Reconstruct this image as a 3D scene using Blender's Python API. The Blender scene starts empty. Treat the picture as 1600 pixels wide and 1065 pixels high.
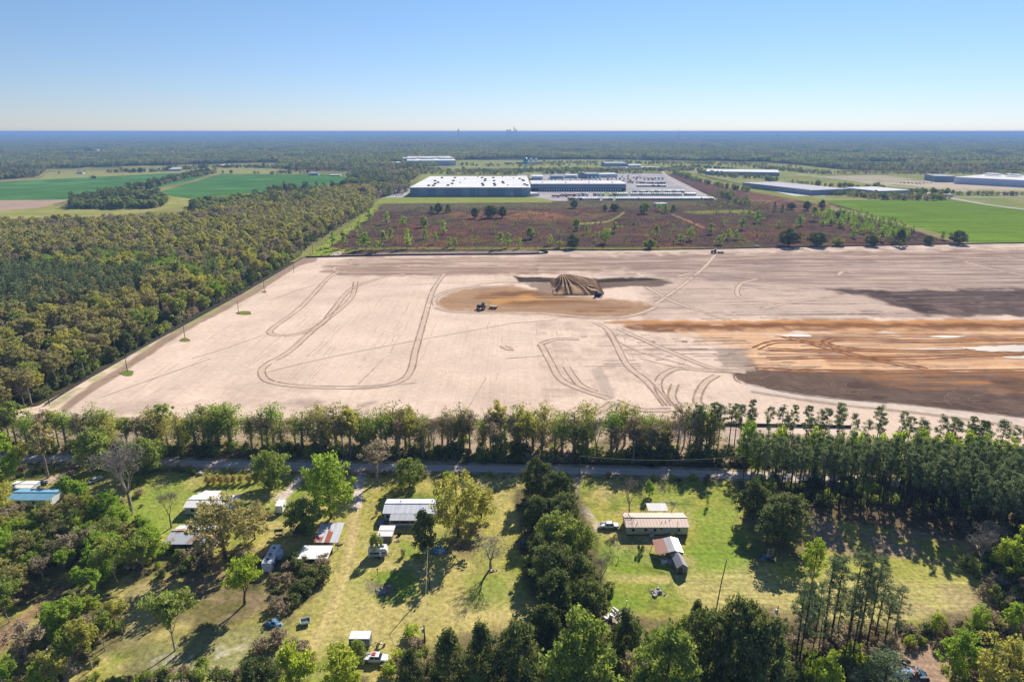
import bpy, bmesh, math, random
import numpy as np
from mathutils import Vector, Matrix
random.seed(7)
RS = np.random.RandomState(11)
C = bpy.context.scene.collection
scene = bpy.context.scene
R = math.radians

# ------------------------------------------------------------------ camera, sky, sun, exposure
H, F, PITCH = 115.0, 1067.0, R(17.05)
cam_d = bpy.data.cameras.new('camera'); cam = bpy.data.objects.new('camera', cam_d); C.objects.link(cam)
cam.location = (0, 0, H); cam.rotation_euler = (R(90) - PITCH, 0, 0)
cam_d.sensor_fit = 'HORIZONTAL'; cam_d.sensor_width = 36; cam_d.lens = 24
cam_d.clip_start = 1; cam_d.clip_end = 200000
scene.camera = cam
SUN_EL, SUN_AZ = 32.0, 24.0          # azimuth to the right of straight ahead (+Y)
world = bpy.data.worlds.new('World'); scene.world = world; world.use_nodes = True
wn = world.node_tree.nodes; wl = world.node_tree.links
sky = wn.new('ShaderNodeTexSky'); sky.sky_type = 'NISHITA'; sky.sun_disc = False
sky.sun_elevation = R(SUN_EL); sky.sun_rotation = R(SUN_AZ)
sky.altitude = 1200; sky.air_density = 1.0; sky.dust_density = 0.0; sky.ozone_density = 1.2
bgn = wn['Background']; bgn.inputs['Strength'].default_value = 0.064
tint = wn.new('ShaderNodeMix'); tint.data_type = 'RGBA'; tint.blend_type = 'MULTIPLY'; tint.inputs[0].default_value = 1
tcw = wn.new('ShaderNodeTexCoord'); sep = wn.new('ShaderNodeSeparateXYZ'); wl.new(tcw.outputs['Generated'], sep.inputs[0])
crw = wn.new('ShaderNodeValToRGB'); ew = crw.color_ramp.elements; ew[0].position = 0; ew[0].color = (.55, .60, .86, 1); ew[1].position = .16; ew[1].color = (.62, .735, .90, 1)
wl.new(sep.outputs[2], crw.inputs[0]); wl.new(crw.outputs[0], tint.inputs[7])
wl.new(sky.outputs[0], tint.inputs[6]); wl.new(tint.outputs[2], bgn.inputs[0])
sd = bpy.data.lights.new('sun', 'SUN'); sun = bpy.data.objects.new('sun', sd); C.objects.link(sun)
sd.energy = 4.2; sd.angle = R(0.5); sd.color = (1.0, 0.93, 0.82)
sdir = Vector((math.sin(R(SUN_AZ)) * math.cos(R(SUN_EL)), math.cos(R(SUN_AZ)) * math.cos(R(SUN_EL)), math.sin(R(SUN_EL))))
sun.rotation_euler = sdir.to_track_quat('Z', 'Y').to_euler()
sun.location = (0, 0, 400)
scene.view_settings.view_transform = 'Standard'; scene.view_settings.look = 'None'
scene.view_settings.exposure = 0.95; scene.view_settings.gamma = 1; scene.view_settings.use_curve_mapping = False
scene.cycles.max_bounces = 6; scene.cycles.diffuse_bounces = 3; scene.cycles.glossy_bounces = 2
scene.cycles.transmission_bounces = 4; scene.cycles.volume_bounces = 0; scene.cycles.transparent_max_bounces = 6

# ------------------------------------------------------------------ survey: measured photo points to places on flat ground
cP, sP = math.cos(PITCH), math.sin(PITCH)
def gp(px, py, z=0.0):
    dx, dy = (px - 800) / F, (532.5 - py) / F
    d = (dx, cP + dy * sP, -sP + dy * cP)
    t = (H - z) / -d[2]
    return Vector((d[0] * t, d[1] * t, z))
def gpa(P):
    P = np.asarray(P, float); dx = (P[:, 0] - 800) / F; dy = (532.5 - P[:, 1]) / F
    t = H / (sP - dy * cP)
    return np.stack([dx * t, (cP + dy * sP) * t], 1)
def pxa(X, Y, Z=0.0):
    zz = Y * cP - (Z - H) * sP; up = Y * sP + (Z - H) * cP
    zz = np.maximum(zz, 1.0)
    return 800 + F * X / zz, 532.5 - F * up / zz
def mpp(px, py):                                   # metres per photo pixel at that ground point
    g = gp(px, py); return (g.y * cP + H * sP) / F
def height_to(px, py, ty):                         # height of an upright thing from its foot to photo row ty
    g = gp(px, py); a = PITCH - math.atan((532.5 - ty) / F)
    return H - g.y * math.tan(a)

# ------------------------------------------------------------------ noise for laying out soil colours
def vnoise(x, y, seed=0):
    xi = np.floor(x).astype(np.int64); yi = np.floor(y).astype(np.int64); fx = x - xi; fy = y - yi
    fx = fx * fx * (3 - 2 * fx); fy = fy * fy * (3 - 2 * fy)
    def h(a, b):
        n = (a * 374761393 + b * 668265263 + seed * 974634777) & 0xFFFFFFFF
        n = ((n ^ (n >> 13)) * 1274126177) & 0xFFFFFFFF
        return ((n ^ (n >> 16)) & 0xFFFF) / 65535.0
    return (h(xi, yi) * (1 - fx) + h(xi + 1, yi) * fx) * (1 - fy) + (h(xi, yi + 1) * (1 - fx) + h(xi + 1, yi + 1) * fx) * fy
def fnoise(x, y, seed=0, o=4):
    s = 0; a = .5
    for k in range(o):
        s = s + a * vnoise(x * 2 ** k, y * 2 ** k, seed + k * 17); a *= .5
    return s / (1 - .5 ** o)
def inside(x, y, poly):
    c = np.zeros(x.shape, bool); n = len(poly)
    for i in range(n):
        x1, y1 = poly[i]; x2, y2 = poly[(i + 1) % n]
        if y1 == y2: continue
        m = ((y1 > y) != (y2 > y)) & (x < (x2 - x1) * (y - y1) / (y2 - y1) + x1)
        c ^= m
    return c
def segdist(x, y, pts, closed=False):
    best = np.full(x.shape, 1e9); bx = x.copy(); by = y.copy()
    n = len(pts); rng = range(n if closed else n - 1)
    for i in rng:
        x1, y1 = pts[i]; x2, y2 = pts[(i + 1) % n]; dx, dy = x2 - x1, y2 - y1
        t = np.clip(((x - x1) * dx + (y - y1) * dy) / max(dx * dx + dy * dy, 1e-9), 0, 1)
        qx = x1 + t * dx; qy = y1 + t * dy; d = np.hypot(x - qx, y - qy); m = d < best
        best = np.where(m, d, best); bx = np.where(m, qx, bx); by = np.where(m, qy, by)
    return best, bx, by
def spl(pts, k=6):                                  # smooth curve through points
    pts = [np.array(p, float) for p in pts]; out = []
    for i in range(len(pts) - 1):
        p0 = pts[max(i - 1, 0)]; p1 = pts[i]; p2 = pts[i + 1]; p3 = pts[min(i + 2, len(pts) - 1)]
        for j in range(k):
            t = j / k
            out.append(.5 * ((2 * p1) + (-p0 + p2) * t + (2 * p0 - 5 * p1 + 4 * p2 - p3) * t * t + (-p0 + 3 * p1 - 3 * p2 + p3) * t ** 3))
    out.append(pts[-1]); return out

# ------------------------------------------------------------------ tagging
def T(o, label, cat, group=None):
    o['label'] = label; o['category'] = cat
    if group: o['group'] = group
    return o
def S(o, kind='structure'):
    o['kind'] = kind; return o

# ------------------------------------------------------------------ materials
def newmat(name):
    m = bpy.data.materials.new(name); m.use_nodes = True
    return m, m.node_tree.nodes, m.node_tree.links, m.node_tree.nodes['Principled BSDF']
def noise_node(n, l, scale, detail=4, vec=None, rough=.55, stretch=None, coord='Object'):
    t = n.new('ShaderNodeTexNoise'); t.inputs['Scale'].default_value = scale; t.inputs['Detail'].default_value = detail
    t.inputs['Roughness'].default_value = rough
    if vec is None:
        tc = n.new('ShaderNodeTexCoord'); vec = tc.outputs[coord]
    if stretch:
        mp = n.new('ShaderNodeMapping'); mp.inputs['Scale'].default_value = stretch; l.new(vec, mp.inputs[0]); vec = mp.outputs[0]
    l.new(vec, t.inputs['Vector']); return t
def ramp(n, l, fac, stops):
    r = n.new('ShaderNodeValToRGB'); e = r.color_ramp.elements
    while len(e) < len(stops): e.new(.5)
    for i, (p, c) in enumerate(stops):
        e[i].position = p; e[i].color = tuple(c) + (1,) if len(c) == 3 else c
    l.new(fac, r.inputs[0]); return r
def mixc(n, l, fac, a, b, blend='MIX'):
    m = n.new('ShaderNodeMix'); m.data_type = 'RGBA'; m.blend_type = blend
    for s, v in ((m.inputs[0], fac), (m.inputs[6], a), (m.inputs[7], b)):
        if isinstance(v, (int, float)): s.default_value = v
        elif isinstance(v, (tuple, list)): s.default_value = tuple(v) + (1,) if len(v) == 3 else v
        else: l.new(v, s)
    return m.outputs[2]
MC = {}
def mat(name, c, c2=None, scale=1.5, rough=.7, metal=0., stretch=None, bump=0., lo=.35, hi=.65, detail=4):
    if name in MC: return MC[name]
    m, n, l, b = newmat(name)
    if c2 is None: c2 = tuple(v * .78 for v in c)
    t = noise_node(n, l, scale, detail, stretch=stretch)
    r = ramp(n, l, t.outputs[0], [(lo, c), (hi, c2)])
    l.new(r.outputs[0], b.inputs['Base Color']); b.inputs['Roughness'].default_value = rough; b.inputs['Specular IOR Level'].default_value = 0 if rough >= .9 else .4; b.inputs['Metallic'].default_value = metal
    if bump:
        bp = n.new('ShaderNodeBump'); bp.inputs['Strength'].default_value = bump; bp.inputs['Distance'].default_value = .1
        l.new(t.outputs[0], bp.inputs['Height']); l.new(bp.outputs[0], b.inputs['Normal'])
    MC[name] = m; return m
def leafmat(name, c, c2, trans=.35, var=.5, big=.0):
    """foliage: colour differs from tree to tree and from leaf clump to leaf clump; lets light through"""
    m, n, l, b = newmat(name); n.remove(b)
    oi = n.new('ShaderNodeObjectInfo'); ge = n.new('ShaderNodeNewGeometry')
    base = mixc(n, l, oi.outputs['Random'], c, c2)
    vn = noise_node(n, l, .45, 2, vec=ge.outputs['Position'])
    mr = n.new('ShaderNodeMapRange'); l.new(vn.outputs[0], mr.inputs[0]); mr.inputs[1].default_value = .3; mr.inputs[2].default_value = .7
    mr.inputs[3].default_value = 1 - var * .5; mr.inputs[4].default_value = 1 + var * .5
    mr2 = n.new('ShaderNodeMapRange'); l.new(ge.outputs['Random Per Island'], mr2.inputs[0])
    mr2.inputs[3].default_value = 1 - var * .45; mr2.inputs[4].default_value = 1 + var * .45
    mu = n.new('ShaderNodeMath'); mu.operation = 'MULTIPLY'; l.new(mr.outputs[0], mu.inputs[0]); l.new(mr2.outputs[0], mu.inputs[1])
    cc = n.new('ShaderNodeCombineXYZ')
    for k in range(3): l.new(mu.outputs[0], cc.inputs[k])
    col = mixc(n, l, 1.0, base, cc.outputs[0], 'MULTIPLY')
    d = n.new('ShaderNodeBsdfDiffuse'); t = n.new('ShaderNodeBsdfTranslucent'); mx = n.new('ShaderNodeMixShader')
    hs = mixc(n, l, 1.0, col, (1.15, 1.12, .72), 'MULTIPLY')
    l.new(col, d.inputs[0]); l.new(hs, t.inputs[0]); mx.inputs[0].default_value = trans
    l.new(d.outputs[0], mx.inputs[1]); l.new(t.outputs[0], mx.inputs[2]); l.new(mx.outputs[0], n['Material Output'].inputs[0])
    MC[name] = m; return m
def soilmat(name, rows=.12, fine=.25, scale=1.0, hstreak=True, bump=.3):
    """colour laid out in the 'soil' attribute, broken up by furrow streaks and grain"""
    m, n, l, b = newmat(name)
    at = n.new('ShaderNodeAttribute'); at.attribute_name = 'soil'
    a2 = n.new('ShaderNodeAttribute'); a2.attribute_name = 'streak'
    tc = n.new('ShaderNodeTexCoord').outputs['Object']
    s1 = noise_node(n, l, 1, 3, tc, stretch=(.9 * scale, .012 * scale, 1)); s2 = noise_node(n, l, 1, 4, tc, stretch=(.012 * scale, .5 * scale, 1))
    g = noise_node(n, l, .35 * scale, 8, tc, .7)
    g2 = noise_node(n, l, .03 * scale, 5, tc, .6)
    mf = n.new('ShaderNodeMix'); mf.data_type = 'FLOAT'; l.new(a2.outputs['Fac'], mf.inputs[0]); l.new(s1.outputs[0], mf.inputs[2]); l.new(s2.outputs[0], mf.inputs[3])
    def rng(x, amt):
        r = n.new('ShaderNodeMapRange'); l.new(x, r.inputs[0]); r.inputs[1].default_value = .3; r.inputs[2].default_value = .7
        r.inputs[3].default_value = 1 - amt; r.inputs[4].default_value = 1 + amt; return r.outputs[0]
    rr = n.new('ShaderNodeMath'); rr.operation = 'MULTIPLY_ADD'; l.new(a2.outputs['Fac'], rr.inputs[0]); rr.inputs[1].default_value = rows * 3.2; rr.inputs[2].default_value = rows
    r = n.new('ShaderNodeMapRange'); l.new(mf.outputs[0], r.inputs[0]); r.inputs[1].default_value = .3; r.inputs[2].default_value = .7
    sb = n.new('ShaderNodeMath'); sb.operation = 'SUBTRACT'; sb.inputs[0].default_value = 1; l.new(rr.outputs[0], sb.inputs[1]); l.new(sb.outputs[0], r.inputs[3])
    ad = n.new('ShaderNodeMath'); ad.operation = 'ADD'; ad.inputs[0].default_value = 1; l.new(rr.outputs[0], ad.inputs[1]); l.new(ad.outputs[0], r.inputs[4])
    p = n.new('ShaderNodeMath'); p.operation = 'MULTIPLY'; l.new(r.outputs[0], p.inputs[0]); l.new(rng(g.outputs[0], fine), p.inputs[1])
    q = n.new('ShaderNodeMath'); q.operation = 'MULTIPLY'; l.new(p.outputs[0], q.inputs[0]); l.new(rng(g2.outputs[0], .12), q.inputs[1])
    cc = n.new('ShaderNodeCombineXYZ')
    for k in range(3): l.new(q.outputs[0], cc.inputs[k])
    l.new(mixc(n, l, 1.0, at.outputs['Color'], cc.outputs[0], 'MULTIPLY'), b.inputs['Base Color'])
    b.inputs['Roughness'].default_value = .95; b.inputs['Specular IOR Level'].default_value = 0
    bp = n.new('ShaderNodeBump'); bp.inputs['Strength'].default_value = bump; bp.inputs['Distance'].default_value = .3
    l.new(g.outputs[0], bp.inputs['Height']); l.new(bp.outputs[0], b.inputs['Normal'])
    MC[name] = m; return m

# ------------------------------------------------------------------ mesh building
class MB:
    def __init__(s): s.v = []; s.f = []; s.m = []
    def add(s, vs, fs, mi=0, M=None):
        o = len(s.v)
        s.v += [tuple(M @ Vector(v)) for v in vs] if M is not None else [tuple(v) for v in vs]
        s.f += [tuple(i + o for i in f) for f in fs]; s.m += [mi] * len(fs); return s
    def box(s, c, d, mi=0, M=None, top=None):
        x, y, z = c; a, b, h = d[0] / 2, d[1] / 2, d[2] / 2
        ta, tb = (a, b) if top is None else (top[0] / 2, top[1] / 2)
        vs = [(x - a, y - b, z - h), (x + a, y - b, z - h), (x + a, y + b, z - h), (x - a, y + b, z - h),
              (x - ta, y - tb, z + h), (x + ta, y - tb, z + h), (x + ta, y + tb, z + h), (x - ta, y + tb, z + h)]
        return s.add(vs, [(3, 2, 1, 0), (4, 5, 6, 7), (0, 1, 5, 4), (1, 2, 6, 5), (2, 3, 7, 6), (3, 0, 4, 7)], mi, M)
    def tube(s, pts, rad, k=6, mi=0, cap=True):
        pts = [Vector(p) for p in pts]; rad = [rad] * len(pts) if isinstance(rad, (int, float)) else rad
        o = len(s.v); N = len(pts)
        for i, p in enumerate(pts):
            d = (pts[min(i + 1, N - 1)] - pts[max(i - 1, 0)])
            d = d.normalized() if d.length > 1e-6 else Vector((0, 0, 1))
            a = d.orthogonal().normalized(); b = d.cross(a)
            for j in range(k):
                t = 2 * math.pi * j / k; s.v.append(tuple(p + (a * math.cos(t) + b * math.sin(t)) * rad[i]))
        for i in range(N - 1):
            for j in range(k):
                s.f.append((o + i * k + j, o + i * k + (j + 1) % k, o + (i + 1) * k + (j + 1) % k, o + (i + 1) * k + j)); s.m.append(mi)
        if cap:
            s.f.append(tuple(o + j for j in reversed(range(k)))); s.m.append(mi)
            s.f.append(tuple(o + (N - 1) * k + j for j in range(k))); s.m.append(mi)
        return s
    def prism(s, prof, x0, x1, mi=0, M=None, axis='x', inset=0):
        """profile of (a, z) pairs in the y-z plane (axis x) or x-z plane (axis y), extruded"""
        n = len(prof)
        f = (lambda t, p: (t, p[0], p[1])) if axis == 'x' else (lambda t, p: (p[0], t, p[1]))
        vs = [f(x0, p) for p in prof] + [f(x1, p) for p in prof]
        fs = [tuple(range(n)), tuple(reversed(range(n, 2 * n)))] + [(i, (i + 1) % n, n + (i + 1) % n, n + i)[::-1] for i in range(n)]
        return s.add(vs, fs, mi, M)
    def mesh(s, name, mats, smooth=False):
        me = bpy.data.meshes.new(name); me.from_pydata(s.v, [], s.f)
        for m in (mats if isinstance(mats, (list, tuple)) else [mats]): me.materials.append(m)
        me.polygons.foreach_set('material_index', s.m)
        if smooth: me.polygons.foreach_set('use_smooth', [True] * len(s.f))
        bm = bmesh.new(); bm.from_mesh(me); bmesh.ops.recalc_face_normals(bm, faces=bm.faces); bm.to_mesh(me); bm.free()
        me.update(); return me
    def obj(s, name, mats, parent=None, smooth=False, bevel=0):
        o = bpy.data.objects.new(name, s.mesh(name, mats, smooth)); C.objects.link(o)
        if parent is not None: o.parent = parent
        if bevel:
            b = o.modifiers.new('bevel', 'BEVEL'); b.width = bevel; b.segments = 2; b.limit_method = 'ANGLE'
        return o
def empty(name, loc, rz=0, label=None, cat=None, group=None):
    o = bpy.data.objects.new(name, None); C.objects.link(o); o.location = loc; o.rotation_euler = (0, 0, rz)
    o.empty_display_size = .5
    if label: T(o, label, cat, group)
    return o
def link(name, me, parent=None, loc=(0, 0, 0), rz=0, sc=(1, 1, 1)):
    o = bpy.data.objects.new(name, me); C.objects.link(o); o.location = loc; o.rotation_euler = (0, 0, rz); o.scale = sc
    if parent is not None: o.parent = parent
    return o
def clone(root, loc, rz, label=None, group=None):
    r = root.copy(); C.objects.link(r); r.location = loc; r.rotation_euler = (0, 0, rz)
    if label: r['label'] = label
    if group: r['group'] = group
    for ch in list(root.children):
        c = ch.copy(); C.objects.link(c); c.parent = r
        for g in list(ch.children):
            d = g.copy(); C.objects.link(d); d.parent = c
    return r

# ------------------------------------------------------------------ ground sheets
def sheet(name, poly, step, z, base, shapes=(), mt=None, streak=0., relief=None, wob=1.5):
    """a level sheet over the outline poly (photo survey points), with soil colours laid out over it"""
    W = gpa(poly); x0, y0 = W.min(0); x1, y1 = W.max(0)
    # rows open out with distance
    ys = [y0]
    while ys[-1] < y1: ys.append(ys[-1] + step * max(1, ys[-1] / 260))
    ys = np.array(ys); nx = int((x1 - x0) / (step * max(1, y0 / 260))) + 2
    xs = np.linspace(x0, x1, nx); X, Y = np.meshgrid(xs, ys)
    px, py = X.copy(), Y.copy()
    ins = inside(X, Y, [tuple(w) for w in W])
    cell = ins[:-1, :-1] | ins[1:, :-1] | ins[:-1, 1:] | ins[1:, 1:]
    d, bx, by = segdist(X, Y, [tuple(w) for w in W], True)
    X = np.where(ins, X, bx); Y = np.where(ins, Y, by)
    idx = np.arange(X.size).reshape(X.shape); use = np.zeros(X.shape, bool)
    a, b = np.nonzero(cell)
    for da, db in ((0, 0), (0, 1), (1, 1), (1, 0)): use[a + da, b + db] = True
    new = -np.ones(X.size, int); u = use.ravel(); new[u] = np.arange(u.sum())
    fs = np.stack([new[idx[a, b]], new[idx[a, b + 1]], new[idx[a + 1, b + 1]], new[idx[a + 1, b]]], 1)
    vx, vy = X.ravel()[u], Y.ravel()[u]
    Z = np.full(vx.shape, z, float)
    if relief is not None: Z = Z + relief(vx, vy)
    me = bpy.data.meshes.new(name); me.vertices.add(len(vx)); me.vertices.foreach_set('co', np.stack([vx, vy, Z], 1).ravel())
    me.loops.add(fs.size); me.loops.foreach_set('vertex_index', fs.ravel()); me.polygons.add(len(fs))
    me.polygons.foreach_set('loop_start', np.arange(len(fs)) * 4); me.polygons.foreach_set('loop_total', np.full(len(fs), 4))
    me.update(calc_edges=True)
    col, st = soil(vx, vy, base, shapes, streak, wob)
    ca = me.color_attributes.new('soil', 'FLOAT_COLOR', 'POINT'); ca.data.foreach_set('color', np.concatenate([col, np.ones((len(col), 1))], 1).ravel())
    sa = me.attributes.new('streak', 'FLOAT', 'POINT'); sa.data.foreach_set('value', st)
    me.materials.append(mt); o = bpy.data.objects.new(name, me); C.objects.link(o); S(o); return o
def soil(vx, vy, base, shapes, streak, wob):
    qx, qy = pxa(vx, vy); col = np.tile(np.array(base, float), (len(vx), 1)); st = np.full(len(vx), float(streak))
    w1 = (fnoise(vx / 9, vy / 9, 3) - .5) * 2; w2 = fnoise(vx / 45, vy / 4.0, 9); w3 = fnoise(vx / 5, vy / 5, 21)
    for sh in shapes:
        kind, pts, c, k, fe = sh[:5]; ex = sh[5] if len(sh) > 5 else {}
        pts = [(float(p[0]), float(p[1])) for p in pts]
        if kind == 'poly':
            d, _, _ = segdist(qx, qy, pts, True); d = np.where(inside(qx, qy, pts), d, -d)
            d = d + w1 * fe * wob
            m = np.clip(d / fe * .5 + .5, 0, 1)
        elif kind == 'line':
            w = ex.get('w', 3.); pts = [tuple(p) for p in spl(pts)]
            d, _, _ = segdist(qx, qy, pts); m = np.clip((w + w1 * w * .35 - d) / fe + .5, 0, 1)
        elif kind == 'all': m = np.ones(len(vx))
        m = m * m * (3 - 2 * m) * k
        if 'hs' in ex: m = m * np.clip((w2 - .5) * ex['hs'] + .6, 0, 1)
        if 'nz' in ex:
            nn = fnoise(vx / ex.get('ns', 12), vy / ex.get('ns', 12), ex.get('seed', 5)); m = m * np.clip((nn - ex['nz']) * 6, 0, 1)
        col += (np.array(c, float) - col) * m[:, None]
        if 'st' in ex: st += (ex['st'] - st) * np.clip(m * 1.5, 0, 1)
    return col, st
def ribbon(name, lines, width, z, mt, wav=.15, closed=False, kind=True, step=3.0):
    """strips of even width laid along surveyed lines on the ground; one mesh"""
    mb = MB()
    for ln in lines:
        P = gpa(spl(ln, 8)); Q = [P[0]]
        for p in P[1:]:
            if np.hypot(*(p - Q[-1])) > step * .5: Q.append(p)
        Q = np.array(Q)
        if len(Q) < 2: continue
        tg = np.gradient(Q, axis=0); tg /= np.maximum(np.hypot(tg[:, 0], tg[:, 1])[:, None], 1e-6); nr = np.stack([-tg[:, 1], tg[:, 0]], 1)
        wl_ = width * (1 + wav * (RS.rand(len(Q)) - .5) * 2); wr = width * (1 + wav * (RS.rand(len(Q)) - .5) * 2)
        A = Q + nr * wl_[:, None] / 2; B = Q - nr * wr[:, None] / 2; n = len(Q)
        vs = [(a[0], a[1], z) for a in A] + [(b[0], b[1], z) for b in B]
        mb.add(vs, [(n + i, n + i + 1, i + 1, i) for i in range(n - 1)])
    o = mb.obj(name, mt)
    return S(o) if kind else o
# ------------------------------------------------------------------ the ground
M_soil = soilmat('graded_soil', rows=.055, fine=.13, scale=1.0)
M_lawn = soilmat('mown_grass', rows=.06, fine=.5, scale=2.2, bump=.6)
M_scrub = soilmat('dry_scrub', rows=.08, fine=.45, scale=.6, bump=.5)
M_crop = soilmat('green_crop', rows=.10, fine=.14, scale=.4)
M_yard = soilmat('paved_yard', rows=.03, fine=.12, scale=.5)
def ground_mat():
    m, n, l, b = newmat('woodland_ground')
    tc = n.new('ShaderNodeTexCoord').outputs['Object']
    a = noise_node(n, l, .004, 6, tc, .6); c = noise_node(n, l, .12, 6, tc, .65)
    r1 = ramp(n, l, a.outputs[0], [(.35, (.045, .055, .022)), (.5, (.075, .07, .035)), (.65, (.05, .045, .03))])
    r2 = ramp(n, l, c.outputs[0], [(.35, (.55, .55, .55)), (.7, (1.5, 1.4, 1.2))])
    l.new(mixc(n, l, 1.0, r1.outputs[0], r2.outputs[0], 'MULTIPLY'), b.inputs['Base Color']); b.inputs['Roughness'].default_value = .95; b.inputs['Specular IOR Level'].default_value = 0
    return m
mb = MB(); N = 192; rr = [0, 500, 2500, 9000, 25000, 70000]
vs = [(0, 0, 0)]
for r_ in rr[1:]: vs += [(r_ * math.cos(2 * math.pi * i / N), r_ * math.sin(2 * math.pi * i / N), 0) for i in range(N)]
fs = [(0, 1 + i, 1 + (i + 1) % N) for i in range(N)]
for k in range(4): fs += [(1 + k * N + i, 1 + (k + 1) * N + i, 1 + (k + 1) * N + (i + 1) % N, 1 + k * N + (i + 1) % N) for i in range(N)]
mb.add(vs, fs); S(mb.obj('ground', ground_mat()))

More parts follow.
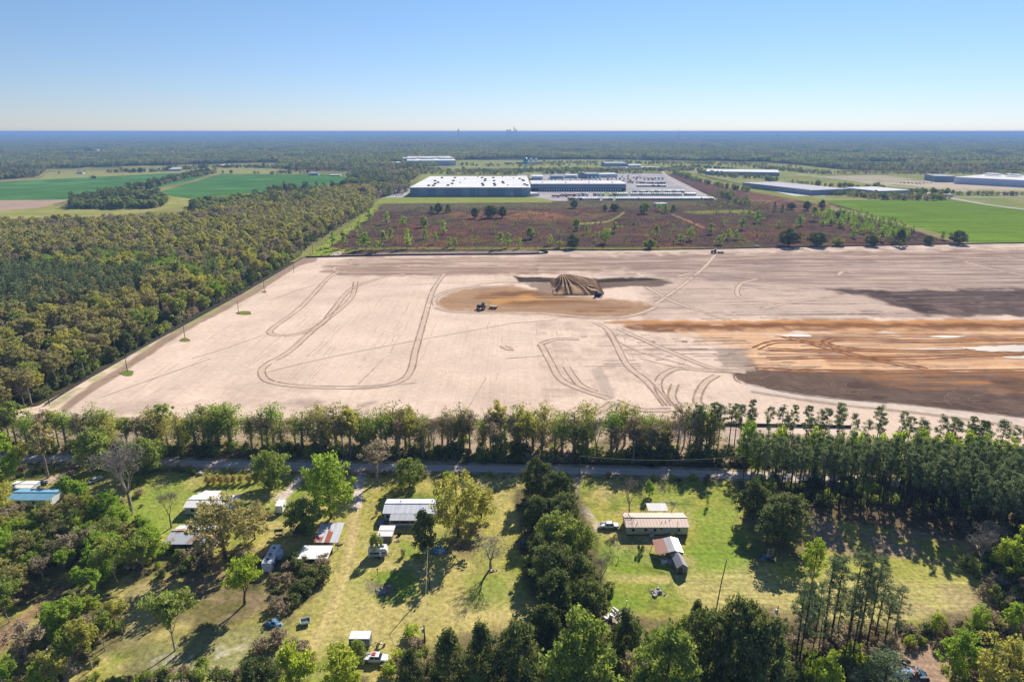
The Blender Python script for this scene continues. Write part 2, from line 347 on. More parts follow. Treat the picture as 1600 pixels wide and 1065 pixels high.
SAND = (.67, .515, .405); BRN = (.23, .14, .095); DRK = (.10, .062, .045); ORG = (.46, .215, .075); LORG = (.66, .40, .22); MAUVE = (.36, .27, .22)
E = lambda **k: k
SAND_POLY = [(-420, 722), (60, 634), (160, 578), (290, 507), (380, 458), (474, 403), (640, 399), (842, 397), (843, 391), (1000, 391), (1240, 386), (1510, 381), (1700, 378), (2150, 372), (2500, 470), (2600, 722)]
shp = [
 ('poly', [(842, 391), (2500, 370), (2500, 500), (1010, 500), (1000, 440), (842, 425)], (.47, .355, .285), .8, 14, E(st=1)),
 ('poly', [(500, 425), (512, 411), (560, 402), (842, 400), (1200, 394), (1700, 388), (1700, 402), (1200, 412), (840, 427), (600, 432), (530, 430)], BRN, .8, 4, E(st=1, hs=2.2)),
 ('poly', [(500, 425), (540, 415), (842, 414), (842, 428), (600, 432), (530, 430)], BRN, .55, 3, E(st=1)),
 ('poly', [(900, 405), (1700, 395), (1700, 452), (1290, 454), (1100, 440), (1000, 430)], (.25, .175, .145), .75, 7, E(st=1, hs=2.5)),
 ('poly', [(1290, 452), (1345, 453), (2500, 445), (2500, 494), (1450, 494), (1415, 482), (1350, 463)], (.10, .07, .062), .96, 3, E(st=1)),
 ('poly', [(1420, 470), (2500, 462), (2500, 490), (1500, 492)], (.22, .155, .13), .8, 5, E(st=1, hs=3)),
 ('poly', [(680, 474), (692, 460), (730, 450), (800, 446), (870, 460), (945, 466), (1000, 471), (1028, 482), (1005, 492), (935, 499), (800, 490), (700, 486)], (.34, .20, .11), .92, 4, E(st=1)),
 ('poly', [(750, 458), (820, 455), (900, 466), (985, 478), (960, 486), (860, 482), (770, 474), (740, 466)], (.20, .095, .04), .9, 4, E(st=1, hs=3)),
 ('poly', [(752, 468), (830, 462), (850, 468), (770, 474)], (.52, .28, .10), .9, 3, E(st=1)),
 ('poly', [(802, 432), (878, 434.5), (876, 442), (812, 441)], (.035, .025, .022), .97, 1.5),
 ('poly', [(818, 441), (876, 441), (872, 458), (848, 457), (826, 447)], (.24, .17, .125), .9, 2),
 ('poly', [(930, 438), (985, 435), (1030, 436), (1052, 442), (1030, 447), (985, 447), (940, 452)], (.14, .10, .075), .95, 1.6, E(st=1)),
 ('poly', [(915, 436), (985, 433), (1045, 436), (985, 439), (935, 442)], (.035, .025, .02), .9, 1.2),
 ('poly', [(944, 504), (975, 501), (2500, 497), (2500, 508), (1000, 509)], ORG, .95, 2, E(st=1)),
 ('poly', [(970, 509), (1040, 506), (2500, 505), (2500, 517), (1030, 519), (990, 517)], (.20, .09, .04), .97, 2.5, E(st=1)),
 ('poly', [(1030, 512), (2500, 512), (2500, 515), (1100, 515)], (.36, .19, .09), .8, 1.5, E(st=1)),
 ('poly', [(1060, 520), (1140, 518), (2500, 515), (2500, 590), (1250, 582), (1170, 575), (1150, 545)], LORG, .9, 7, E(st=1)),
 ('poly', [(1240, 522), (2500, 518), (2500, 572), (1300, 570)], (.33, .16, .07), .8, 4, E(st=1, hs=3.2)),
 ('poly', [(1115, 545), (1160, 540), (1178, 560), (1182, 580), (1130, 575)], (.30, .225, .18), .75, 5),
 ('poly', [(1140, 583), (1190, 577), (1300, 580), (1440, 579), (2500, 576), (2500, 700), (1600, 654), (1440, 636), (1300, 622), (1210, 612), (1165, 600)], DRK, .95, 3, E(st=.4)),
 ('poly', [(1290, 583), (1450, 580), (2500, 580), (2500, 614), (1500, 612), (1400, 606)], (.33, .16, .07), .9, 5, E(st=1, hs=3)),
 ('line', [(1170, 604), (1215, 613), (1300, 625), (1440, 639), (1600, 657), (1800, 682)], (.60, .50, .42), .85, 3, E(w=4)),
 ('line', [(1175, 612), (1300, 631), (1440, 646), (1600, 668), (1800, 700)], (.24, .18, .14), .7, 2, E(w=2)),
 ('poly', [(430, 628), (470, 622), (510, 626), (500, 633), (440, 636)], MAUVE, .8, 5), ('poly', [(560, 632), (590, 624), (590, 630), (565, 636)], BRN, .5, 3),
 ('poly', [(165, 630), (230, 622), (300, 634), (260, 645), (190, 645)], MAUVE, .5, 10, E(nz=.42)),
 ('line', [(100, 640), (135, 612), (200, 571), (290, 512), (390, 458), (462, 412), (490, 404)], (.27, .185, .13), .85, 3, E(w=5.5)),
 ('line', [(80, 634), (200, 560), (290, 508), (380, 459), (430, 432)], (.34, .33, .14), .8, 3, E(w=4, nz=.38, ns=8)),
 ('line', [(60, 630), (200, 556), (290, 503), (380, 455), (470, 403)], (.42, .35, .26), .6, 1.5, E(w=1.5)),
 ('line', [(-100, 655), (150, 654), (600, 656), (1000, 658), (1200, 664)], BRN, .7, 2, E(w=2.2)),
 ('poly', [(845, 590), (905, 592), (905, 620), (845, 618)], MAUVE, .55, 3, E(st=1, hs=3)),
 ('poly', [(922, 575), (940, 572), (962, 618), (955, 624), (945, 622)], (.40, .32, .26), .7, 2),
 ('poly', [(905, 592), (950, 592), (950, 620), (905, 618)], MAUVE, .4, 4, E(nz=.45, ns=4)),
 ('poly', [(820, 500), (1000, 500), (1100, 560), (1000, 600), (860, 560)], MAUVE, .35, 12, E(nz=.5, ns=6)),
 ('poly', [(1140, 583), (1300, 580), (2500, 576), (2500, 700), (1600, 654), (1440, 636), (1300, 622), (1165, 600)], (.20, .13, .095), .7, 3, E(nz=.47, ns=7, hs=2)), ('poly', [(1300, 590), (2500, 585), (2500, 690), (1600, 650), (1320, 618)], (.045, .028, .022), .7, 3, E(nz=.5, ns=16, hs=2)),
 ('poly', [(1340, 454), (2500, 446), (2500, 492), (1450, 492)], (.05, .033, .03), .7, 3, E(nz=.5, ns=14, hs=2)),
 ('poly', [(150, 640), (400, 470), (500, 432), (660, 436), (670, 500), (900, 510), (860, 640)], (.59, .445, .345), .55, 10, E(nz=.5, ns=55)), ('poly', [(150, 650), (220, 600), (360, 600), (1080, 640), (1080, 655)], (.50, .37, .285), .5, 8, E(nz=.55, ns=10)), ('poly', [(840, 500), (1100, 520), (1120, 640), (850, 640)], (.47, .35, .27), .5, 8, E(nz=.54, ns=7)),
 # verge between the silt fence and the tree belt
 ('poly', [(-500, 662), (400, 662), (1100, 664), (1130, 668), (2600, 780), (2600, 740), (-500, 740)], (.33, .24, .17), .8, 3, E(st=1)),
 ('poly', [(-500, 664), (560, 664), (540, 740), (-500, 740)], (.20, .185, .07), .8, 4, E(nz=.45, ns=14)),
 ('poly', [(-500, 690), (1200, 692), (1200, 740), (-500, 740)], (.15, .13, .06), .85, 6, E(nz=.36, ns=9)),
 ('poly', [(1100, 668), (1500, 690), (1700, 720), (1200, 722)], (.50, .40, .33), .6, 6, E(nz=.4)),
]

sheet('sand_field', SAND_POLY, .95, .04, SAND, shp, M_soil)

# wheel tracks pressed into the sand
TRK = mat('wheel_track_soil', (.27, .19, .14), (.42, .31, .235), .15, .95); TRKD = mat('dark_track_soil', (.10, .065, .05), (.2, .14, .11), .15, .95)
TRKO = mat('orange_track_soil', (.20, .085, .035), (.32, .15, .07), .15, .95); TRKP = mat('pale_track_soil', (.30, .23, .18), (.20, .15, .12), .12, .95)
L1 = [[(632, 428), (590, 436), (548, 452), (520, 485), (500, 508), (468, 521), (438, 524), (422, 520), (428, 511), (470, 480), (516, 432), (540, 424)],
      [(694, 428), (676, 455), (664, 495), (650, 545), (640, 582), (618, 598), (570, 605), (480, 604), (425, 597), (409, 584), (416, 570), (452, 549), (490, 515), (545, 470), (556, 440)],
      [(1118, 397), (1098, 420), (1060, 450), (1024, 475)], [(1010, 448), (1060, 474), (1138, 500)],
      [(930, 504), (948, 514), (962, 536), (980, 570), (1010, 595), (1030, 618), (1042, 634)],
      [(967, 514), (1040, 546), (1110, 574), (1162, 581)], [(1165, 581), (1100, 578), (1058, 576), (1032, 590), (1030, 610), (1048, 634)],
      [(845, 538), (860, 565), (876, 592), (905, 607), (952, 623)], [(905, 530), (870, 530), (846, 537)], [(958, 628), (940, 640), (914, 650)], [(960, 626), (1000, 640), (1050, 640)],
      [(1184, 436), (1160, 442), (1152, 452), (1154, 462), (1164, 467)], [(680, 478), (682, 464), (720, 450), (800, 447)], [(680, 480), (720, 488), (840, 489), (940, 497), (990, 492), (1024, 480)],
      [(1190, 483), (1240, 472), (1330, 460)], [(830, 443), (790, 441), (745, 444)], [(885, 573), (905, 600), (930, 612)], [(1118, 640), (1090, 628), (1100, 600), (1120, 586)],
      [(560, 402), (548, 412), (590, 416)], [(640, 418), (600, 416), (560, 413), (545, 409), (570, 406), (700, 408), (842, 405)], [(700, 424), (560, 426), (530, 424), (522, 420), (560, 416), (842, 418)],
      [(1055, 600), (1050, 620), (1062, 636)], [(1060, 432), (1080, 427), (1098, 430)], [(1310, 430), (1318, 424), (1335, 426)], [(1500, 406), (1540, 418), (1600, 430)], [(785, 540), (795, 545), (802, 545)]]
def pairline(lines, gap):
    out = []
    for ln in lines:
        P = gpa(spl(ln, 8)); tg = np.gradient(P, axis=0); tg /= np.maximum(np.hypot(tg[:, 0], tg[:, 1])[:, None], 1e-6); nr = np.stack([-tg[:, 1], tg[:, 0]], 1)
        for s in (-1, 1): out.append(P + nr * s * gap / 2)
    return out
def wribbon(name, lines, width, z, mt, gaps=0., kind=True):
    """strips laid along lines already in metres, broken here and there"""
    mb = MB(); zi = -1
    for P in lines:
        zi += 1; Q = [P[0]]
        for p in P[1:]:
            d = np.hypot(*(p - Q[-1])); k = max(1, int(d / 3)); q0 = Q[-1]
            for j in range(1, k + 1): Q.append(q0 + (p - q0) * j / k)
        Q = np.array(Q)
        if len(Q) < 3: continue
        tg = np.gradient(Q, axis=0); tg /= np.maximum(np.hypot(tg[:, 0], tg[:, 1])[:, None], 1e-6); nr = np.stack([-tg[:, 1], tg[:, 0]], 1)
        w = width * (.7 + .6 * RS.rand(len(Q))) * (.45 + 1.1 * fnoise(Q[:, 0] / 20, Q[:, 1] / 20, 55)); Q = Q + nr * ((RS.rand(len(Q)) - .5) * .12 * width)[:, None]
        A = Q + nr * w[:, None] / 2; B = Q - nr * w[:, None] / 2; n = len(Q); g = fnoise(Q[:, 0] / 14, Q[:, 1] / 14, 77)
        zz = z + (zi % 9) * .003 + np.arange(n) / n * .002
        vs = [(a[0], a[1], w_) for a, w_ in zip(A, zz)] + [(b[0], b[1], w_) for b, w_ in zip(B, zz)]
        mb.add(vs, [(n + i, n + i + 1, i + 1, i) for i in range(n - 1) if g[i] > gaps])
    o = mb.obj(name, mt); return S(o) if kind else o
wribbon('pressed_track_beds', [gpa(spl(a, 8)) for a in L1], 3.9, .075, mat('pressed_sand', (.54, .41, .315), (.62, .475, .37), .25, .95), .3)
wribbon('wheel_tracks', pairline(L1, 3.4), .8, .108, TRK, .14)
L1 += [[(900, 502), (915, 520), (935, 555), (950, 580), (962, 605), (968, 626)], [(912, 505), (940, 530), (962, 560), (975, 590), (985, 612), (975, 626)], [(1000, 530), (1060, 548), (1100, 565), (1165, 578)], [(1050, 636), (1052, 622), (1040, 600), (1046, 588), (1070, 580), (1110, 582)],
       [(700, 486), (686, 479), (700, 470), (730, 462)], [(1028, 484), (1060, 470), (1100, 440), (1125, 412)], [(960, 500), (1010, 490), (1030, 480), (1015, 468)], [(870, 495), (960, 497), (1005, 489)], [(700, 474), (760, 488), (830, 492)], [(1120, 640), (1180, 633), (1200, 628)], [(860, 600), (870, 612), (900, 618)], [(1290, 455), (1340, 470), (1420, 480)]]
L2 = [[(410, 583), (480, 566), (560, 549), (640, 534), (700, 523), (800, 505)], [(650, 598), (560, 606)], [(420, 470), (470, 452), (510, 440)], [(300, 560), (350, 545), (410, 524)], [(160, 620), (230, 595), (330, 560)],
      [(600, 560), (560, 600)], [(640, 445), (790, 438), (900, 436)], [(800, 505), (870, 500)], [(790, 560), (850, 556)], [(760, 590), (730, 640)], [(1000, 560), (1080, 578), (1160, 583)], [(960, 530), (1000, 550), (1080, 572)],
      [(1160, 470), (1300, 476), (1400, 470)], [(1050, 420), (1200, 424), (1330, 424)], [(900, 415), (1000, 420), (1150, 417)]]
wribbon('faint_tracks', [gpa(spl(a, 8)) for a in L2], .55, .14, mat('faint_track_soil', (.40, .29, .22), (.52, .39, .30), .15, .95), .12)
# furrow scratches running away from the camera, and cross scratches on the right
fur = []
for k in range(230):
    x = RS.uniform(-300, 140); y = RS.uniform(275, 640); ln = RS.uniform(20, 120)
    fur.append(np.array([(x + (y + t) * .012 * RS.uniform(.8, 1.2), y + t) for t in np.linspace(0, ln, 8)]))
def in_field(P):
    qx, qy = pxa(P[:, 0], P[:, 1]); d = inside(qx, qy, [(120, 640), (480, 408), (1000, 400), (1000, 500), (1150, 590), (1090, 650), (140, 650)]) & ~inside(qx, qy, [(660, 440), (1060, 428), (1060, 505), (660, 500)]) & ~inside(qx, qy, [(480, 395), (1000, 385), (1000, 435), (480, 435)]); return d.all()
wribbon('furrow_scratches', [f for f in fur if in_field(f)], .38, .046, mat('scratched_sand', (.44, .32, .24), (.54, .41, .32), .2, .95), .46)
crs = []
for k in range(260):
    px, py = RS.uniform(900, 1900), RS.choice([RS.uniform(394, 500), RS.uniform(522, 575)]); w = RS.uniform(40, 260)
    crs.append(gpa([(px + t * w, py - t * w * .01 + math.sin(t * 3 + k) * .4) for t in np.linspace(0, 1, 9)]))
wribbon('cross_scratches', crs, .9, .046, mat('scratched_grey_soil', (.17, .115, .09), (.36, .26, .21), .1, .95), .45)
# loops in the orange cut
L3 = [[(2000, 531), (1600, 531), (1450, 533), (1330, 529), (1292, 533), (1300, 540), (1340, 546), (1450, 549), (1600, 547), (2000, 548)], [(1180, 545), (1215, 534), (1300, 537)], [(1200, 545), (1260, 548), (1330, 547)], [(1220, 524), (1280, 540), (1340, 556), (1400, 568), (1450, 577)],
      [(1200, 560), (1300, 558), (1420, 560), (1600, 552), (1900, 550)], [(1180, 576), (1250, 579), (1400, 581), (1600, 579), (1900, 578)]]
wribbon('cut_tracks', pairline(L3, 3.8), 1.9, .108, TRKO, .2)
# nested turning arcs in the dark strip
L4 = []
for (cx, cy, n, w0) in ((1235, 596, 6, 30), (1345, 602, 5, 40), (1545, 624, 8, 60), (1180, 590, 4, 20)):
    for k in range(2, n + 2):
        w = w0 + k * 15; hh = 4 + k * 3.4
        L4.append([(cx + w * 2.2, cy + hh * 1.1), (cx + w * .8, cy + hh * 1.05), (cx - w * .1, cy + hh * .55), (cx - w * .35, cy), (cx - w * .2, cy - hh * .5), (cx + w * .3, cy - hh * .8)][::(1 if k % 2 else 1)])
wribbon('turning_tracks', [P for P in (gpa(spl(a, 8)) for a in L4)], .55, .075, mat('light_ridge_soil', (.22, .155, .12), (.14, .09, .065), .2, .95), .38)
L5 = [[(1165, 590 + k * 2), (1240, 606 + k * 2.2), (1340, 618 + k * 2.0), (1440, 628 + k * 1.6), (1600, 645 + k), (1750, 660)] for k in range(5)]
wribbon('strip_ruts', [gpa(spl(a, 8)) for a in L5], .5, .108, TRKD, .4)
PUD, n_, l_, b_ = newmat('muddy_water'); b_.inputs['Base Color'].default_value = (.27, .21, .17, 1); b_.inputs['Roughness'].default_value = .6; b_.inputs['Specular IOR Level'].default_value = .35
for pts in ([(1500, 543), (1560, 540), (1640, 541), (1640, 549), (1560, 549), (1510, 546)], [(1560, 558), (1600, 556), (1660, 558), (1640, 562), (1590, 561)], [(1212, 524), (1240, 522.8), (1275, 524.5), (1265, 525.6), (1225, 525.2)],
            [(1450, 526), (1480, 524), (1510, 526), (1480, 528)], [(1400, 546), (1440, 545), (1520, 545), (1450, 546.6)]):
    W = gpa(spl(pts + [pts[0]], 14)[:-1]); cW = W.mean(0); W = cW + (W - cW) * (.55 + .8 * fnoise(W[:, 0] / 6, W[:, 1] / 3, 71))[:, None]; m_ = MB(); m_.add([(a[0], a[1], .18) for a in W], [tuple(range(len(W)))]); S(m_.obj('puddle', PUD))
# grass islands round the poles in the field
M_tuft = leafmat('tuft_green', (.13, .17, .03), (.19, .22, .05), .2)
def blob_patch(name, px, py, wpx, hpx, z, mt):
    pts = [(px + wpx / 2 * math.cos(a) * (1 + .2 * math.sin(3 * a + px)), py + hpx / 2 * math.sin(a)) for a in np.linspace(0, 2 * math.pi, 20)[:-1]]
    W = gpa(pts); m_ = MB(); m_.add([(a[0], a[1], z) for a in W], [tuple(range(len(W)))]); return S(m_.obj(name, mt))
GR = mat('island_grass', (.12, .16, .03), (.24, .24, .06), .8, .9)
for a in ((382, 489, 24, 6), (289, 531, 16, 6), (199, 583, 22, 9), (413, 456, 8, 3)): blob_patch('grass_island', *a, .18, GR)

# lawns, yards and woodland floor on the near side of the road
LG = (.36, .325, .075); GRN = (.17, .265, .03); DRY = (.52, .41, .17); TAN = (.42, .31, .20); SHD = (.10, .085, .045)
lawn = [
 ('all', [], DRY, .55, 1, E(nz=.48, ns=16, seed=31)), ('all', [], GRN, .6, 1, E(nz=.50, ns=20, seed=33)), ('all', [], TAN, .3, 1, E(nz=.55, ns=5, seed=37)), ('all', [], (.10, .13, .03), .5, 1, E(nz=.54, ns=3, seed=39)),
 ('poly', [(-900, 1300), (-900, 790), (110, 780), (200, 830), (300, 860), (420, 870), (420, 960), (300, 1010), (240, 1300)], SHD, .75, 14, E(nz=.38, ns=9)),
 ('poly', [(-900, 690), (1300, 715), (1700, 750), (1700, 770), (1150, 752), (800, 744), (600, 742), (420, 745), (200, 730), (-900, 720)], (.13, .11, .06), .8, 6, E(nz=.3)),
 ('poly', [(470, 800), (800, 770), (810, 960), (640, 1010), (450, 1020), (420, 960)], (.42, .37, .12), .45, 20),
 ('poly', [(540, 940), (700, 930), (800, 900), (790, 960), (640, 1000), (500, 1010)], DRY, .5, 20, E(nz=.35)),
 ('line', [(556, 790), (552, 820), (548, 860), (538, 900), (520, 950), (490, 1010)], DRY, .8, 8, E(w=9)),
 ('line', [(560, 800), (556, 830), (552, 870)], TAN, .7, 3, E(w=2)), ('line', [(549, 800), (545, 830), (540, 870)], TAN, .7, 3, E(w=2)),
 ('line', [(560, 880), (620, 885), (660, 890), (680, 920)], DRY, .6, 8, E(w=8)),
 ('poly', [(585, 895), (640, 888), (650, 930), (620, 945), (585, 935)], GRN, .8, 8), ('poly', [(595, 775), (690, 770), (690, 782), (610, 790)], (.10, .17, .025), .7, 6),
 ('poly', [(730, 900), (790, 895), (790, 935), (730, 945)], GRN, .6, 12), ('poly', [(625, 840), (640, 845), (650, 870), (625, 870)], GRN, .7, 6), ('poly', [(700, 820), (760, 815), (740, 870), (700, 860)], (.20, .13, .09), .8, 8, E(nz=.35, ns=4)),
 ('line', [(903, 745), (897, 765), (900, 785), (915, 800), (930, 822)], (.55, .44, .34), .95, 4, E(w=7)), ('line', [(925, 815), (905, 840), (915, 870), (960, 900), (1040, 905)], DRY, .7, 7, E(w=7)),
 ('poly', [(1080, 855), (1170, 850), (1180, 880), (1090, 890)], (.13, .25, .025), .75, 10), ('poly', [(1080, 800), (1150, 770), (1170, 880), (1150, 920), (1090, 900)], (.22, .30, .045), .7, 18),
 ('poly', [(915, 790), (1000, 775), (1120, 790), (1130, 800), (1000, 800), (930, 812)], GRN, .5, 12, E(nz=.4)), ('poly', [(930, 920), (1000, 930), (1030, 960), (940, 955)], GRN, .8, 8),
 ('poly', [(940, 850), (1010, 860), (1000, 900), (940, 900)], GRN, .5, 12), ('poly', [(1060, 900), (1200, 895), (1300, 900), (1540, 880), (1560, 960), (1100, 990)], (.46, .39, .15), .8, 20, E(st=1)),
 ('poly', [(1250, 848), (1400, 862), (1550, 900), (1540, 925), (1380, 905), (1250, 885)], (.36, .35, .08), .7, 10), ('poly', [(1380, 905), (1550, 920), (1560, 970), (1400, 960)], (.36, .28, .15), .7, 14, E(nz=.35)),
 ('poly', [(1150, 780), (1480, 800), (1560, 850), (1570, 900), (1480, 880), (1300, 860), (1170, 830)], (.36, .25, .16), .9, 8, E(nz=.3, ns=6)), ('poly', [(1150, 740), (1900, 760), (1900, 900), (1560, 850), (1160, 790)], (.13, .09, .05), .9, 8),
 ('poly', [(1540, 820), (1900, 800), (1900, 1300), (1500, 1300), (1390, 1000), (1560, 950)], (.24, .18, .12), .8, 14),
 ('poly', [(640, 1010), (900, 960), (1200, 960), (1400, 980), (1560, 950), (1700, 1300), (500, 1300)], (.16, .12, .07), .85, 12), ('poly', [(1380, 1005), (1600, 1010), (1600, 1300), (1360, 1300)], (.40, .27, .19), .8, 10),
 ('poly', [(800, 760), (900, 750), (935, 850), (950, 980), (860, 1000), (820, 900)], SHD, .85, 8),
 ('poly', [(230, 1000), (300, 990), (420, 970), (470, 1010), (440, 1060), (200, 1080)], (.26, .245, .10), .8, 14), ('poly', [(240, 1030), (330, 1010), (390, 1000), (360, 1050), (270, 1065)], (.50, .47, .36), .75, 8, E(nz=.55, ns=1.6)),
 ('poly', [(200, 900), (250, 930), (220, 1000), (190, 1010)], (.30, .26, .12), .8, 8), ('poly', [(60, 940), (110, 910), (40, 980), (-10, 1030), (-60, 1040)], (.33, .20, .12), .9, 6),
 ('poly', [(280, 870), (400, 850), (440, 900), (340, 920), (270, 950), (240, 910)], (.24, .16, .09), .7, 10, E(nz=.4, ns=5)), ('poly', [(330, 930), (430, 920), (440, 960), (340, 970)], (.32, .22, .14), .6, 8, E(nz=.42, ns=5)),
 ('poly', [(210, 770), (380, 740), (440, 780), (380, 850), (290, 850), (230, 830)], (.23, .30, .045), .7, 14), ('poly', [(310, 765), (440, 765), (420, 785), (330, 783)], DRY, .5, 10),
 ('line', [(472, 738), (462, 755), (446, 772), (436, 778)], (.58, .48, .40), .95, 4, E(w=6)), ('line', [(566, 734), (561, 760), (558, 790)], (.60, .50, .45), .95, 2, E(w=7)), ('line', [(130, 722), (105, 740), (70, 752), (50, 760)], (.50, .38, .27), .9, 4, E(w=5)),
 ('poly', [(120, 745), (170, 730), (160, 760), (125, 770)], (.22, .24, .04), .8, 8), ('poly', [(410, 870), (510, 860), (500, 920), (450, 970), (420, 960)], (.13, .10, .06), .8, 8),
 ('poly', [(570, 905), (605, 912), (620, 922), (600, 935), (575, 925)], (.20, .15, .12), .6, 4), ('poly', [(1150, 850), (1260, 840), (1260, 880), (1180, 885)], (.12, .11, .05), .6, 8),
]
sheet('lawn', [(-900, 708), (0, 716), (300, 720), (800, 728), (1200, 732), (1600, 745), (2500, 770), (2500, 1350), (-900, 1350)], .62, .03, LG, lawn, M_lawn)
# road
ROAD_C = [(-900, 690), (-150, 706), (60, 714), (165, 718), (300, 724), (560, 729), (800, 733), (1000, 737), (1160, 742), (1330, 750), (1700, 768), (2500, 800)]
ribbon('road_shoulder', [ROAD_C], 9.0, .05, mat('sandy_shoulder', (.46, .36, .27), (.22, .19, .09), .25, .95, lo=.4, hi=.6), .12)
ribbon('road', [ROAD_C], 4.9, .07, mat('old_asphalt', (.52, .44, .38), (.60, .52, .45), .6, .9), .02)
ribbon('road_line', [[(x, y) for x, y in ROAD_C]], .12, .08, mat('faded_line_paint', (.55, .5, .35), (.3, .27, .2), .5, .8), .02)

sheet('open_country', [(-500, 300), (0, 281), (60, 275), (75, 262), (445, 253), (540, 262), (700, 251), (950, 249), (1200, 253), (1330, 266), (1700, 266), (2300, 285), (2600, 420), (1500, 390), (470, 410), (330, 400), (-500, 420)], 9, .012, (.19, .19, .065), [('all', [], (.30, .27, .10), .7, 1, E(nz=.48, ns=70))], M_lawn)
# scrub field beyond the sand
PUR = (.10, .062, .052); scr = [
 ('all', [], (.17, .075, .045), .7, 1, E(nz=.52, ns=30, seed=41)), ('all', [], (.12, .105, .045), .7, 1, E(nz=.52, ns=42, seed=43)), ('all', [], (.05, .035, .032), .7, 1, E(nz=.5, ns=12, seed=45)),
 ('poly', [(590, 345), (1000, 345), (1500, 370), (1500, 385), (500, 392)], (.17, .068, .035), .65, 12, E(nz=.48, ns=12, hs=2)), ('poly', [(690, 332), (790, 330), (900, 336), (860, 344), (720, 341)], (.36, .14, .07), .65, 4, E(nz=.4, ns=9)),
 ('poly', [(830, 330), (960, 334), (920, 340), (840, 338)], (.42, .19, .10), .5, 4, E(nz=.45, ns=9)), ('poly', [(590, 318), (1100, 314), (1100, 322), (600, 328)], (.17, .155, .075), .6, 5),
 ('line', [(975, 332), (955, 344), (930, 348), (900, 350)], (.30, .30, .10), .9, 1.5, E(w=1.2)), ('line', [(1050, 335), (1080, 347), (1100, 356)], (.42, .23, .13), .8, 1.5, E(w=1)), ('poly', [(1070, 330), (1170, 328), (1180, 332), (1080, 333)], (.25, .29, .06), .8, 2),
 ('poly', [(1040, 275), (1070, 272), (1200, 300), (1290, 315), (1310, 330), (1180, 322)], (.14, .075, .055), .8, 4), ('poly', [(1160, 300), (1300, 318), (1330, 340), (1240, 330), (1180, 318)], (.30, .16, .09), .6, 5, E(nz=.4)),
 ('line', [(1060, 268), (1110, 283), (1200, 300), (1290, 316)], (.25, .27, .06), .9, 3, E(w=4)),
 ('line', [(484, 401), (520, 392), (600, 388), (850, 388), (1230, 388)], (.20, .22, .05), .8, 1.5, E(w=1.5)), ('poly', [(470, 410), (485, 392), (520, 370), (586, 320), (596, 320), (570, 345), (515, 385), (560, 392), (500, 400)], (.26, .31, .05), .95, 2),
 ('poly', [(480, 402), (600, 394), (843, 391), (843, 398), (478, 404)], (.28, .21, .17), .95, 1.2, E(st=1)), ('line', [(1300, 325), (1400, 348), (1500, 376), (1620, 380)], (.28, .25, .12), .9, 2, E(w=3)),
]
SCRUB_POLY = [(470, 410), (474, 402), (500, 385), (560, 340), (583, 319), (600, 316), (1115, 313), (1040, 276), (1060, 266), (1180, 292), (1300, 315), (1480, 372), (1560, 383), (1510, 384), (843, 399)]
sheet('scrub_field', SCRUB_POLY, 1.3, .02, PUR, scr, M_scrub)
GS = [('all', [], (.30, .30, .09), .5, 1, E(nz=.5, ns=30, seed=51))]
sheet('grass_strip', [(583, 320), (600, 306), (640, 300), (660, 272), (700, 262), (700, 270), (645, 305), (830, 306), (872, 313), (860, 316), (600, 318)], 2.2, .03, (.24, .27, .06), GS, M_lawn)
CR = (.07, .165, .04)
sheet('crop_field', [(-500, 292), (0, 285), (75, 280), (320, 268), (336, 269), (300, 282), (232, 296), (170, 304), (105, 312), (0, 313), (-500, 325)], 3.2, .03, CR, [('all', [], (.13, .28, .09), .7, 1, E(nz=.5, ns=60, hs=2)), ('all', [], (.04, .14, .03), .5, 1, E(nz=.5, ns=90, seed=8))], M_crop, streak=1)
sheet('crop_field', [(240, 302), (345, 272), (535, 273), (548, 282), (535, 291), (440, 296), (300, 311)], 3.2, .03, CR, [('all', [], (.13, .29, .10), .6, 1, E(nz=.5, ns=70, hs=2)), ('all', [], (.04, .14, .03), .5, 1, E(nz=.5, ns=90, seed=9))], M_crop, streak=1)
sheet('crop_field', [(1285, 313), (1480, 312), (1700, 340), (2100, 380), (1520, 379), (1400, 346)], 2.0, .03, (.14, .22, .022), [('all', [], (.09, .155, .014), .6, 1, E(nz=.45, ns=60, hs=3))], M_crop, streak=1)
sheet('fallow_field', [(-500, 316), (0, 313), (108, 312), (60, 326), (0, 331), (-500, 345)], 3, .02, (.40, .28, .21), [], M_soil, streak=1)
sheet('rough_pasture', [(-500, 344), (0, 329), (60, 325), (110, 314), (240, 302), (300, 311), (300, 322), (200, 334), (0, 350), (-500, 372)], 3, .025, (.34, .31, .10), [('all', [], (.22, .24, .05), .7, 1, E(nz=.45, ns=40))], M_lawn)
sheet('far_pasture', [(60, 281), (75, 270), (300, 262), (445, 258), (445, 272), (330, 270), (75, 281)], 6, .02, (.28, .27, .10), GS, M_lawn)
sheet('far_clearing', [(128, 237.5), (165, 236), (163, 241), (130, 242)], 12, .02, (.24, .26, .08), [], M_lawn)
sheet('far_clearing', [(1495, 222), (1535, 221.5), (1537, 225), (1500, 225)], 25, .02, (.26, .26, .10), [], M_lawn)
FARC = [(420, 236, 60, 2.2), (560, 240, 40, 2), (900, 238, 90, 1.8), (1090, 231, 50, 1.4), (1330, 240, 70, 2), (1180, 226, 60, 1.2), (250, 228, 50, 1.3), (700, 229, 60, 1.3), (1450, 234, 60, 1.6), (30, 247, 40, 2.5), (330, 247, 60, 2.5), (1010, 246, 60, 1.8), (820, 222, 60, 1), (1560, 247, 50, 2.2), (480, 222, 70, .9)]
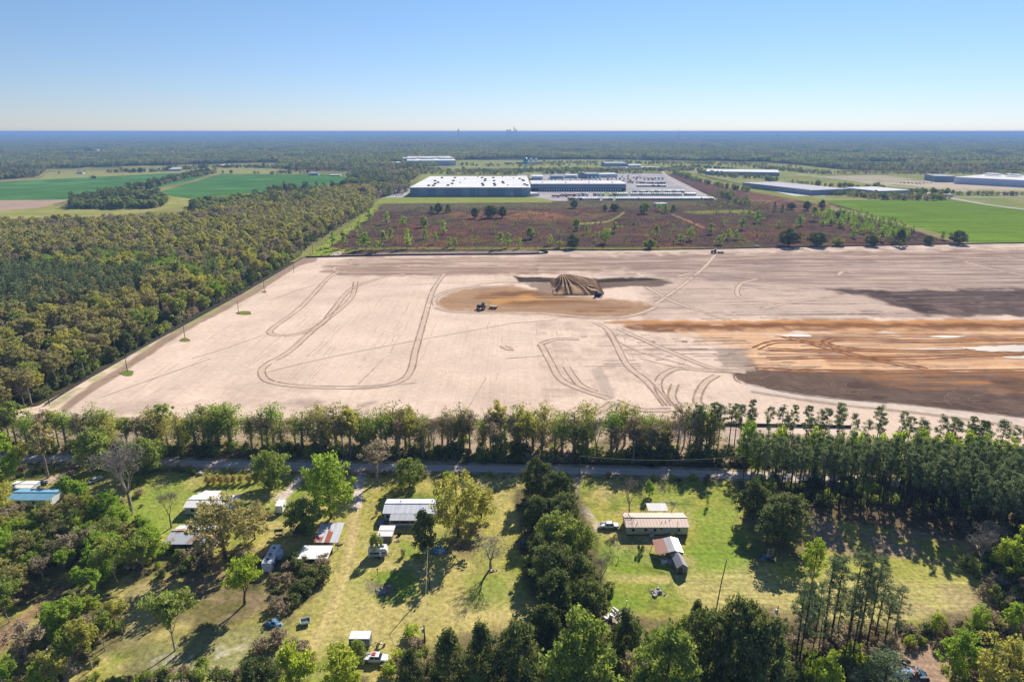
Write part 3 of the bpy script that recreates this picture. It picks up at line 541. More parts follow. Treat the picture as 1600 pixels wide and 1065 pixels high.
for cx_, cy_, w_, h_ in FARC: sheet('far_clearing', [(cx_ - w_ / 2, cy_), (cx_ - w_ / 3, cy_ - h_ / 2), (cx_ + w_ / 2, cy_ - h_ * .45), (cx_ + w_ * .4, cy_ + h_ * .4), (cx_ - w_ * .2, cy_ + h_ / 2)], 40, .03, (.26, .25, .11), [], M_lawn)
sheet('far_meadow', [(700, 262), (708, 250), (950, 250), (1200, 256), (1290, 262), (1330, 270), (1250, 276), (1060, 266), (830, 272), (660, 272)], 6, .02, (.24, .26, .08), [('all', [], (.34, .31, .14), .6, 1, E(nz=.48, ns=60))], M_lawn)
sheet('far_meadow', [(1060, 266), (1250, 276), (1450, 272), (1700, 270), (2100, 290), (2100, 372), (1700, 338), (1480, 311), (1290, 313), (1180, 292)], 5, .024, (.22, .24, .07), [('all', [], (.36, .31, .16), .6, 1, E(nz=.48, ns=60)), ('poly', [(1350, 284), (1480, 282), (1700, 292), (1700, 300), (1480, 296)], (.55, .43, .33), .9, 3), ('poly', [(1230, 270), (1380, 272), (1440, 282), (1350, 284)], (.45, .38, .28), .8, 3)], M_lawn)
PAVE = (.42, .39, .38)
sheet('paved_yard', [(828, 272), (975, 270), (1040, 272), (1120, 312), (870, 314), (828, 307)], 4, .06, PAVE, [('all', [], (.30, .29, .30), .6, 1, E(nz=.5, ns=50)), ('poly', [(955, 300), (1050, 298), (1062, 304), (975, 305)], (.22, .26, .06), .9, 1.5), ('poly', [(940, 301), (960, 300), (975, 307), (950, 307)], (.22, .26, .06), .9, 1.5)], M_yard)
sheet('parking_lot', [(578, 309), (592, 294), (612, 290), (645, 290), (634, 308)], 4, .06, PAVE, [], M_yard)
sheet('parking_lot', [(1180, 292), (1195, 288), (1290, 300), (1290, 306), (1240, 306)], 4, .06, (.6, .57, .55), [], M_yard)
sheet('parking_lot', [(960, 263), (985, 259), (1060, 262), (1060, 266), (990, 267)], 4, .06, (.6, .57, .55), [], M_yard)
RD = mat('pale_concrete_road', (.50, .46, .43), (.42, .39, .36), .05, .9)
ribbon('service_road', [[(1030, 262), (1050, 282), (1085, 298), (1120, 312)]], 9, .09, RD, .02, step=8)
ribbon('service_road', [[(1245, 272), (1330, 281), (1400, 291), (1480, 297), (1600, 306), (1900, 325)]], 14, .10, RD, .02, step=8)
ribbon('service_road', [[(1440, 299), (1480, 308), (1560, 322), (1700, 338)]], 12, .11, RD, .02, step=8)
ribbon('service_road', [[(1430, 308), (1600, 308), (1900, 306)]], 10, .12, RD, .02, step=8)
ribbon('site_path', [[(522, 400), (531, 393)]], 9, .06, mat('sand_path', (.55, .45, .36), None, .2, .95), .02, step=8)
# ------------------------------------------------------------------ trees
BARK = mat('bark', (.17, .13, .10), (.06, .045, .035), 2.5, .9); PBARK = mat('pine_bark', (.085, .06, .05), (.05, .038, .035), 1.5, .9); GBARK = mat('grey_bark', (.38, .33, .28), (.22, .185, .16), 2, .9)
L_spring = leafmat('leaf_spring', (.28, .42, .06), (.38, .49, .08), 0.5, 0.6)
L_lime = leafmat('leaf_lime', (.37, .47, .06), (.46, .52, .08), 0.5, 0.5)
L_yel = leafmat('leaf_yellow', (.44, .43, .11), (.54, .51, .16), 0.48, 0.5)
L_olive = leafmat('leaf_olive', (.35, .335, .14), (.46, .41, .19), 0.44, 0.65)
L_dark = leafmat('leaf_dark', (.135, .17, .06), (.22, .25, .09), 0.36, 0.7)
L_pine = leafmat('leaf_pine', (.18, .23, .125), (.27, .32, .17), 0.34, 0.6)
L_brown = leafmat('leaf_brown', (.35, .29, .215), (.42, .345, .25), 0.4, 0.6)
L_mid = leafmat('leaf_mid', (.27, .34, .085), (.38, .43, .12), 0.44, 0.65)

L_tan = leafmat('leaf_tan', (.48, .38, .16), (.56, .46, .2), .4, .4)

def quads(pts, size, asp=.7, up=.35, rs=RS):
    n = len(pts); nr = rs.randn(n, 3); nr[:, 2] = np.abs(nr[:, 2]) + up; nr /= np.linalg.norm(nr, axis=1)[:, None]
    t = rs.randn(n, 3); t -= (t * nr).sum(1)[:, None] * nr; t /= np.maximum(np.linalg.norm(t, axis=1)[:, None], 1e-6); b = np.cross(nr, t)
    s = (size * (.6 + .8 * rs.rand(n)))[:, None]; A = t * s; B = b * s * asp
    v = np.stack([pts - A, pts - B, pts + A, pts + B], 1).reshape(-1, 3)
    return v, np.arange(4 * n).reshape(n, 4)
def leafmesh(name, tips, rc, per, size, mt, asp=.7, flat=.75, up=.35, rs=RS):
    tips = np.array([tuple(t) for t in tips]); c = np.repeat(tips, per, 0); r = rs.randn(len(c), 3); r /= np.linalg.norm(r, axis=1)[:, None]
    r *= (rs.rand(len(c)) ** .5)[:, None] * (rc * (.7 + .6 * np.repeat(rs.rand(len(tips)), per)))[:, None]; r[:, 2] *= flat
    v, f = quads(c + r, size, asp, up, rs); me = bpy.data.meshes.new(name)
    me.vertices.add(len(v)); me.vertices.foreach_set('co', v.ravel()); me.loops.add(f.size); me.loops.foreach_set('vertex_index', f.ravel())
    me.polygons.add(len(f)); me.polygons.foreach_set('loop_start', np.arange(len(f)) * 4); me.polygons.foreach_set('loop_total', np.full(len(f), 4))
    me.update(calc_edges=True); me.materials.append(mt); return me
def grow(mb, p, d, L, r, dep, maxd, tips, rnd, kids=(2, 3), spread=.6, lift=.15, sh=.74, allt=1):
    pts = [p]; q = p.copy(); dd = d.copy(); ns = 3 if dep < 2 else 2
    for i in range(ns):
        dd = (dd + Vector((rnd.gauss(0, .12), rnd.gauss(0, .12), lift * .4 + rnd.gauss(0, .06)))).normalized(); q = q + dd * (L / ns); pts.append(q.copy())
    r1 = r * .6
    mb.tube(pts, [r + (r1 - r) * i / ns for i in range(ns + 1)], 6 if dep == 0 else (4 if dep < 3 else 3), cap=False)
    if dep >= maxd - allt: tips.append(q.copy())
    if dep >= maxd: return
    k = rnd.randint(*kids) + (2 if dep == 0 else 0); a0 = rnd.random() * 6.28
    for j in range(k):
        a = a0 + j * 6.283 / k + rnd.gauss(0, .3); o = dd.orthogonal().normalized(); o2 = dd.cross(o)
        sp = spread * rnd.uniform(.7, 1.3); nd = (dd * math.cos(sp) + (o * math.cos(a) + o2 * math.sin(a)) * math.sin(sp)); nd.z += lift; nd.normalize()
        st = pts[-1] if (j < 2 or dep == 0) else pts[-2]
        grow(mb, st.copy(), nd, L * sh * rnd.uniform(.8, 1.15), r1 * .75, dep + 1, maxd, tips, rnd, kids, spread, lift, sh, allt)
def ell_tips(n, cx, cz, rx, rz, rs, lo=.5, zmin=None):
    out = []
    while len(out) < n:
        v = rs.randn(3); v /= np.linalg.norm(v); r = rs.uniform(lo, 1.) ** .6; p = Vector((v[0] * rx * r, v[1] * rx * r, cz + v[2] * rz * r))
        lum = 1 + .22 * math.sin(3 * math.atan2(v[1], v[0]) + cx) + .12 * math.sin(7 * v[2] + cx * 3)
        p.x *= lum; p.y *= lum
        if zmin is None or p.z > zmin: out.append(p)
    return out
def limb_mesh(h, tips, r, rnd, fork=.35, straight=.0, k=16):
    mb = MB(); top = Vector((rnd.gauss(0, straight), rnd.gauss(0, straight), h * .86)); pts = [Vector((0, 0, -.3)), Vector((0, 0, h * .3)), Vector((top.x * .5, top.y * .5, h * .6)), top]
    mb.tube(pts, [r * 1.25, r, r * .6, r * .2], 6, cap=False)
    for t in (rnd.sample(tips, min(k, len(tips)))):
        z0 = max(h * fork, min(h * .8, t.z - Vector((t.x, t.y, 0)).length * .7)); a = Vector((top.x * z0 / h, top.y * z0 / h, z0)); m = a.lerp(t, .5) + Vector((0, 0, -.3))
        mb.tube([a, m, t], [r * .38, r * .24, r * .08], 3, cap=False)
    return mb
VAR = {}          # kind -> list of (trunk mesh, crown mesh, height, crown radius)
def fin(mb, tips, h, R0):                                     # bring a grown tree to its height and spread
    V = np.array(mb.v); Z = V[:, 2].max(); Rr = np.percentile(np.hypot(V[:, 0], V[:, 1]), 97)
    sx, sz = R0 / Rr, h / Z; V *= (sx, sx, sz); mb.v = [tuple(v) for v in V]
    return [Vector((t.x * sx, t.y * sx, t.z * sz)) for t in tips]
def make(kind, i):
    rnd = random.Random(hash((len(kind), kind[0], kind[-1], i)) if False else sum(map(ord, kind)) * 13 + i * 101); rs = np.random.RandomState(rnd.randint(0, 99999)); mb = MB(); tips = []
    nm = kind + '_crown'
    if kind in ('airy', 'willow'):
        h, R0 = {'spring': (13, 6), 'lime': (8, 3), 'yellow': (14, 6.5), 'airy': (15, 5), 'willow': (9, 5)}[kind]
        sp = {'airy': .42, 'willow': .5}.get(kind, .62)
        grow(mb, Vector((0, 0, -.2)), Vector((0, 0, 1)), h * {'airy': .3}.get(kind, .2), h * .02, 0, 4, tips, rnd, (2, 3), sp, .1, .8, 2)
        tips = fin(mb, tips, h * .95, R0 * .9)
        n = {'airy': 14, 'willow': 14}[kind]; per = max(4, int(n * 190 / len(tips)))
        m = {'spring': L_spring, 'lime': L_lime, 'yellow': L_yel, 'airy': L_mid, 'willow': L_lime}[kind]
        if kind == 'airy': m = [L_spring, L_mid, L_yel][i % 3]
        cr = leafmesh(nm, tips, {'airy': .8, 'lime': .6}.get(kind, 1.05), int(per * 1.6), .25, m, rs=rs); tm = mb.mesh(kind + '_trunk', GBARK if kind == 'airy' else BARK)
    elif kind == 'bare':
        h, R0 = 12, 5
        grow(mb, Vector((0, 0, -.2)), Vector((0, 0, 1)), h * .2, h * .02, 0, 5, tips, rnd, (2, 3), .5, .14, .76)
        tips = fin(mb, tips, h, R0); tw = MB()
        for t in tips:
            for k in range(3):
                e = t + Vector((rnd.gauss(0, .5), rnd.gauss(0, .5), abs(rnd.gauss(.5, .3)))); tw.tube([t, e], [.03, .012], 3, cap=False)
        cr = tw.mesh('bare_twigs', GBARK); tm = mb.mesh('bare_trunk', GBARK)
    elif kind in ('oak', 'olive', 'forest', 'forestb', 'brown', 'midoak', 'spring', 'lime', 'yellow', 'belt'):
        h, R0, n, per, m, sz, fl = {'oak': (11, 5, 105, 72, L_dark, .25, .75), 'midoak': (11, 5, 95, 68, L_mid, .25, .75), 'olive': (13, 7, 110, 52, L_olive, .25, .6), 'forest': (17, 4.2, 58, 44, L_olive, .29, .7), 'forestb': (17, 4.4, 58, 44, L_yel, .29, .7), 'brown': (15, 4, 50, 34, L_brown, .24, .7), 'belt': (17, 4, 120, 15, L_mid, .21, .9), 'spring': (13, 6, 130, 58, L_spring, .24, .7), 'lime': (8, 3, 62, 50, L_lime, .18, .8), 'yellow': (14, 6.5, 110, 56, L_yel, .25, .7)}[kind]
        if kind == 'forestb': m = [L_yel, L_mid, L_olive][i % 3]
        if kind == 'belt': m = [L_mid, L_olive, L_yel, L_spring, L_olive, L_mid][i % 6]
        cz, rz = {'oak': (.52, .46), 'midoak': (.52, .46), 'olive': (.62, .36), 'spring': (.54, .46), 'lime': (.54, .46), 'yellow': (.53, .46), 'belt': (.6, .39)}.get(kind, (.72, .27))
        tips = ell_tips(n, i * 1.7, h * cz, R0 * .85, h * rz, rs, .45 if kind in ('oak', 'midoak') else (.05 if kind == 'belt' else .25))
        cr = leafmesh(nm, tips, 1.15 if kind in ('oak', 'midoak', 'olive', 'spring', 'yellow', 'belt') else (.7 if kind == 'lime' else 1.0), per, sz, m, flat=fl, rs=rs)
        tm = limb_mesh(h, tips, h * .02, rnd, .2 if kind in ('oak', 'midoak', 'spring', 'yellow') else (.14 if kind == 'belt' else .42), .4, 60 if kind == 'belt' else 18).mesh(kind + '_trunk', GBARK if kind in ('forest', 'brown', 'forestb', 'belt') else BARK)
    elif kind == 'pine':
        h, R0 = 20, 2.3
        tips = []
        for k in range(30 + i * 2):
            z = h * (.54 + .45 * (k / 32.) ** .9 + rnd.gauss(0, .008)); rr_ = R0 * (1.05 - abs((z / h - .74)) * 2.2) * rnd.uniform(.35, 1.0); a = rnd.random() * 6.28; tips.append(Vector((rr_ * math.cos(a), rr_ * math.sin(a), min(z, h * .985))))
        cr = leafmesh(nm, tips, .85, 56, .24, L_pine, .4, .6, .1, rs); mb = MB(); lean = rnd.gauss(0, .25)
        mb.tube([(0, 0, -.3), (lean * .3, 0, h * .35), (lean, 0, h * .7), (lean * .6, 0, h * .97)], [.22, .17, .11, .03], 6, cap=False)
        for t in tips[::2]: mb.tube([(lean * .8, 0, t.z - .5), t], [.05, .02], 3, cap=False)
        for k in range(7):
            z = h * rnd.uniform(.3, .62); a = rnd.random() * 6.28; L = rnd.uniform(.6, 1.5); mb.tube([(lean * .5, 0, z), (L * math.cos(a), L * math.sin(a), z + .1)], [.03, .01], 3, cap=False)
        tm = mb.mesh('pine_trunk', PBARK)
    elif kind == 'tallpine':
        h, R0 = 22, 3.0; tips = []
        for k in range(40):
            z = h * rnd.uniform(.46, .98); rr_ = R0 * (1.15 - (z / h)) * 2.2 * rnd.uniform(.3, 1); a = rnd.random() * 6.28; tips.append(Vector((rr_ * math.cos(a), rr_ * math.sin(a), z)))
        cr = leafmesh(nm, tips, .85, 60, .22, L_pine, .35, .65, .1, rs); mb = MB(); mb.tube([(0, 0, -.3), (.2, 0, h * .4), (.35, .1, h * .7), (.2, 0, h * .97)], [.24, .19, .12, .03], 6, cap=False)
        for t in tips: mb.tube([(.25, 0, t.z - .9), t], [.06, .02], 3, cap=False)
        tm = mb.mesh('pine_trunk', PBARK)
    elif kind == 'cedar':
        h, R0 = 10, 3.2; tips = []
        for k in range(85):
            z = h * rnd.uniform(.06, .98); rr_ = R0 * (1 - (z / h) ** 1.6) * rnd.uniform(.6, 1.05) + .15; a = rnd.random() * 6.28; tips.append(Vector((rr_ * math.cos(a), rr_ * math.sin(a), z)))
        cr = leafmesh(nm, tips, .85, 70, .2, L_dark, .55, 1.0, .2, rs); mb.tube([(0, 0, -.2), (0, 0, h * .9)], [.2, .04], 5, cap=False); tm = mb.mesh('cedar_trunk', BARK)
    elif kind in ('young', 'youngb'):
        h, R0 = 8, 2.0; tips = [Vector((rnd.gauss(0, .45) * R0, rnd.gauss(0, .45) * R0, h * (.22 + .74 * rnd.random()))) for k in range(24)]
        for t in tips: f = 1.3 - t.z / h; t.x *= f; t.y *= f
        cr = leafmesh(nm, tips, .8, 16, .30, [L_spring, L_mid][kind == 'youngb'], .7, 1.0, rs=rs); tm = limb_mesh(h, tips, .1, rnd, .15, .1, 8).mesh('young_trunk', GBARK)
    elif kind in ('shrub', 'dshrub', 'bshrub', 'lshrub', 'grassclump'):
        h, R0 = 2.6, 1.8; m = {'shrub': L_mid, 'dshrub': L_dark, 'bshrub': L_brown, 'lshrub': L_lime, 'grassclump': L_tan}[kind]
        tips = [t for t in ell_tips(26, i, h * .45, R0 * .8, h * .45, rs, .3, .1)]
        cr = leafmesh(nm, tips, .6, 26, .2, m, .6, .9, rs=rs); mb = limb_mesh(h * .8, tips, .06, rnd, .1, .1, 10); tm = mb.mesh(kind + '_stems', BARK)
    elif kind == 'column':
        h, R0 = 5, 1.3; tips = ell_tips(46, i, h * .5, R0 * .8, h * .47, rs, .5, .2); cr = leafmesh(nm, tips, .5, 34, .18, L_spring, .6, 1., rs=rs); mb.tube([(0, 0, -.1), (0, 0, h * .8)], [.1, .03], 5, cap=False); tm = mb.mesh('column_trunk', BARK)
    return tm, cr, h, R0
for k_, n_ in (('spring', 3), ('lime', 3), ('yellow', 3), ('airy', 6), ('willow', 1), ('bare', 4), ('oak', 4), ('midoak', 3), ('olive', 3), ('forest', 4), ('forestb', 6), ('brown', 3), ('belt', 6), ('pine', 5), ('tallpine', 4), ('cedar', 3), ('young', 4), ('youngb', 4), ('shrub', 3), ('dshrub', 3), ('bshrub', 3), ('lshrub', 3), ('grassclump', 2), ('column', 1)):
    VAR[k_] = [make(k_, i) for i in range(n_)]
NAME = {'spring': 'broadleaf_tree', 'lime': 'lime_green_tree', 'yellow': 'yellow_green_tree', 'airy': 'slender_tree', 'willow': 'willow_tree', 'bare': 'bare_tree', 'oak': 'evergreen_oak', 'midoak': 'oak_tree', 'olive': 'olive_brown_tree',
        'forest': 'woodland_tree', 'forestb': 'budding_tree', 'brown': 'brown_leaf_tree', 'belt': 'roadside_tree', 'pine': 'pine_tree', 'tallpine': 'tall_pine', 'cedar': 'cedar_tree', 'young': 'young_tree', 'youngb': 'sapling_tree',
        'shrub': 'green_shrub', 'dshrub': 'dark_shrub', 'bshrub': 'brown_shrub', 'lshrub': 'leafy_bush', 'grassclump': 'plume_grass', 'column': 'columnar_bush'}
def tree(kind, x, y, h, r, label, group=None, rot=None, var=None, two=True, cat=None):
    tm, cr, h0, r0 = random.choice(VAR[kind]) if var is None else VAR[kind][var]
    rot = random.random() * 6.28 if rot is None else rot
    cat = cat or ('shrub' if 'shrub' in kind or kind in ('column', 'lshrub') else ('grass clump' if kind == 'grassclump' else 'tree'))
    s = (r / r0, r / r0, h / h0)
    e = empty(NAME[kind], (x, y, .03), rot, label, cat, group); e.scale = s
    link('trunk' if cat == 'tree' else 'stems', tm, e)
    c = link({'bare': 'twigs'}.get(kind, 'crown' if cat == 'tree' else 'foliage'), cr, e)
    if kind == 'bare': S(c, 'stuff')
    return e
def ptree(kind, px, py, ty, wpx, label, group=None, rot=None, var=None):
    g = gp(px, py); return tree(kind, g.x, g.y, max(1, height_to(px, py, ty)), wpx / 2 * mpp(px, py), label, group, rot, var)

def scatter_px(poly, spacing, seed=0, jitter=.45, ymax=1e9):
    W = gpa(poly); x0, y0 = W.min(0); x1, y1 = W.max(0); y1 = min(y1, ymax); rs = np.random.RandomState(seed)
    X, Y = np.meshgrid(np.arange(x0, x1, spacing), np.arange(y0, y1, spacing)); X = X + (np.arange(X.shape[0])[:, None] % 2) * spacing / 2
    X = X + rs.uniform(-jitter, jitter, X.shape) * spacing; Y = Y + rs.uniform(-jitter, jitter, Y.shape) * spacing
    X, Y = X.ravel(), Y.ravel(); m = inside(X, Y, [tuple(w) for w in W]); return np.stack([X[m], Y[m]], 1)

# instanced stands (ground cover, and woods past counting)
def stand(name, pts, kinds, hs, seed=0, joined=True):
    """one object of many instanced plants; pts (n,2); kinds = list of (kind, variant); hs = (lowest, highest) scale"""
    rs = np.random.RandomState(seed); n = len(pts)
    me = bpy.data.meshes.new(name); me.vertices.add(n); me.vertices.foreach_set('co', np.concatenate([pts, np.zeros((n, 1))], 1).ravel())
    a = me.attributes.new('sc', 'FLOAT_VECTOR', 'POINT'); s = rs.uniform(hs[0], hs[1], n) * (.72 + .56 * fnoise(pts[:, 0] / 22, pts[:, 1] / 22, seed + 9)); a.data.foreach_set('vector', np.stack([s * rs.uniform(.85, 1.2, n), s * rs.uniform(.85, 1.2, n), s], 1).ravel())
    b = me.attributes.new('rt', 'FLOAT', 'POINT'); b.data.foreach_set('value', rs.uniform(0, 6.28, n))
    c = me.attributes.new('ix', 'INT', 'POINT')
    w = np.array([k[2] if len(k) > 2 else 1. for k in kinds]); w /= w.sum()
    big = fnoise(pts[:, 0] / 90, pts[:, 1] / 90, seed + 5)               # like kinds stand together
    cw = np.cumsum(w); u = np.clip((big - .5) * 2.2 + .5 + rs.uniform(-.28, .28, n), 0, .999)
    c.data.foreach_set('value', np.searchsorted(cw, u).clip(0, len(kinds) - 1).astype(np.int32))
    o = bpy.data.objects.new(name, me); C.objects.link(o)
    ng = bpy.data.node_groups.new(name, 'GeometryNodeTree'); ng.interface.new_socket('Geometry', in_out='INPUT', socket_type='NodeSocketGeometry'); ng.interface.new_socket('Geometry', in_out='OUTPUT', socket_type='NodeSocketGeometry')
    n_, l_ = ng.nodes, ng.links; gi = n_.new('NodeGroupInput'); go = n_.new('NodeGroupOutput'); ip = n_.new('GeometryNodeInstanceOnPoints'); jn = n_.new('GeometryNodeJoinGeometry')
    for k in reversed(kinds):
        src = SRC(k[0], k[1]); oi = n_.new('GeometryNodeObjectInfo'); oi.inputs['Object'].default_value = src; oi.inputs['As Instance'].default_value = True; l_.new(oi.outputs['Geometry'], jn.inputs[0])
    def attr(nm, ty):
        q = n_.new('GeometryNodeInputNamedAttribute'); q.data_type = ty; q.inputs[0].default_value = nm; return q.outputs[0]
    l_.new(gi.outputs[0], ip.inputs['Points']); l_.new(jn.outputs[0], ip.inputs['Instance']); ip.inputs['Pick Instance'].default_value = True
    l_.new(attr('ix', 'INT'), ip.inputs['Instance Index']); cx = n_.new('ShaderNodeCombineXYZ'); l_.new(attr('rt', 'FLOAT'), cx.inputs[2]); l_.new(cx.outputs[0], ip.inputs['Rotation']); l_.new(attr('sc', 'FLOAT_VECTOR'), ip.inputs['Scale'])
    l_.new(ip.outputs[0], go.inputs[0]); md = o.modifiers.new('scatter', 'NODES'); md.node_group = ng
    return S(o, 'stuff')
SRCS = {}
def joinme(name, mes):
    v, f, mi, mats, off = [], [], [], [], 0
    for me in mes:
        co = np.empty(len(me.vertices) * 3); me.vertices.foreach_get('co', co); v.append(co.reshape(-1, 3)); ls = [tuple(i + off for i in p.vertices) for p in me.polygons]; f += ls; mi += [len(mats)] * len(ls); mats.append(me.materials[0]); off += len(me.vertices)
    o = bpy.data.meshes.new(name); o.from_pydata(np.concatenate(v).tolist(), [], f)
    for m in mats: o.materials.append(m)
    o.polygons.foreach_set('material_index', mi); o.update(); return o
def SRC(kind, i):
    if (kind, i) not in SRCS:
        if kind in LOD: me = LOD[kind][i]
        else: tm, cr, h, r = VAR[kind][i]; me = joinme(kind + '_whole', [tm, cr])
        SRCS[(kind, i)] = bpy.data.objects.new('source_' + kind, me)
    return SRCS[(kind, i)]
# lighter trees and whole clumps for the distance
LOD = {}
def lodtree(m, h, R0, cz, rz, n, sz, bark, seed, per=7, rc=1.0):
    rs = np.random.RandomState(seed); tips = ell_tips(n, seed, h * cz, R0 * .85, h * rz, rs, .35)
    cr = leafmesh('far_crown', tips, rc, per, sz, m, rs=rs); mb = MB(); mb.tube([(0, 0, 0), (0, 0, h * .8)], [.2, .08], 3, cap=False)
    for t in tips[:5]: mb.tube([(0, 0, h * .45), t], [.1, .03], 3, cap=False)
    return joinme('far_tree', [mb.mesh('far_trunk', bark), cr])
LOD['fdec'] = [lodtree([L_olive, L_mid, L_brown, L_dark, L_olive][i % 5], 15, 4.4, .66, .33, 34, .75, GBARK, 60 + i) for i in range(5)]
LOD['fpine'] = [lodtree([L_pine, L_dark][i % 2], 18, 3.0, .72, .27, 26, .6, PBARK, 80 + i, rc=.8) for i in range(2)]
LOD['fround'] = [lodtree([L_dark, L_mid, L_brown, L_olive][i], 9, 4.6, .5, .46, 40, .7, BARK, 90 + i) for i in range(4)]
def clump(ms, rad, n, hh, R0, sz, seed, per=26):
    rs = np.random.RandomState(seed); out = []
    for k, m in enumerate(ms):
        tips = []
        for j in range(n // len(ms)):
            a, r = rs.rand() * 6.28, rad * rs.rand() ** .5; tips.append((r * math.cos(a), r * math.sin(a), hh * rs.uniform(.55, .85)))
        out.append(leafmesh('clump_leaves', tips, R0, per, sz, m, flat=hh * .5 / R0 * .7, up=.6, rs=rs))
    return joinme('far_clump', out)
LOD['clump'] = [clump(ms, 34, 60, 15, 4.5, 1.5, 200 + i) for i, ms in enumerate(([L_olive, L_dark, L_dark], [L_brown, L_dark, L_mid], [L_pine, L_dark], [L_mid, L_dark], [L_pine, L_pine, L_dark], [L_brown, L_dark]))]
LOD['bigclump'] = [clump(ms, 120, 170, 15, 12, 5., 300 + i, 22) for i, ms in enumerate(([L_olive, L_dark], [L_brown, L_dark], [L_pine, L_dark], [L_mid, L_dark]))]
ORD = ['front', 'second', 'third', 'fourth', 'fifth', 'sixth', 'seventh', 'eighth', 'ninth', 'tenth', 'eleventh', 'twelfth', 'thirteenth', 'fourteenth', 'fifteenth', 'sixteenth', 'seventeenth', 'eighteenth', 'nineteenth', 'twentieth'] + ['back'] * 30
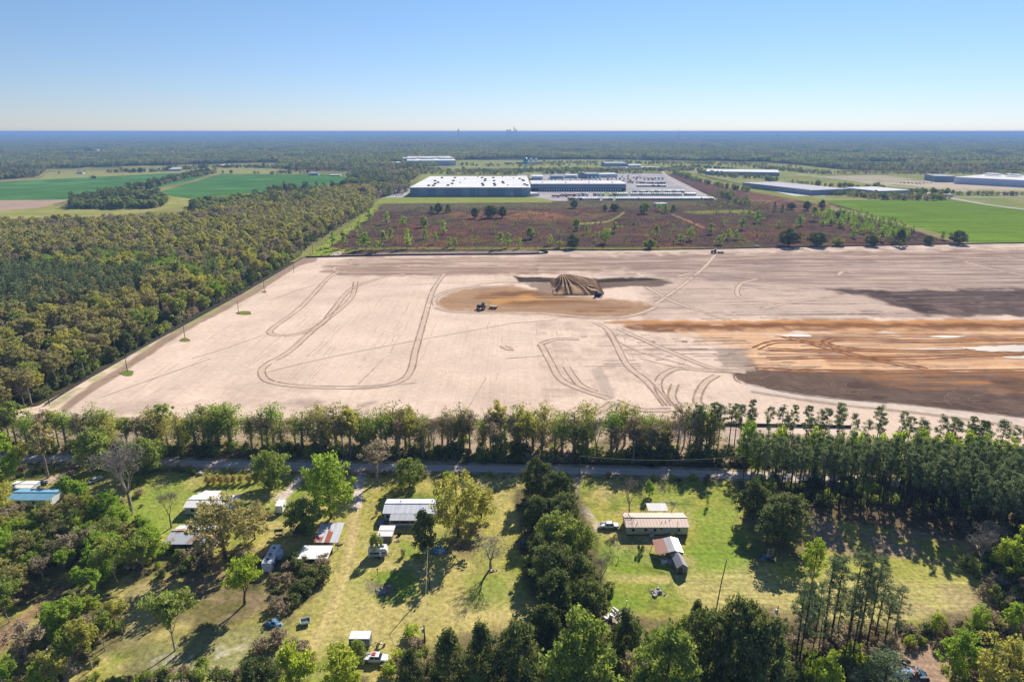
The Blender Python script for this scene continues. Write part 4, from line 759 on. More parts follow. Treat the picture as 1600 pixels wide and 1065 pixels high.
# ------------------------------------------------------------------ prominent trees, each surveyed
PT = [
 ('spring', 517, 809, 708, 84, 'big bright green leafy tree beside the concrete driveway'),
 ('midoak', 478, 832, 776, 62, 'darker green round tree just left of the big bright green one'),
 ('yellow', 716, 838, 736, 88, 'broad yellow green tree east of the grey roofed mobile home'), ('yellow', 752, 812, 764, 62, 'lower yellow green tree leaning over the lawn beside the broad one'),
 ('oak', 664, 862, 797, 42, 'dark glossy tree between the porch roof and the blue tarps'),
 ('bare', 767, 889, 838, 66, 'leafless tree alone on the open lawn with its branch shadow below'),
 ('bare', 983, 806, 742, 54, 'pale leafless tree behind the left end of the tan roofed home'),
 ('column', 1014, 775, 749, 14, 'dense upright green bush on the lawn near the road'),
 ('bare', 1048, 805, 781, 16, 'small leafless tree behind the deck of the tan roofed home'),
 ('young', 1105, 790, 773, 8, 'tiny green sapling alone on the eastern lawn'),
 ('dshrub', 1000, 864, 850, 13, 'small dark round bush in front of the tan roofed home'),
 ('oak', 1220, 846, 774, 86, 'huge dark round evergreen at the corner of the pine plantation'), ('oak', 1176, 812, 752, 54, 'dark evergreen behind and left of the huge round one'), ('midoak', 1190, 790, 742, 50, 'grey green tree by the road at the plantation corner'),
 ('lime', 1270, 905, 838, 36, 'lime green tree standing on the lawn edge before the tall pines'),
 ('willow', 382, 944, 878, 62, 'fine twigged yellow green tree in the rough grass with a long shadow'),
 ('airy', 274, 1016, 925, 84, 'leaning green tree with forked trunk low on the left lawn'),
 ('bare', 205, 804, 700, 92, 'great grey leafless tree left of the white roofed home'), ('bare', 268, 824, 752, 50, 'thin leafless tree in front of the white roofed home'),
 ('olive', 352, 872, 776, 116, 'spreading olive brown tree over the old metal shed'), ('olive', 398, 842, 790, 70, 'half bare olive tree right of the spreading one'),
 ('airy', 126, 802, 742, 56, 'sparse green tree right of the blue roofed home'), ('forest', 75, 746, 662, 44, 'tall straight brown tinged tree beside the dark van'),
 ('spring', 8, 768, 672, 62, 'bright green tree at the left edge by the road'), ('yellow', 6, 818, 752, 56, 'yellow tinted tree at the left edge below the bright one'),
 ('midoak', 425, 762, 700, 60, 'broad grey green tree between the plume grass row and the driveway'), ('bare', 195, 770, 690, 80, 'tangled grey tree at the roadside'), ('midoak', 155, 735, 668, 62, 'green tree at the roadside over the parked car'),
 ('midoak', 230, 738, 680, 66, 'shaggy green tree overhanging the road'), ('brown', 590, 752, 690, 52, 'brown budding tree by the end of the concrete driveway'), ('midoak', 640, 760, 716, 48, 'dark leaved tree by the road behind the porch home'), ('lshrub', 698, 752, 736, 22, 'bright green bush at the roadside left of the broad yellow tree'),
 ('oak', 838, 778, 716, 60, 'first dark tree of the central hedgerow beside the road'), ('oak', 872, 800, 738, 62, 'dark bushy tree of the central hedgerow by the sand drive'), ('oak', 840, 830, 772, 58, 'dark tree on the left side of the central hedgerow'), ('oak', 880, 838, 772, 70, 'dark crowned tree of the central hedgerow left of the pickup'),
 ('midoak', 868, 868, 800, 80, 'green flecked tree in the middle of the central hedgerow'), ('oak', 845, 890, 835, 52, 'dark tree by the blue barrel in the central hedgerow'), ('midoak', 905, 880, 815, 58, 'leafy tree on the right side of the central hedgerow'), ('oak', 862, 925, 850, 80, 'broad dark tree low in the central hedgerow'),
 ('oak', 905, 935, 868, 70, 'dark tree beside the bare bush in the central hedgerow'), ('oak', 870, 975, 893, 86, 'wide dark tree near the foot of the central hedgerow'), ('oak', 920, 978, 905, 66, 'dark tree at the right foot of the central hedgerow'), ('oak', 852, 1008, 940, 64, 'last dark tree where the hedgerow meets the lower wood'),
 ('bare', 936, 920, 868, 50, 'leafless bush tree on the right flank of the hedgerow'), ('dshrub', 950, 930, 908, 26, 'round dark shrub on the lawn edge right of the hedgerow'),
 ('cedar', 703, 1082, 985, 66, 'dark cedar in the lower wood right of the light pole'), ('cedar', 752, 1080, 975, 58, 'dark pointed cedar in the lower wood below the open lawn'), ('oak', 808, 1085, 972, 84, 'wide dark evergreen in the lower wood'), ('cedar', 642, 1092, 1015, 50, 'dark cedar half out of frame at the lower edge'),
 ('midoak', 905, 1125, 962, 118, 'large sunlit green crown at the bottom centre'), ('midoak', 1035, 1125, 972, 108, 'large sunlit crown with broken limbs at the bottom centre right'), ('oak', 975, 1050, 955, 60, 'dark tree in front of the white rubble'), ('brown', 985, 1100, 1020, 44, 'small brown tinged tree between the two large crowns'),
 ('oak', 1105, 1070, 945, 78, 'dark evergreen below the leaning pole'), ('oak', 1150, 1085, 932, 76, 'tall dark evergreen right of the leaning pole'), ('oak', 1185, 1120, 968, 92, 'broad dark evergreen left of the tall pines'), ('cedar', 1085, 1010, 940, 40, 'dark cedar at the lawn edge near the leaning pole'),
 ('lime', 1282, 1110, 1012, 62, 'lime green tree at the foot of the tall pines'), ('tallpine', 1372, 1125, 1022, 78, 'bushy pine crown at the lower edge'), ('willow', 470, 1100, 1010, 60, 'yellow green tree at the bottom left of the white truck'), ('lime', 536, 1090, 1008, 74, 'yellow green tree directly below the white box trailer'), ('midoak', 560, 1040, 1000, 30, 'small green tree against the white box trailer'),
 ('oak', 405, 1085, 1030, 60, 'dark bush tree at the bottom left edge'),
 ('yellow', 1562, 1110, 985, 108, 'large yellow olive tree in the bottom right corner'), ('spring', 1492, 1062, 985, 62, 'fresh green tree over the scrap yard'), ('lime', 1462, 990, 955, 26, 'small lime tree at the edge of the rough lawn'), ('spring', 1524, 990, 943, 32, 'dense green small tree in the lower right hedge'), ('spring', 1578, 990, 942, 34, 'green small tree at the far right of the lower hedge'),
 ('lime', 1572, 905, 838, 54, 'pale green tree at the right edge by the wood'), ('lime', 1600, 890, 806, 50, 'lime tree cut by the right edge'), ('tallpine', 1397, 994, 916, 34, 'lone leaning pine at the edge of the rough lawn'),
 ('midoak', 588, 868, 832, 22, 'small dense green tree by the white camper'),
]
for i, (k, x, y, ty, w, lb) in enumerate(PT): ptree(k, x, y, ty, w * (.88 if 'hedgerow' in lb else 1), lb, var=i % len(VAR[k]))
for i, (x, y, ty, w) in enumerate(((1246, 1052, 892, 26), (1262, 1062, 902, 22), (1243, 1035, 905, 30), (1285, 1012, 870, 38), (1295, 1018, 866, 34), (1306, 995, 926, 22), (1277, 1030, 930, 18), (1325, 1005, 862, 36), (1340, 1012, 872, 34), (1352, 1020, 868, 30), (1366, 1000, 886, 28), (1331, 1030, 900, 26), (1318, 1040, 915, 22), (1380, 1020, 925, 26))):
    ptree('tallpine', x, y, ty, w * 1.3, 'tall thin pine in the small stand on the lower right lawn edge', 'small stand of pines on the lower right', var=i % 4)
for i in range(8): ptree('grassclump', 324 + i * 10.8, 757 - i * .6, 741 - i * .3, 13, 'tan plume grass clump in the row of eight on the left lawn', 'row of plume grass clumps')
for i, (x, y, ty, w) in enumerate(((612, 788, 779, 5), (588, 805, 797, 6), (630, 868, 855, 10))): ptree('bshrub', x, y, ty, w, ['brown shrub by the corner of the porch home', 'second brown shrub left of the porch home', 'small brown shrub at the hitch of the white camper'][i])
ptree('shrub', 1048, 843, 834, 16, 'rounded green bush behind the red and grey shed roof')

def wild(kind, pts, hr, rr_, label, group):
    for x, y in pts:
        h = random.uniform(*hr); tree(kind, x, y, h, h * random.uniform(*rr_), label, group)
def mixwild(pts, kinds, big=25):
    """kinds: (kind, weight, (h0,h1), (r/h lo,hi), label, group)"""
    w = np.cumsum([k[1] for k in kinds]); w = w / w[-1]
    bn = fnoise(pts[:, 0] / big, pts[:, 1] / big, 91)
    for (x, y), b in zip(pts, bn):
        u = min(.999, max(0, (b - .5) * 1.2 + .5 + random.uniform(-.42, .42))); k = kinds[int(np.searchsorted(w, u))]
        h = random.uniform(*k[2]); tree(k[0], x, y, h, h * random.uniform(*k[3]), k[4], k[5])
# belt of trees along the far side of the road
belt = [('belt', 7, (14, 20), (.26, .38), 'slender spring green tree in the belt between road and sand', 'tree belt along the road'), ('forestb', 1, (15, 19.5), (.2, .27), 'budding yellow green tree in the belt between road and sand', 'budding trees in the road belt'),
        ('brown', 1.6, (13, 18), (.2, .28), 'brown tinged thinly leaved tree in the belt between road and sand', 'brown trees in the road belt'), ('bare', 1.2, (13, 18), (.22, .3), 'leafless tree in the belt between road and sand', 'leafless trees in the road belt'), ('midoak', .8, (9, 14), (.3, .4), 'green full crowned tree in the belt between road and sand', 'full crowned trees in the road belt')]
mixwild(scatter_px([(-260, 705), (-200, 690), (300, 694), (700, 692), (1110, 696), (1125, 724), (700, 718), (300, 712), (0, 704)], 5.0, 3), belt, 14)
und = [('dshrub', 1.2, (2.5, 6.5), (.5, .7), 'dark undergrowth bush at the foot of the road belt', 'dark undergrowth of the road belt'), ('shrub', 2.5, (2, 6), (.5, .7), 'green undergrowth bush at the foot of the road belt', 'green undergrowth of the road belt'), ('bshrub', 1, (2, 4), (.5, .7), 'brown undergrowth bush at the foot of the road belt', 'brown undergrowth of the road belt')]
mixwild(scatter_px([(-260, 704), (-200, 697), (300, 702), (700, 706), (1110, 712), (1135, 727), (700, 721), (300, 715), (0, 708)], 3.7, 5), und, 12)
mixwild(scatter_px([(-260, 735), (300, 735), (600, 741), (820, 744), (1180, 752), (1180, 757), (820, 750), (600, 748), (300, 741), (-260, 740)], 9, 6), [('dshrub', 1, (1.2, 3), (.5, .8), 'low dark bush on the near verge of the road', 'bushes on the near verge'), ('bshrub', 1, (1, 2.4), (.6, .8), 'low brown bush on the near verge of the road', 'brown bushes on the near verge')])
# bright broad crowns rising behind the plantation
for i, (x, y, ty, w) in enumerate(((1165, 728, 655, 34), (1212, 734, 668, 30), (1268, 738, 664, 30), (1330, 742, 672, 34), (1372, 744, 676, 40), (1402, 747, 668, 44), (1436, 748, 680, 46), (1470, 750, 674, 44), (1500, 752, 670, 50), (1532, 754, 680, 46), (1566, 757, 684, 44), (1600, 760, 690, 46), (1452, 752, 690, 40), (1516, 757, 694, 40))): ptree('lime' if i % 3 else 'spring', x, y, ty, w, 'bright yellow green broad crown rising behind the plantation pines', 'bright crowns behind the pines')
# pine plantation
pl = scatter_px([(1160, 756), (1180, 776), (1260, 792), (1400, 798), (1480, 826), (1560, 858), (1720, 868), (1720, 790), (1500, 765), (1330, 757)], 3.25, 8, .28)
pl = pl[np.argsort(pl[:, 1])][:290]
for x, y in pl: h = random.uniform(17.5, 21.5); tree('pine', x, y, h, random.uniform(1.35, 2.1), 'plantation pine, %s row from the lawn side' % ORD[int((y - pl[0][1]) / 3.25)], 'pine plantation')
for x, y in scatter_px([(1085, 712), (1085, 694), (1300, 706), (1500, 722), (1640, 742), (1640, 752), (1400, 728), (1200, 718)], 5.2, 12, .4): h = random.uniform(17, 21); tree('pine', x, y, h, random.uniform(1.8, 2.7), 'dark pine of the sparse row beyond the road', 'pines beyond the road')
mixwild(scatter_px([(1140, 728), (1330, 728), (1500, 738), (1640, 752), (1640, 764), (1330, 742), (1140, 737)], 6.6, 13), [('lime', 3, (13, 18.5), (.24, .34), 'lime green tree rising between the pine rows', 'lime trees among the pines'), ('spring', 1.5, (12, 17), (.25, .34), 'bright green tree rising between the pine rows', 'green trees among the pines')])
mixwild(scatter_px([(1190, 776), (1280, 792), (1400, 796), (1500, 825), (1560, 850), (1700, 860), (1700, 800), (1330, 760), (1160, 758)], 7, 14), [('shrub', 1, (2, 6), (.35, .5), 'green bush under the plantation pines', 'undergrowth of the plantation'), ('dshrub', 1, (2, 6), (.35, .5), 'dark bush under the plantation pines', 'dark undergrowth of the plantation'), ('airy', .8, (8, 12), (.2, .3), 'slim green tree under the plantation pines', 'slim trees of the plantation')])
mixwild(scatter_px([(1510, 870), (1560, 850), (1760, 830), (1760, 1000), (1590, 985), (1545, 930)], 5.5, 15), [('bare', 3, (7, 12), (.35, .5), 'grey leafless tree in the thicket at the right edge', 'leafless thicket at the right edge'), ('bshrub', 2, (2, 4), (.5, .8), 'brown bush in the thicket at the right edge', 'brown thicket at the right edge'), ('brown', 1, (8, 12), (.3, .4), 'brown tinged tree in the thicket at the right edge', 'brown trees at the right edge'), ('lime', .6, (7, 11), (.3, .4), 'lime tree in the thicket at the right edge', 'lime trees at the right edge')])
# left yards and woods
lw = [('airy', 2.2, (9, 15), (.25, .4), 'light green tree in the loose wood at lower left', 'light trees of the lower left wood'), ('spring', 2.4, (7, 12), (.35, .48), 'bright leafy tree in the loose wood at lower left', 'leafy trees of the lower left wood'), ('lime', 1.4, (6, 11), (.3, .45), 'lime green tree in the loose wood at lower left', 'lime trees of the lower left wood'),
      ('olive', 1.5, (7, 12), (.38, .5), 'olive brown tree in the loose wood at lower left', 'olive trees of the lower left wood'), ('brown', 1, (7, 11), (.3, .42), 'brown budding tree in the loose wood at lower left', 'brown trees of the lower left wood'), ('midoak', 1, (7, 11), (.38, .5), 'dark leaved tree in the loose wood at lower left', 'dark trees of the lower left wood')]
mixwild(scatter_px([(-420, 830), (-200, 805), (0, 812), (130, 806), (180, 815), (235, 850), (245, 905), (190, 925), (120, 895), (50, 950), (0, 985), (-420, 1080)], 5.4, 21), lw, 12)
mixwild(scatter_px([(-60, 1100), (10, 1050), (90, 985), (130, 935), (190, 955), (200, 985), (170, 1030), (120, 1070), (60, 1110)], 5.8, 22), lw, 12)
mixwild(scatter_px([(-420, 745), (-40, 745), (40, 730), (60, 742), (10, 765), (-40, 800), (-420, 830)], 8.5, 23), lw, 12)
mixwild(scatter_px([(0, 1085), (150, 1062), (230, 1060), (420, 1068), (640, 1070), (660, 1120), (0, 1150)], 6, 24), [('bshrub', 2, (2, 4.5), (.5, .8), 'brown brush along the bottom edge', 'brown brush along the bottom'), ('shrub', 1.4, (2, 5), (.5, .7), 'green brush along the bottom edge', 'green brush along the bottom'), ('bare', .7, (5, 8), (.35, .5), 'leafless small tree in the brush along the bottom edge', 'leafless trees along the bottom')])
mixwild(scatter_px([(414, 905), (440, 878), (512, 872), (510, 905), (480, 935), (455, 965), (425, 975), (415, 940)], 3.6, 25), [('dshrub', 2, (2, 4.5), (.5, .7), 'dark bush in the overgrown clump beside the white sheds', 'overgrown clump by the sheds'), ('bshrub', 2, (2, 4), (.5, .7), 'brown bush in the overgrown clump beside the white sheds', 'brown bushes by the sheds'), ('shrub', 1, (2, 4), (.5, .7), 'green bush in the overgrown clump beside the white sheds', 'green bushes by the sheds')])
mixwild(scatter_px([(250, 850), (330, 862), (420, 862), (425, 880), (330, 895), (240, 885)], 5.2, 26), [('bshrub', 2, (1.5, 4), (.5, .8), 'brown bush around the old metal shed', 'brown bushes round the metal shed'), ('shrub', 1, (1.5, 4), (.5, .7), 'green bush around the old metal shed', 'green bushes round the metal shed')])
mixwild(scatter_px([(430, 990), (470, 1000), (500, 1040), (440, 1050), (400, 1020)], 4, 27), [('bshrub', 2, (2, 4), (.5, .8), 'brown bush below the empty utility trailer', 'brown bushes below the utility trailer'), ('shrub', 1, (1.5, 3), (.5, .7), 'green bush below the empty utility trailer', 'green bushes below the utility trailer')])
mixwild(scatter_px([(620, 1010), (640, 990), (675, 1000), (690, 1060), (600, 1060)], 4.4, 28), [('bshrub', 2, (2, 4.5), (.5, .8), 'brown bush around the foot of the light pole', 'brown bushes round the light pole'), ('lshrub', 1, (1.5, 4), (.5, .7), 'lime green bush around the foot of the light pole', 'lime bushes round the light pole')])
mixwild(scatter_px([(1060, 968), (1200, 965), (1240, 985), (1400, 990), (1560, 972), (1700, 980), (1700, 1030), (1430, 1010), (1300, 1050), (1200, 1010), (1060, 985)], 4.4, 29), [('bshrub', 3, (2, 4.5), (.5, .8), 'brown brush along the lower edge of the rough lawn', 'brown brush below the rough lawn'), ('shrub', 1, (2, 4), (.5, .7), 'green brush along the lower edge of the rough lawn', 'green brush below the rough lawn'), ('bare', 1, (4, 7), (.35, .5), 'leafless bush tree along the lower edge of the rough lawn', 'leafless bushes below the rough lawn')])
mixwild(scatter_px([(1180, 1090), (1300, 1060), (1390, 1040), (1380, 1110), (1200, 1150)], 5.5, 30), [('midoak', 2, (5, 9), (.4, .5), 'green tree in the thicket below the small pine stand', 'thicket below the small pine stand'), ('oak', 2, (5, 9), (.4, .5), 'dark tree in the thicket below the small pine stand', 'dark thicket below the small pine stand'), ('bshrub', 1, (2, 4), (.5, .8), 'brown bush in the thicket below the small pine stand', 'brown thicket below the small pine stand')])
mixwild(scatter_px([(640, 1120), (900, 1060), (1200, 1060), (1200, 1200), (640, 1200)], 7, 31), [('oak', 2, (7, 11), (.4, .5), 'dark tree crowding the bottom centre edge', 'dark trees at the bottom centre'), ('midoak', 2, (7, 11), (.4, .5), 'green tree crowding the bottom centre edge', 'green trees at the bottom centre')])
mixwild(scatter_px([(1470, 1130), (1520, 1060), (1700, 1040), (1700, 1200), (1470, 1200)], 8, 32), [('yellow', 2, (9, 13), (.4, .5), 'yellow olive tree in the bottom right corner wood', 'yellow trees at the bottom right'), ('olive', 1, (9, 13), (.4, .5), 'olive brown tree in the bottom right corner wood', 'olive trees at the bottom right')])

# the left wood: the nearest three hundred one by one, the rest as one stand
WOOD = [(-700, 372), (0, 359), (250, 352), (330, 338), (430, 314), (540, 302), (578, 300), (586, 322), (560, 340), (472, 394), (455, 406), (380, 452), (290, 500), (200, 552), (70, 626), (-150, 720), (-700, 700)]
wp = scatter_px(WOOD, 7.0, 41); d_ = np.hypot(wp[:, 0] * .7 , wp[:, 1]); wp = wp[np.argsort(d_)]
qx, qy = pxa(wp[:, 0], wp[:, 1]); seen = (qx > -60); near = wp[seen][:300]; rest = np.concatenate([wp[seen][300:], wp[~seen]])
woods = [('forest', 2.4, (13, 18), (.24, .3), 'olive brown tree near the front of the big left wood', 'olive trees of the left wood'), ('forestb', 2.6, (13, 18), (.24, .31), 'yellow green budding tree near the front of the big left wood', 'budding trees of the left wood'), ('brown', 1.5, (11, 16), (.24, .3), 'bare brown tree near the front of the big left wood', 'brown trees of the left wood'),
         ('oak', 1.3, (7, 12), (.35, .45), 'dark evergreen near the front of the big left wood', 'evergreens of the left wood'), ('midoak', 1.2, (8, 13), (.33, .42), 'green full crowned tree near the front of the big left wood', 'green trees of the left wood')]
mixwild(near, woods, 16)
def notpine(p): qx, qy = pxa(p[:, 0], p[:, 1]); return ~inside(qx, qy, [(-700, 520), (-700, 440), (120, 436), (235, 448), (220, 478), (100, 500), (-100, 540)])
rest = rest[fnoise(rest[:, 0] / 13, rest[:, 1] / 13, 301) > .27]; m_ = notpine(rest)
farr = rest[:, 1] > 620
K1 = [('forest', 0, 1), ('lime', 0, .25), ('forest', 1, 1), ('forestb', 0, 1.2), ('brown', 0, .6), ('bare', 0, .3), ('spring', 0, .5), ('forestb', 1, 1), ('oak', 0, .5), ('forestb', 3, .8), ('yellow', 1, .5), ('midoak', 1, .6), ('forest', 3, 1), ('tallpine', 1, .5), ('brown', 1, .6), ('bare', 2, .35), ('oak', 2, .4), ('olive', 0, .6), ('spring', 1, .3)]
stand('left_wood', rest[m_ & ~farr], K1, (.62, 1.12), 1)
stand('pine_wood', scatter_px([(-700, 520), (-700, 440), (120, 436), (235, 448), (220, 478), (100, 500), (-100, 540)], 6.2, 45), [('pine', 0), ('pine', 1), ('pine', 2), ('tallpine', 0, .6), ('forest', 1, .2)], (.75, .95), 2)
stand('far_left_wood', rest[m_ & farr], [('fdec', 0), ('fdec', 1), ('forest', 0), ('fdec', 2), ('forestb', 3), ('fdec', 3, .6), ('fround', 0, .3), ('brown', 0, .6)], (.8, 1.12), 3)
stand('wood_edge_undergrowth', scatter_px([(60, 626), (190, 556), (285, 503), (378, 453), (452, 408), (470, 400), (460, 396), (430, 408), (350, 450), (260, 500), (170, 555), (40, 626)], 3.2, 47), [('dshrub', 0), ('shrub', 0), ('dshrub', 1), ('bshrub', 0)], (.8, 2.1), 4)

# scrub field trees
EX = [(1232, 384, 357, 38, 'oak'), (1277, 384, 362, 32, 'oak'), (1362, 384, 366, 22, 'oak'), (1405, 384, 358, 22, 'cedar'), (1450, 382, 368, 16, 'oak'), (1497, 381, 360, 28, 'oak'), (895, 388, 366, 22, 'oak'), (1015, 388, 372, 20, 'midoak'), (897, 325, 312, 14, 'oak'), (945, 329, 320, 9, 'oak'), (960, 329, 318, 15, 'oak'), (1006, 333, 316, 20, 'midoak'),
      (685, 333, 317, 15, 'oak'), (700, 332, 319, 10, 'cedar'), (675, 332, 322, 9, 'cedar'), (766, 340, 320, 24, 'oak'), (742, 341, 324, 14, 'oak'), (785, 340, 322, 16, 'oak'), (1210, 330, 315, 6, 'cedar'), (1222, 331, 319, 6, 'cedar'), (1236, 327, 316, 15, 'oak'), (1260, 328, 314, 13, 'oak'), (1284, 327, 312, 12, 'oak'), (1312, 340, 328, 18, 'oak'),
      (572, 390, 362, 26, 'young'), (560, 387, 366, 14, 'youngb'), (520, 386, 361, 14, 'young'), (537, 388, 360, 16, 'youngb'), (600, 391, 360, 18, 'youngb'), (636, 388, 358, 16, 'young'), (578, 346, 327, 14, 'young'), (604, 350, 330, 12, 'young'), (662, 355, 336, 12, 'midoak'), (665, 373, 353, 12, 'young'), (693, 366, 345, 12, 'young'), (681, 381, 362, 10, 'young'),
      (630, 353, 336, 12, 'young'), (611, 376, 356, 12, 'youngb'), (561, 368, 343, 10, 'young'), (782, 388, 362, 14, 'youngb'), (795, 387, 364, 14, 'young'), (829, 373, 354, 15, 'midoak'), (900, 360, 341, 13, 'midoak'), (917, 365, 349, 10, 'young'), (945, 380, 356, 22, 'young'), (1025, 372, 352, 14, 'youngb'), (960, 363, 347, 16, 'youngb'), (1078, 375, 354, 15, 'young'), (1063, 380, 366, 14, 'young'),
      (1160, 358, 340, 14, 'youngb'), (1183, 348, 330, 16, 'young'), (1110, 365, 348, 14, 'youngb'), (1124, 382, 366, 16, 'young'), (1138, 373, 358, 14, 'young'), (1150, 374, 360, 14, 'young'), (1040, 332, 318, 14, 'young'), (1030, 330, 318, 12, 'young'), (1052, 330, 320, 10, 'cedar'), (702, 386, 370, 10, 'young'), (712, 388, 372, 10, 'young'), (811, 388, 371, 10, 'young'), (860, 383, 366, 9, 'young'), (874, 387, 375, 12, 'lime'), (990, 352, 348, 5, 'cedar'),
      (1376, 376, 355, 14, 'young'), (1393, 376, 350, 14, 'young'), (1472, 374, 361, 12, 'young'), (1308, 384, 371, 20, 'midoak'), (1334, 372, 360, 11, 'young'), (1250, 352, 336, 16, 'young'), (1272, 344, 322, 18, 'youngb'), (1285, 352, 342, 12, 'young'), (1297, 352, 342, 12, 'young'), (1312, 355, 341, 10, 'young'), (1217, 355, 343, 8, 'young'), (1245, 356, 346, 8, 'young')]
DESC = {'oak': 'dark round', 'midoak': 'full green', 'young': 'light green young', 'youngb': 'thin grey green young', 'cedar': 'small dark pointed', 'lime': 'lime green'}
def where(px, py):
    if py > 380: return 'on the edge of the sand'
    if px > 1200: return 'in the eastern scrub by the green crop'
    if py > 345: return 'in the front half of the reddish scrub'
    return 'in the back half of the scrub below the warehouse'
for (x, y, ty, w, k) in EX:
    wh = where(x, y); ptree(k, x, y, ty, w, f'{DESC[k]} tree {wh}', f'{DESC[k]} trees {wh}')
for x, y in scatter_px([(1270, 340), (1290, 330), (1340, 335), (1400, 348), (1430, 362), (1420, 376), (1380, 372), (1320, 362)], 12, 51): tree('young', x, y, random.uniform(6, 11), random.uniform(2, 3.2), 'young green tree in the thicket beside the green crop', 'young thicket by the green crop')
for x, y in scatter_px([(520, 388), (600, 345), (1180, 345), (1260, 380), (1100, 385), (840, 388)], 26, 52): tree(random.choice(['young', 'youngb', 'bshrub']), x, y, random.uniform(2.5, 7), random.uniform(1, 2.2), 'little sapling scattered over the reddish scrub', 'scattered saplings on the scrub')
for x, y in scatter_px([(1110, 300), (1180, 318), (1200, 345), (1120, 335), (1080, 318)], 22, 53): tree('youngb', x, y, random.uniform(4, 9), random.uniform(2, 3), 'sapling on the scrub beyond the end of the trailer yard', 'saplings beyond the trailer yard')
stand('scrub_weeds', scatter_px([(480, 400), (590, 320), (1115, 316), (1250, 316), (1400, 350), (1480, 378), (843, 390)], 5.5, 54), [('dshrub', 0), ('dshrub', 1), ('shrub', 0, .5), ('bshrub', 2, .4), ('shrub', 2, .5)], (.12, .4), 5)
# hedges and clumps between the fields, tree lines by the warehouses
def band(pts, wid, spacing, seed):
    P = gpa(spl(pts, 5)); out = []; rs = np.random.RandomState(seed)
    for a, b in zip(P[:-1], P[1:]):
        L = np.hypot(*(b - a)); n = max(1, int(L * max(1, wid / spacing) / spacing))
        t = rs.rand(n)[:, None]; nn = np.array([-(b - a)[1], (b - a)[0]]) / max(L, 1e-6); out.append(a + (b - a) * t + nn * (rs.rand(n)[:, None] - .5) * wid)
    return np.concatenate(out)
hed = [('fround', 0, .8), ('midoak', 0), ('fround', 1), ('fround', 2), ('oak', 1), ('fdec', 3), ('fround', 3)]
stand('field_clump', scatter_px([(112, 326), (112, 316), (170, 306), (240, 304), (262, 314), (250, 325), (180, 327)], 7, 61), hed, (.85, 1.3), 11)
stand('field_hedge', band([(165, 308), (205, 300), (240, 291), (270, 282), (300, 276), (335, 270)], 30, 8, 62), hed, (.8, 1.2), 12)
stand('field_edge_wood', np.concatenate([scatter_px([(300, 332), (300, 322), (345, 316), (430, 308), (540, 300), (540, 316), (430, 330)], 7, 63), band([(420, 298), (470, 297), (540, 293), (560, 288)], 22, 8, 66)]), hed, (.9, 1.35), 13)
stand('warehouse_side_wood', np.concatenate([scatter_px([(540, 305), (545, 280), (600, 272), (660, 266), (655, 274), (640, 284), (610, 290), (592, 296), (582, 312)], 8, 64), band([(596, 308), (615, 303), (635, 300)], 14, 9, 65)]), hed + [('fdec', 0), ('fdec', 2)], (1, 1.4), 14)
stand('tree_rows_beyond_warehouse', np.concatenate([band([(660, 267), (760, 268), (830, 268), (900, 267), (1000, 266), (1050, 266)], 90, 15, 67), band([(715, 268), (830, 267.5), (960, 266.5), (1095, 265)], 110, 13, 171), band([(1095, 270), (1150, 277), (1200, 279)], 40, 13, 172), band([(1180, 262), (1240, 267), (1290, 272)], 60, 13, 173), band([(1330, 303), (1380, 309), (1480, 310)], 40, 11, 174), band([(850, 255), (1000, 254.5), (1200, 257)], 120, 20, 175), band([(700, 258), (830, 259), (950, 257), (1100, 258), (1240, 262)], 150, 32, 167), band([(1230, 268), (1300, 270), (1450, 272), (1650, 272)], 60, 22, 168), band([(655, 271), (740, 272), (815, 272)], 30, 11, 169), band([(850, 272), (1000, 271)], 40, 14, 170), band([(1050, 268), (1080, 280), (1130, 292), (1170, 300)], 14, 11, 68), band([(1048, 262), (1100, 262), (1180, 271)], 25, 10, 69), band([(1230, 296), (1290, 302), (1340, 308), (1410, 312), (1470, 312)], 26, 11, 70),
    band([(1240, 286), (1290, 291), (1350, 296), (1380, 294)], 26, 12, 71), band([(1420, 302), (1480, 304), (1560, 305), (1640, 306)], 20, 9, 72), band([(1195, 281), (1215, 285)], 15, 10, 73), band([(1130, 300), (1160, 318), (1200, 325)], 30, 18, 79)]), [('fround', 0, .8), ('fround', 1), ('fround', 2), ('fround', 3), ('midoak', 2)], (.75, 1.1), 15)
stand('farmyard_trees', np.concatenate([band([(90, 272), (200, 268), (300, 264)], 20, 60, 74), band([(30, 276), (0, 280), (-200, 290)], 50, 9, 75), band([(170, 270), (240, 268), (330, 262), (400, 262), (470, 264), (560, 266)], 60, 13, 76), band([(420, 272), (455, 270)], 22, 10, 77), band([(143, 279), (150, 279)], 8, 6, 78), band([(340, 271), (440, 272), (480, 271)], 16, 30, 80)]), hed, (.8, 1.15), 16)

# woodland out to the horizon
CLEAR = [[(cx_ - w_ / 2, cy_ - h_ * .3), (cx_ + w_ / 2, cy_ - h_ * .4), (cx_ + w_ * .4, cy_ + h_ * 1.2), (cx_ - w_ * .4, cy_ + h_ * 1.2)] for cx_, cy_, w_, h_ in FARC] + [[(-500, 300), (0, 281), (60, 277), (75, 264), (445, 253), (450, 268), (548, 268), (556, 285), (575, 296), (586, 320), (560, 345), (340, 480), (60, 640), (-500, 800)], [(540, 320), (640, 300), (640, 284), (655, 274), (662, 264), (705, 256), (715, 249), (950, 249), (1200, 253), (1290, 261), (1330, 268), (1450, 271), (1700, 268), (2300, 285), (2600, 720), (300, 720)],
         [(125, 236), (168, 234.5), (166, 240), (128, 241.5)], [(1492, 221.5), (1538, 221), (1540, 224), (1498, 224.5)], [(595, 262), (600, 254), (720, 252), (715, 260)]]
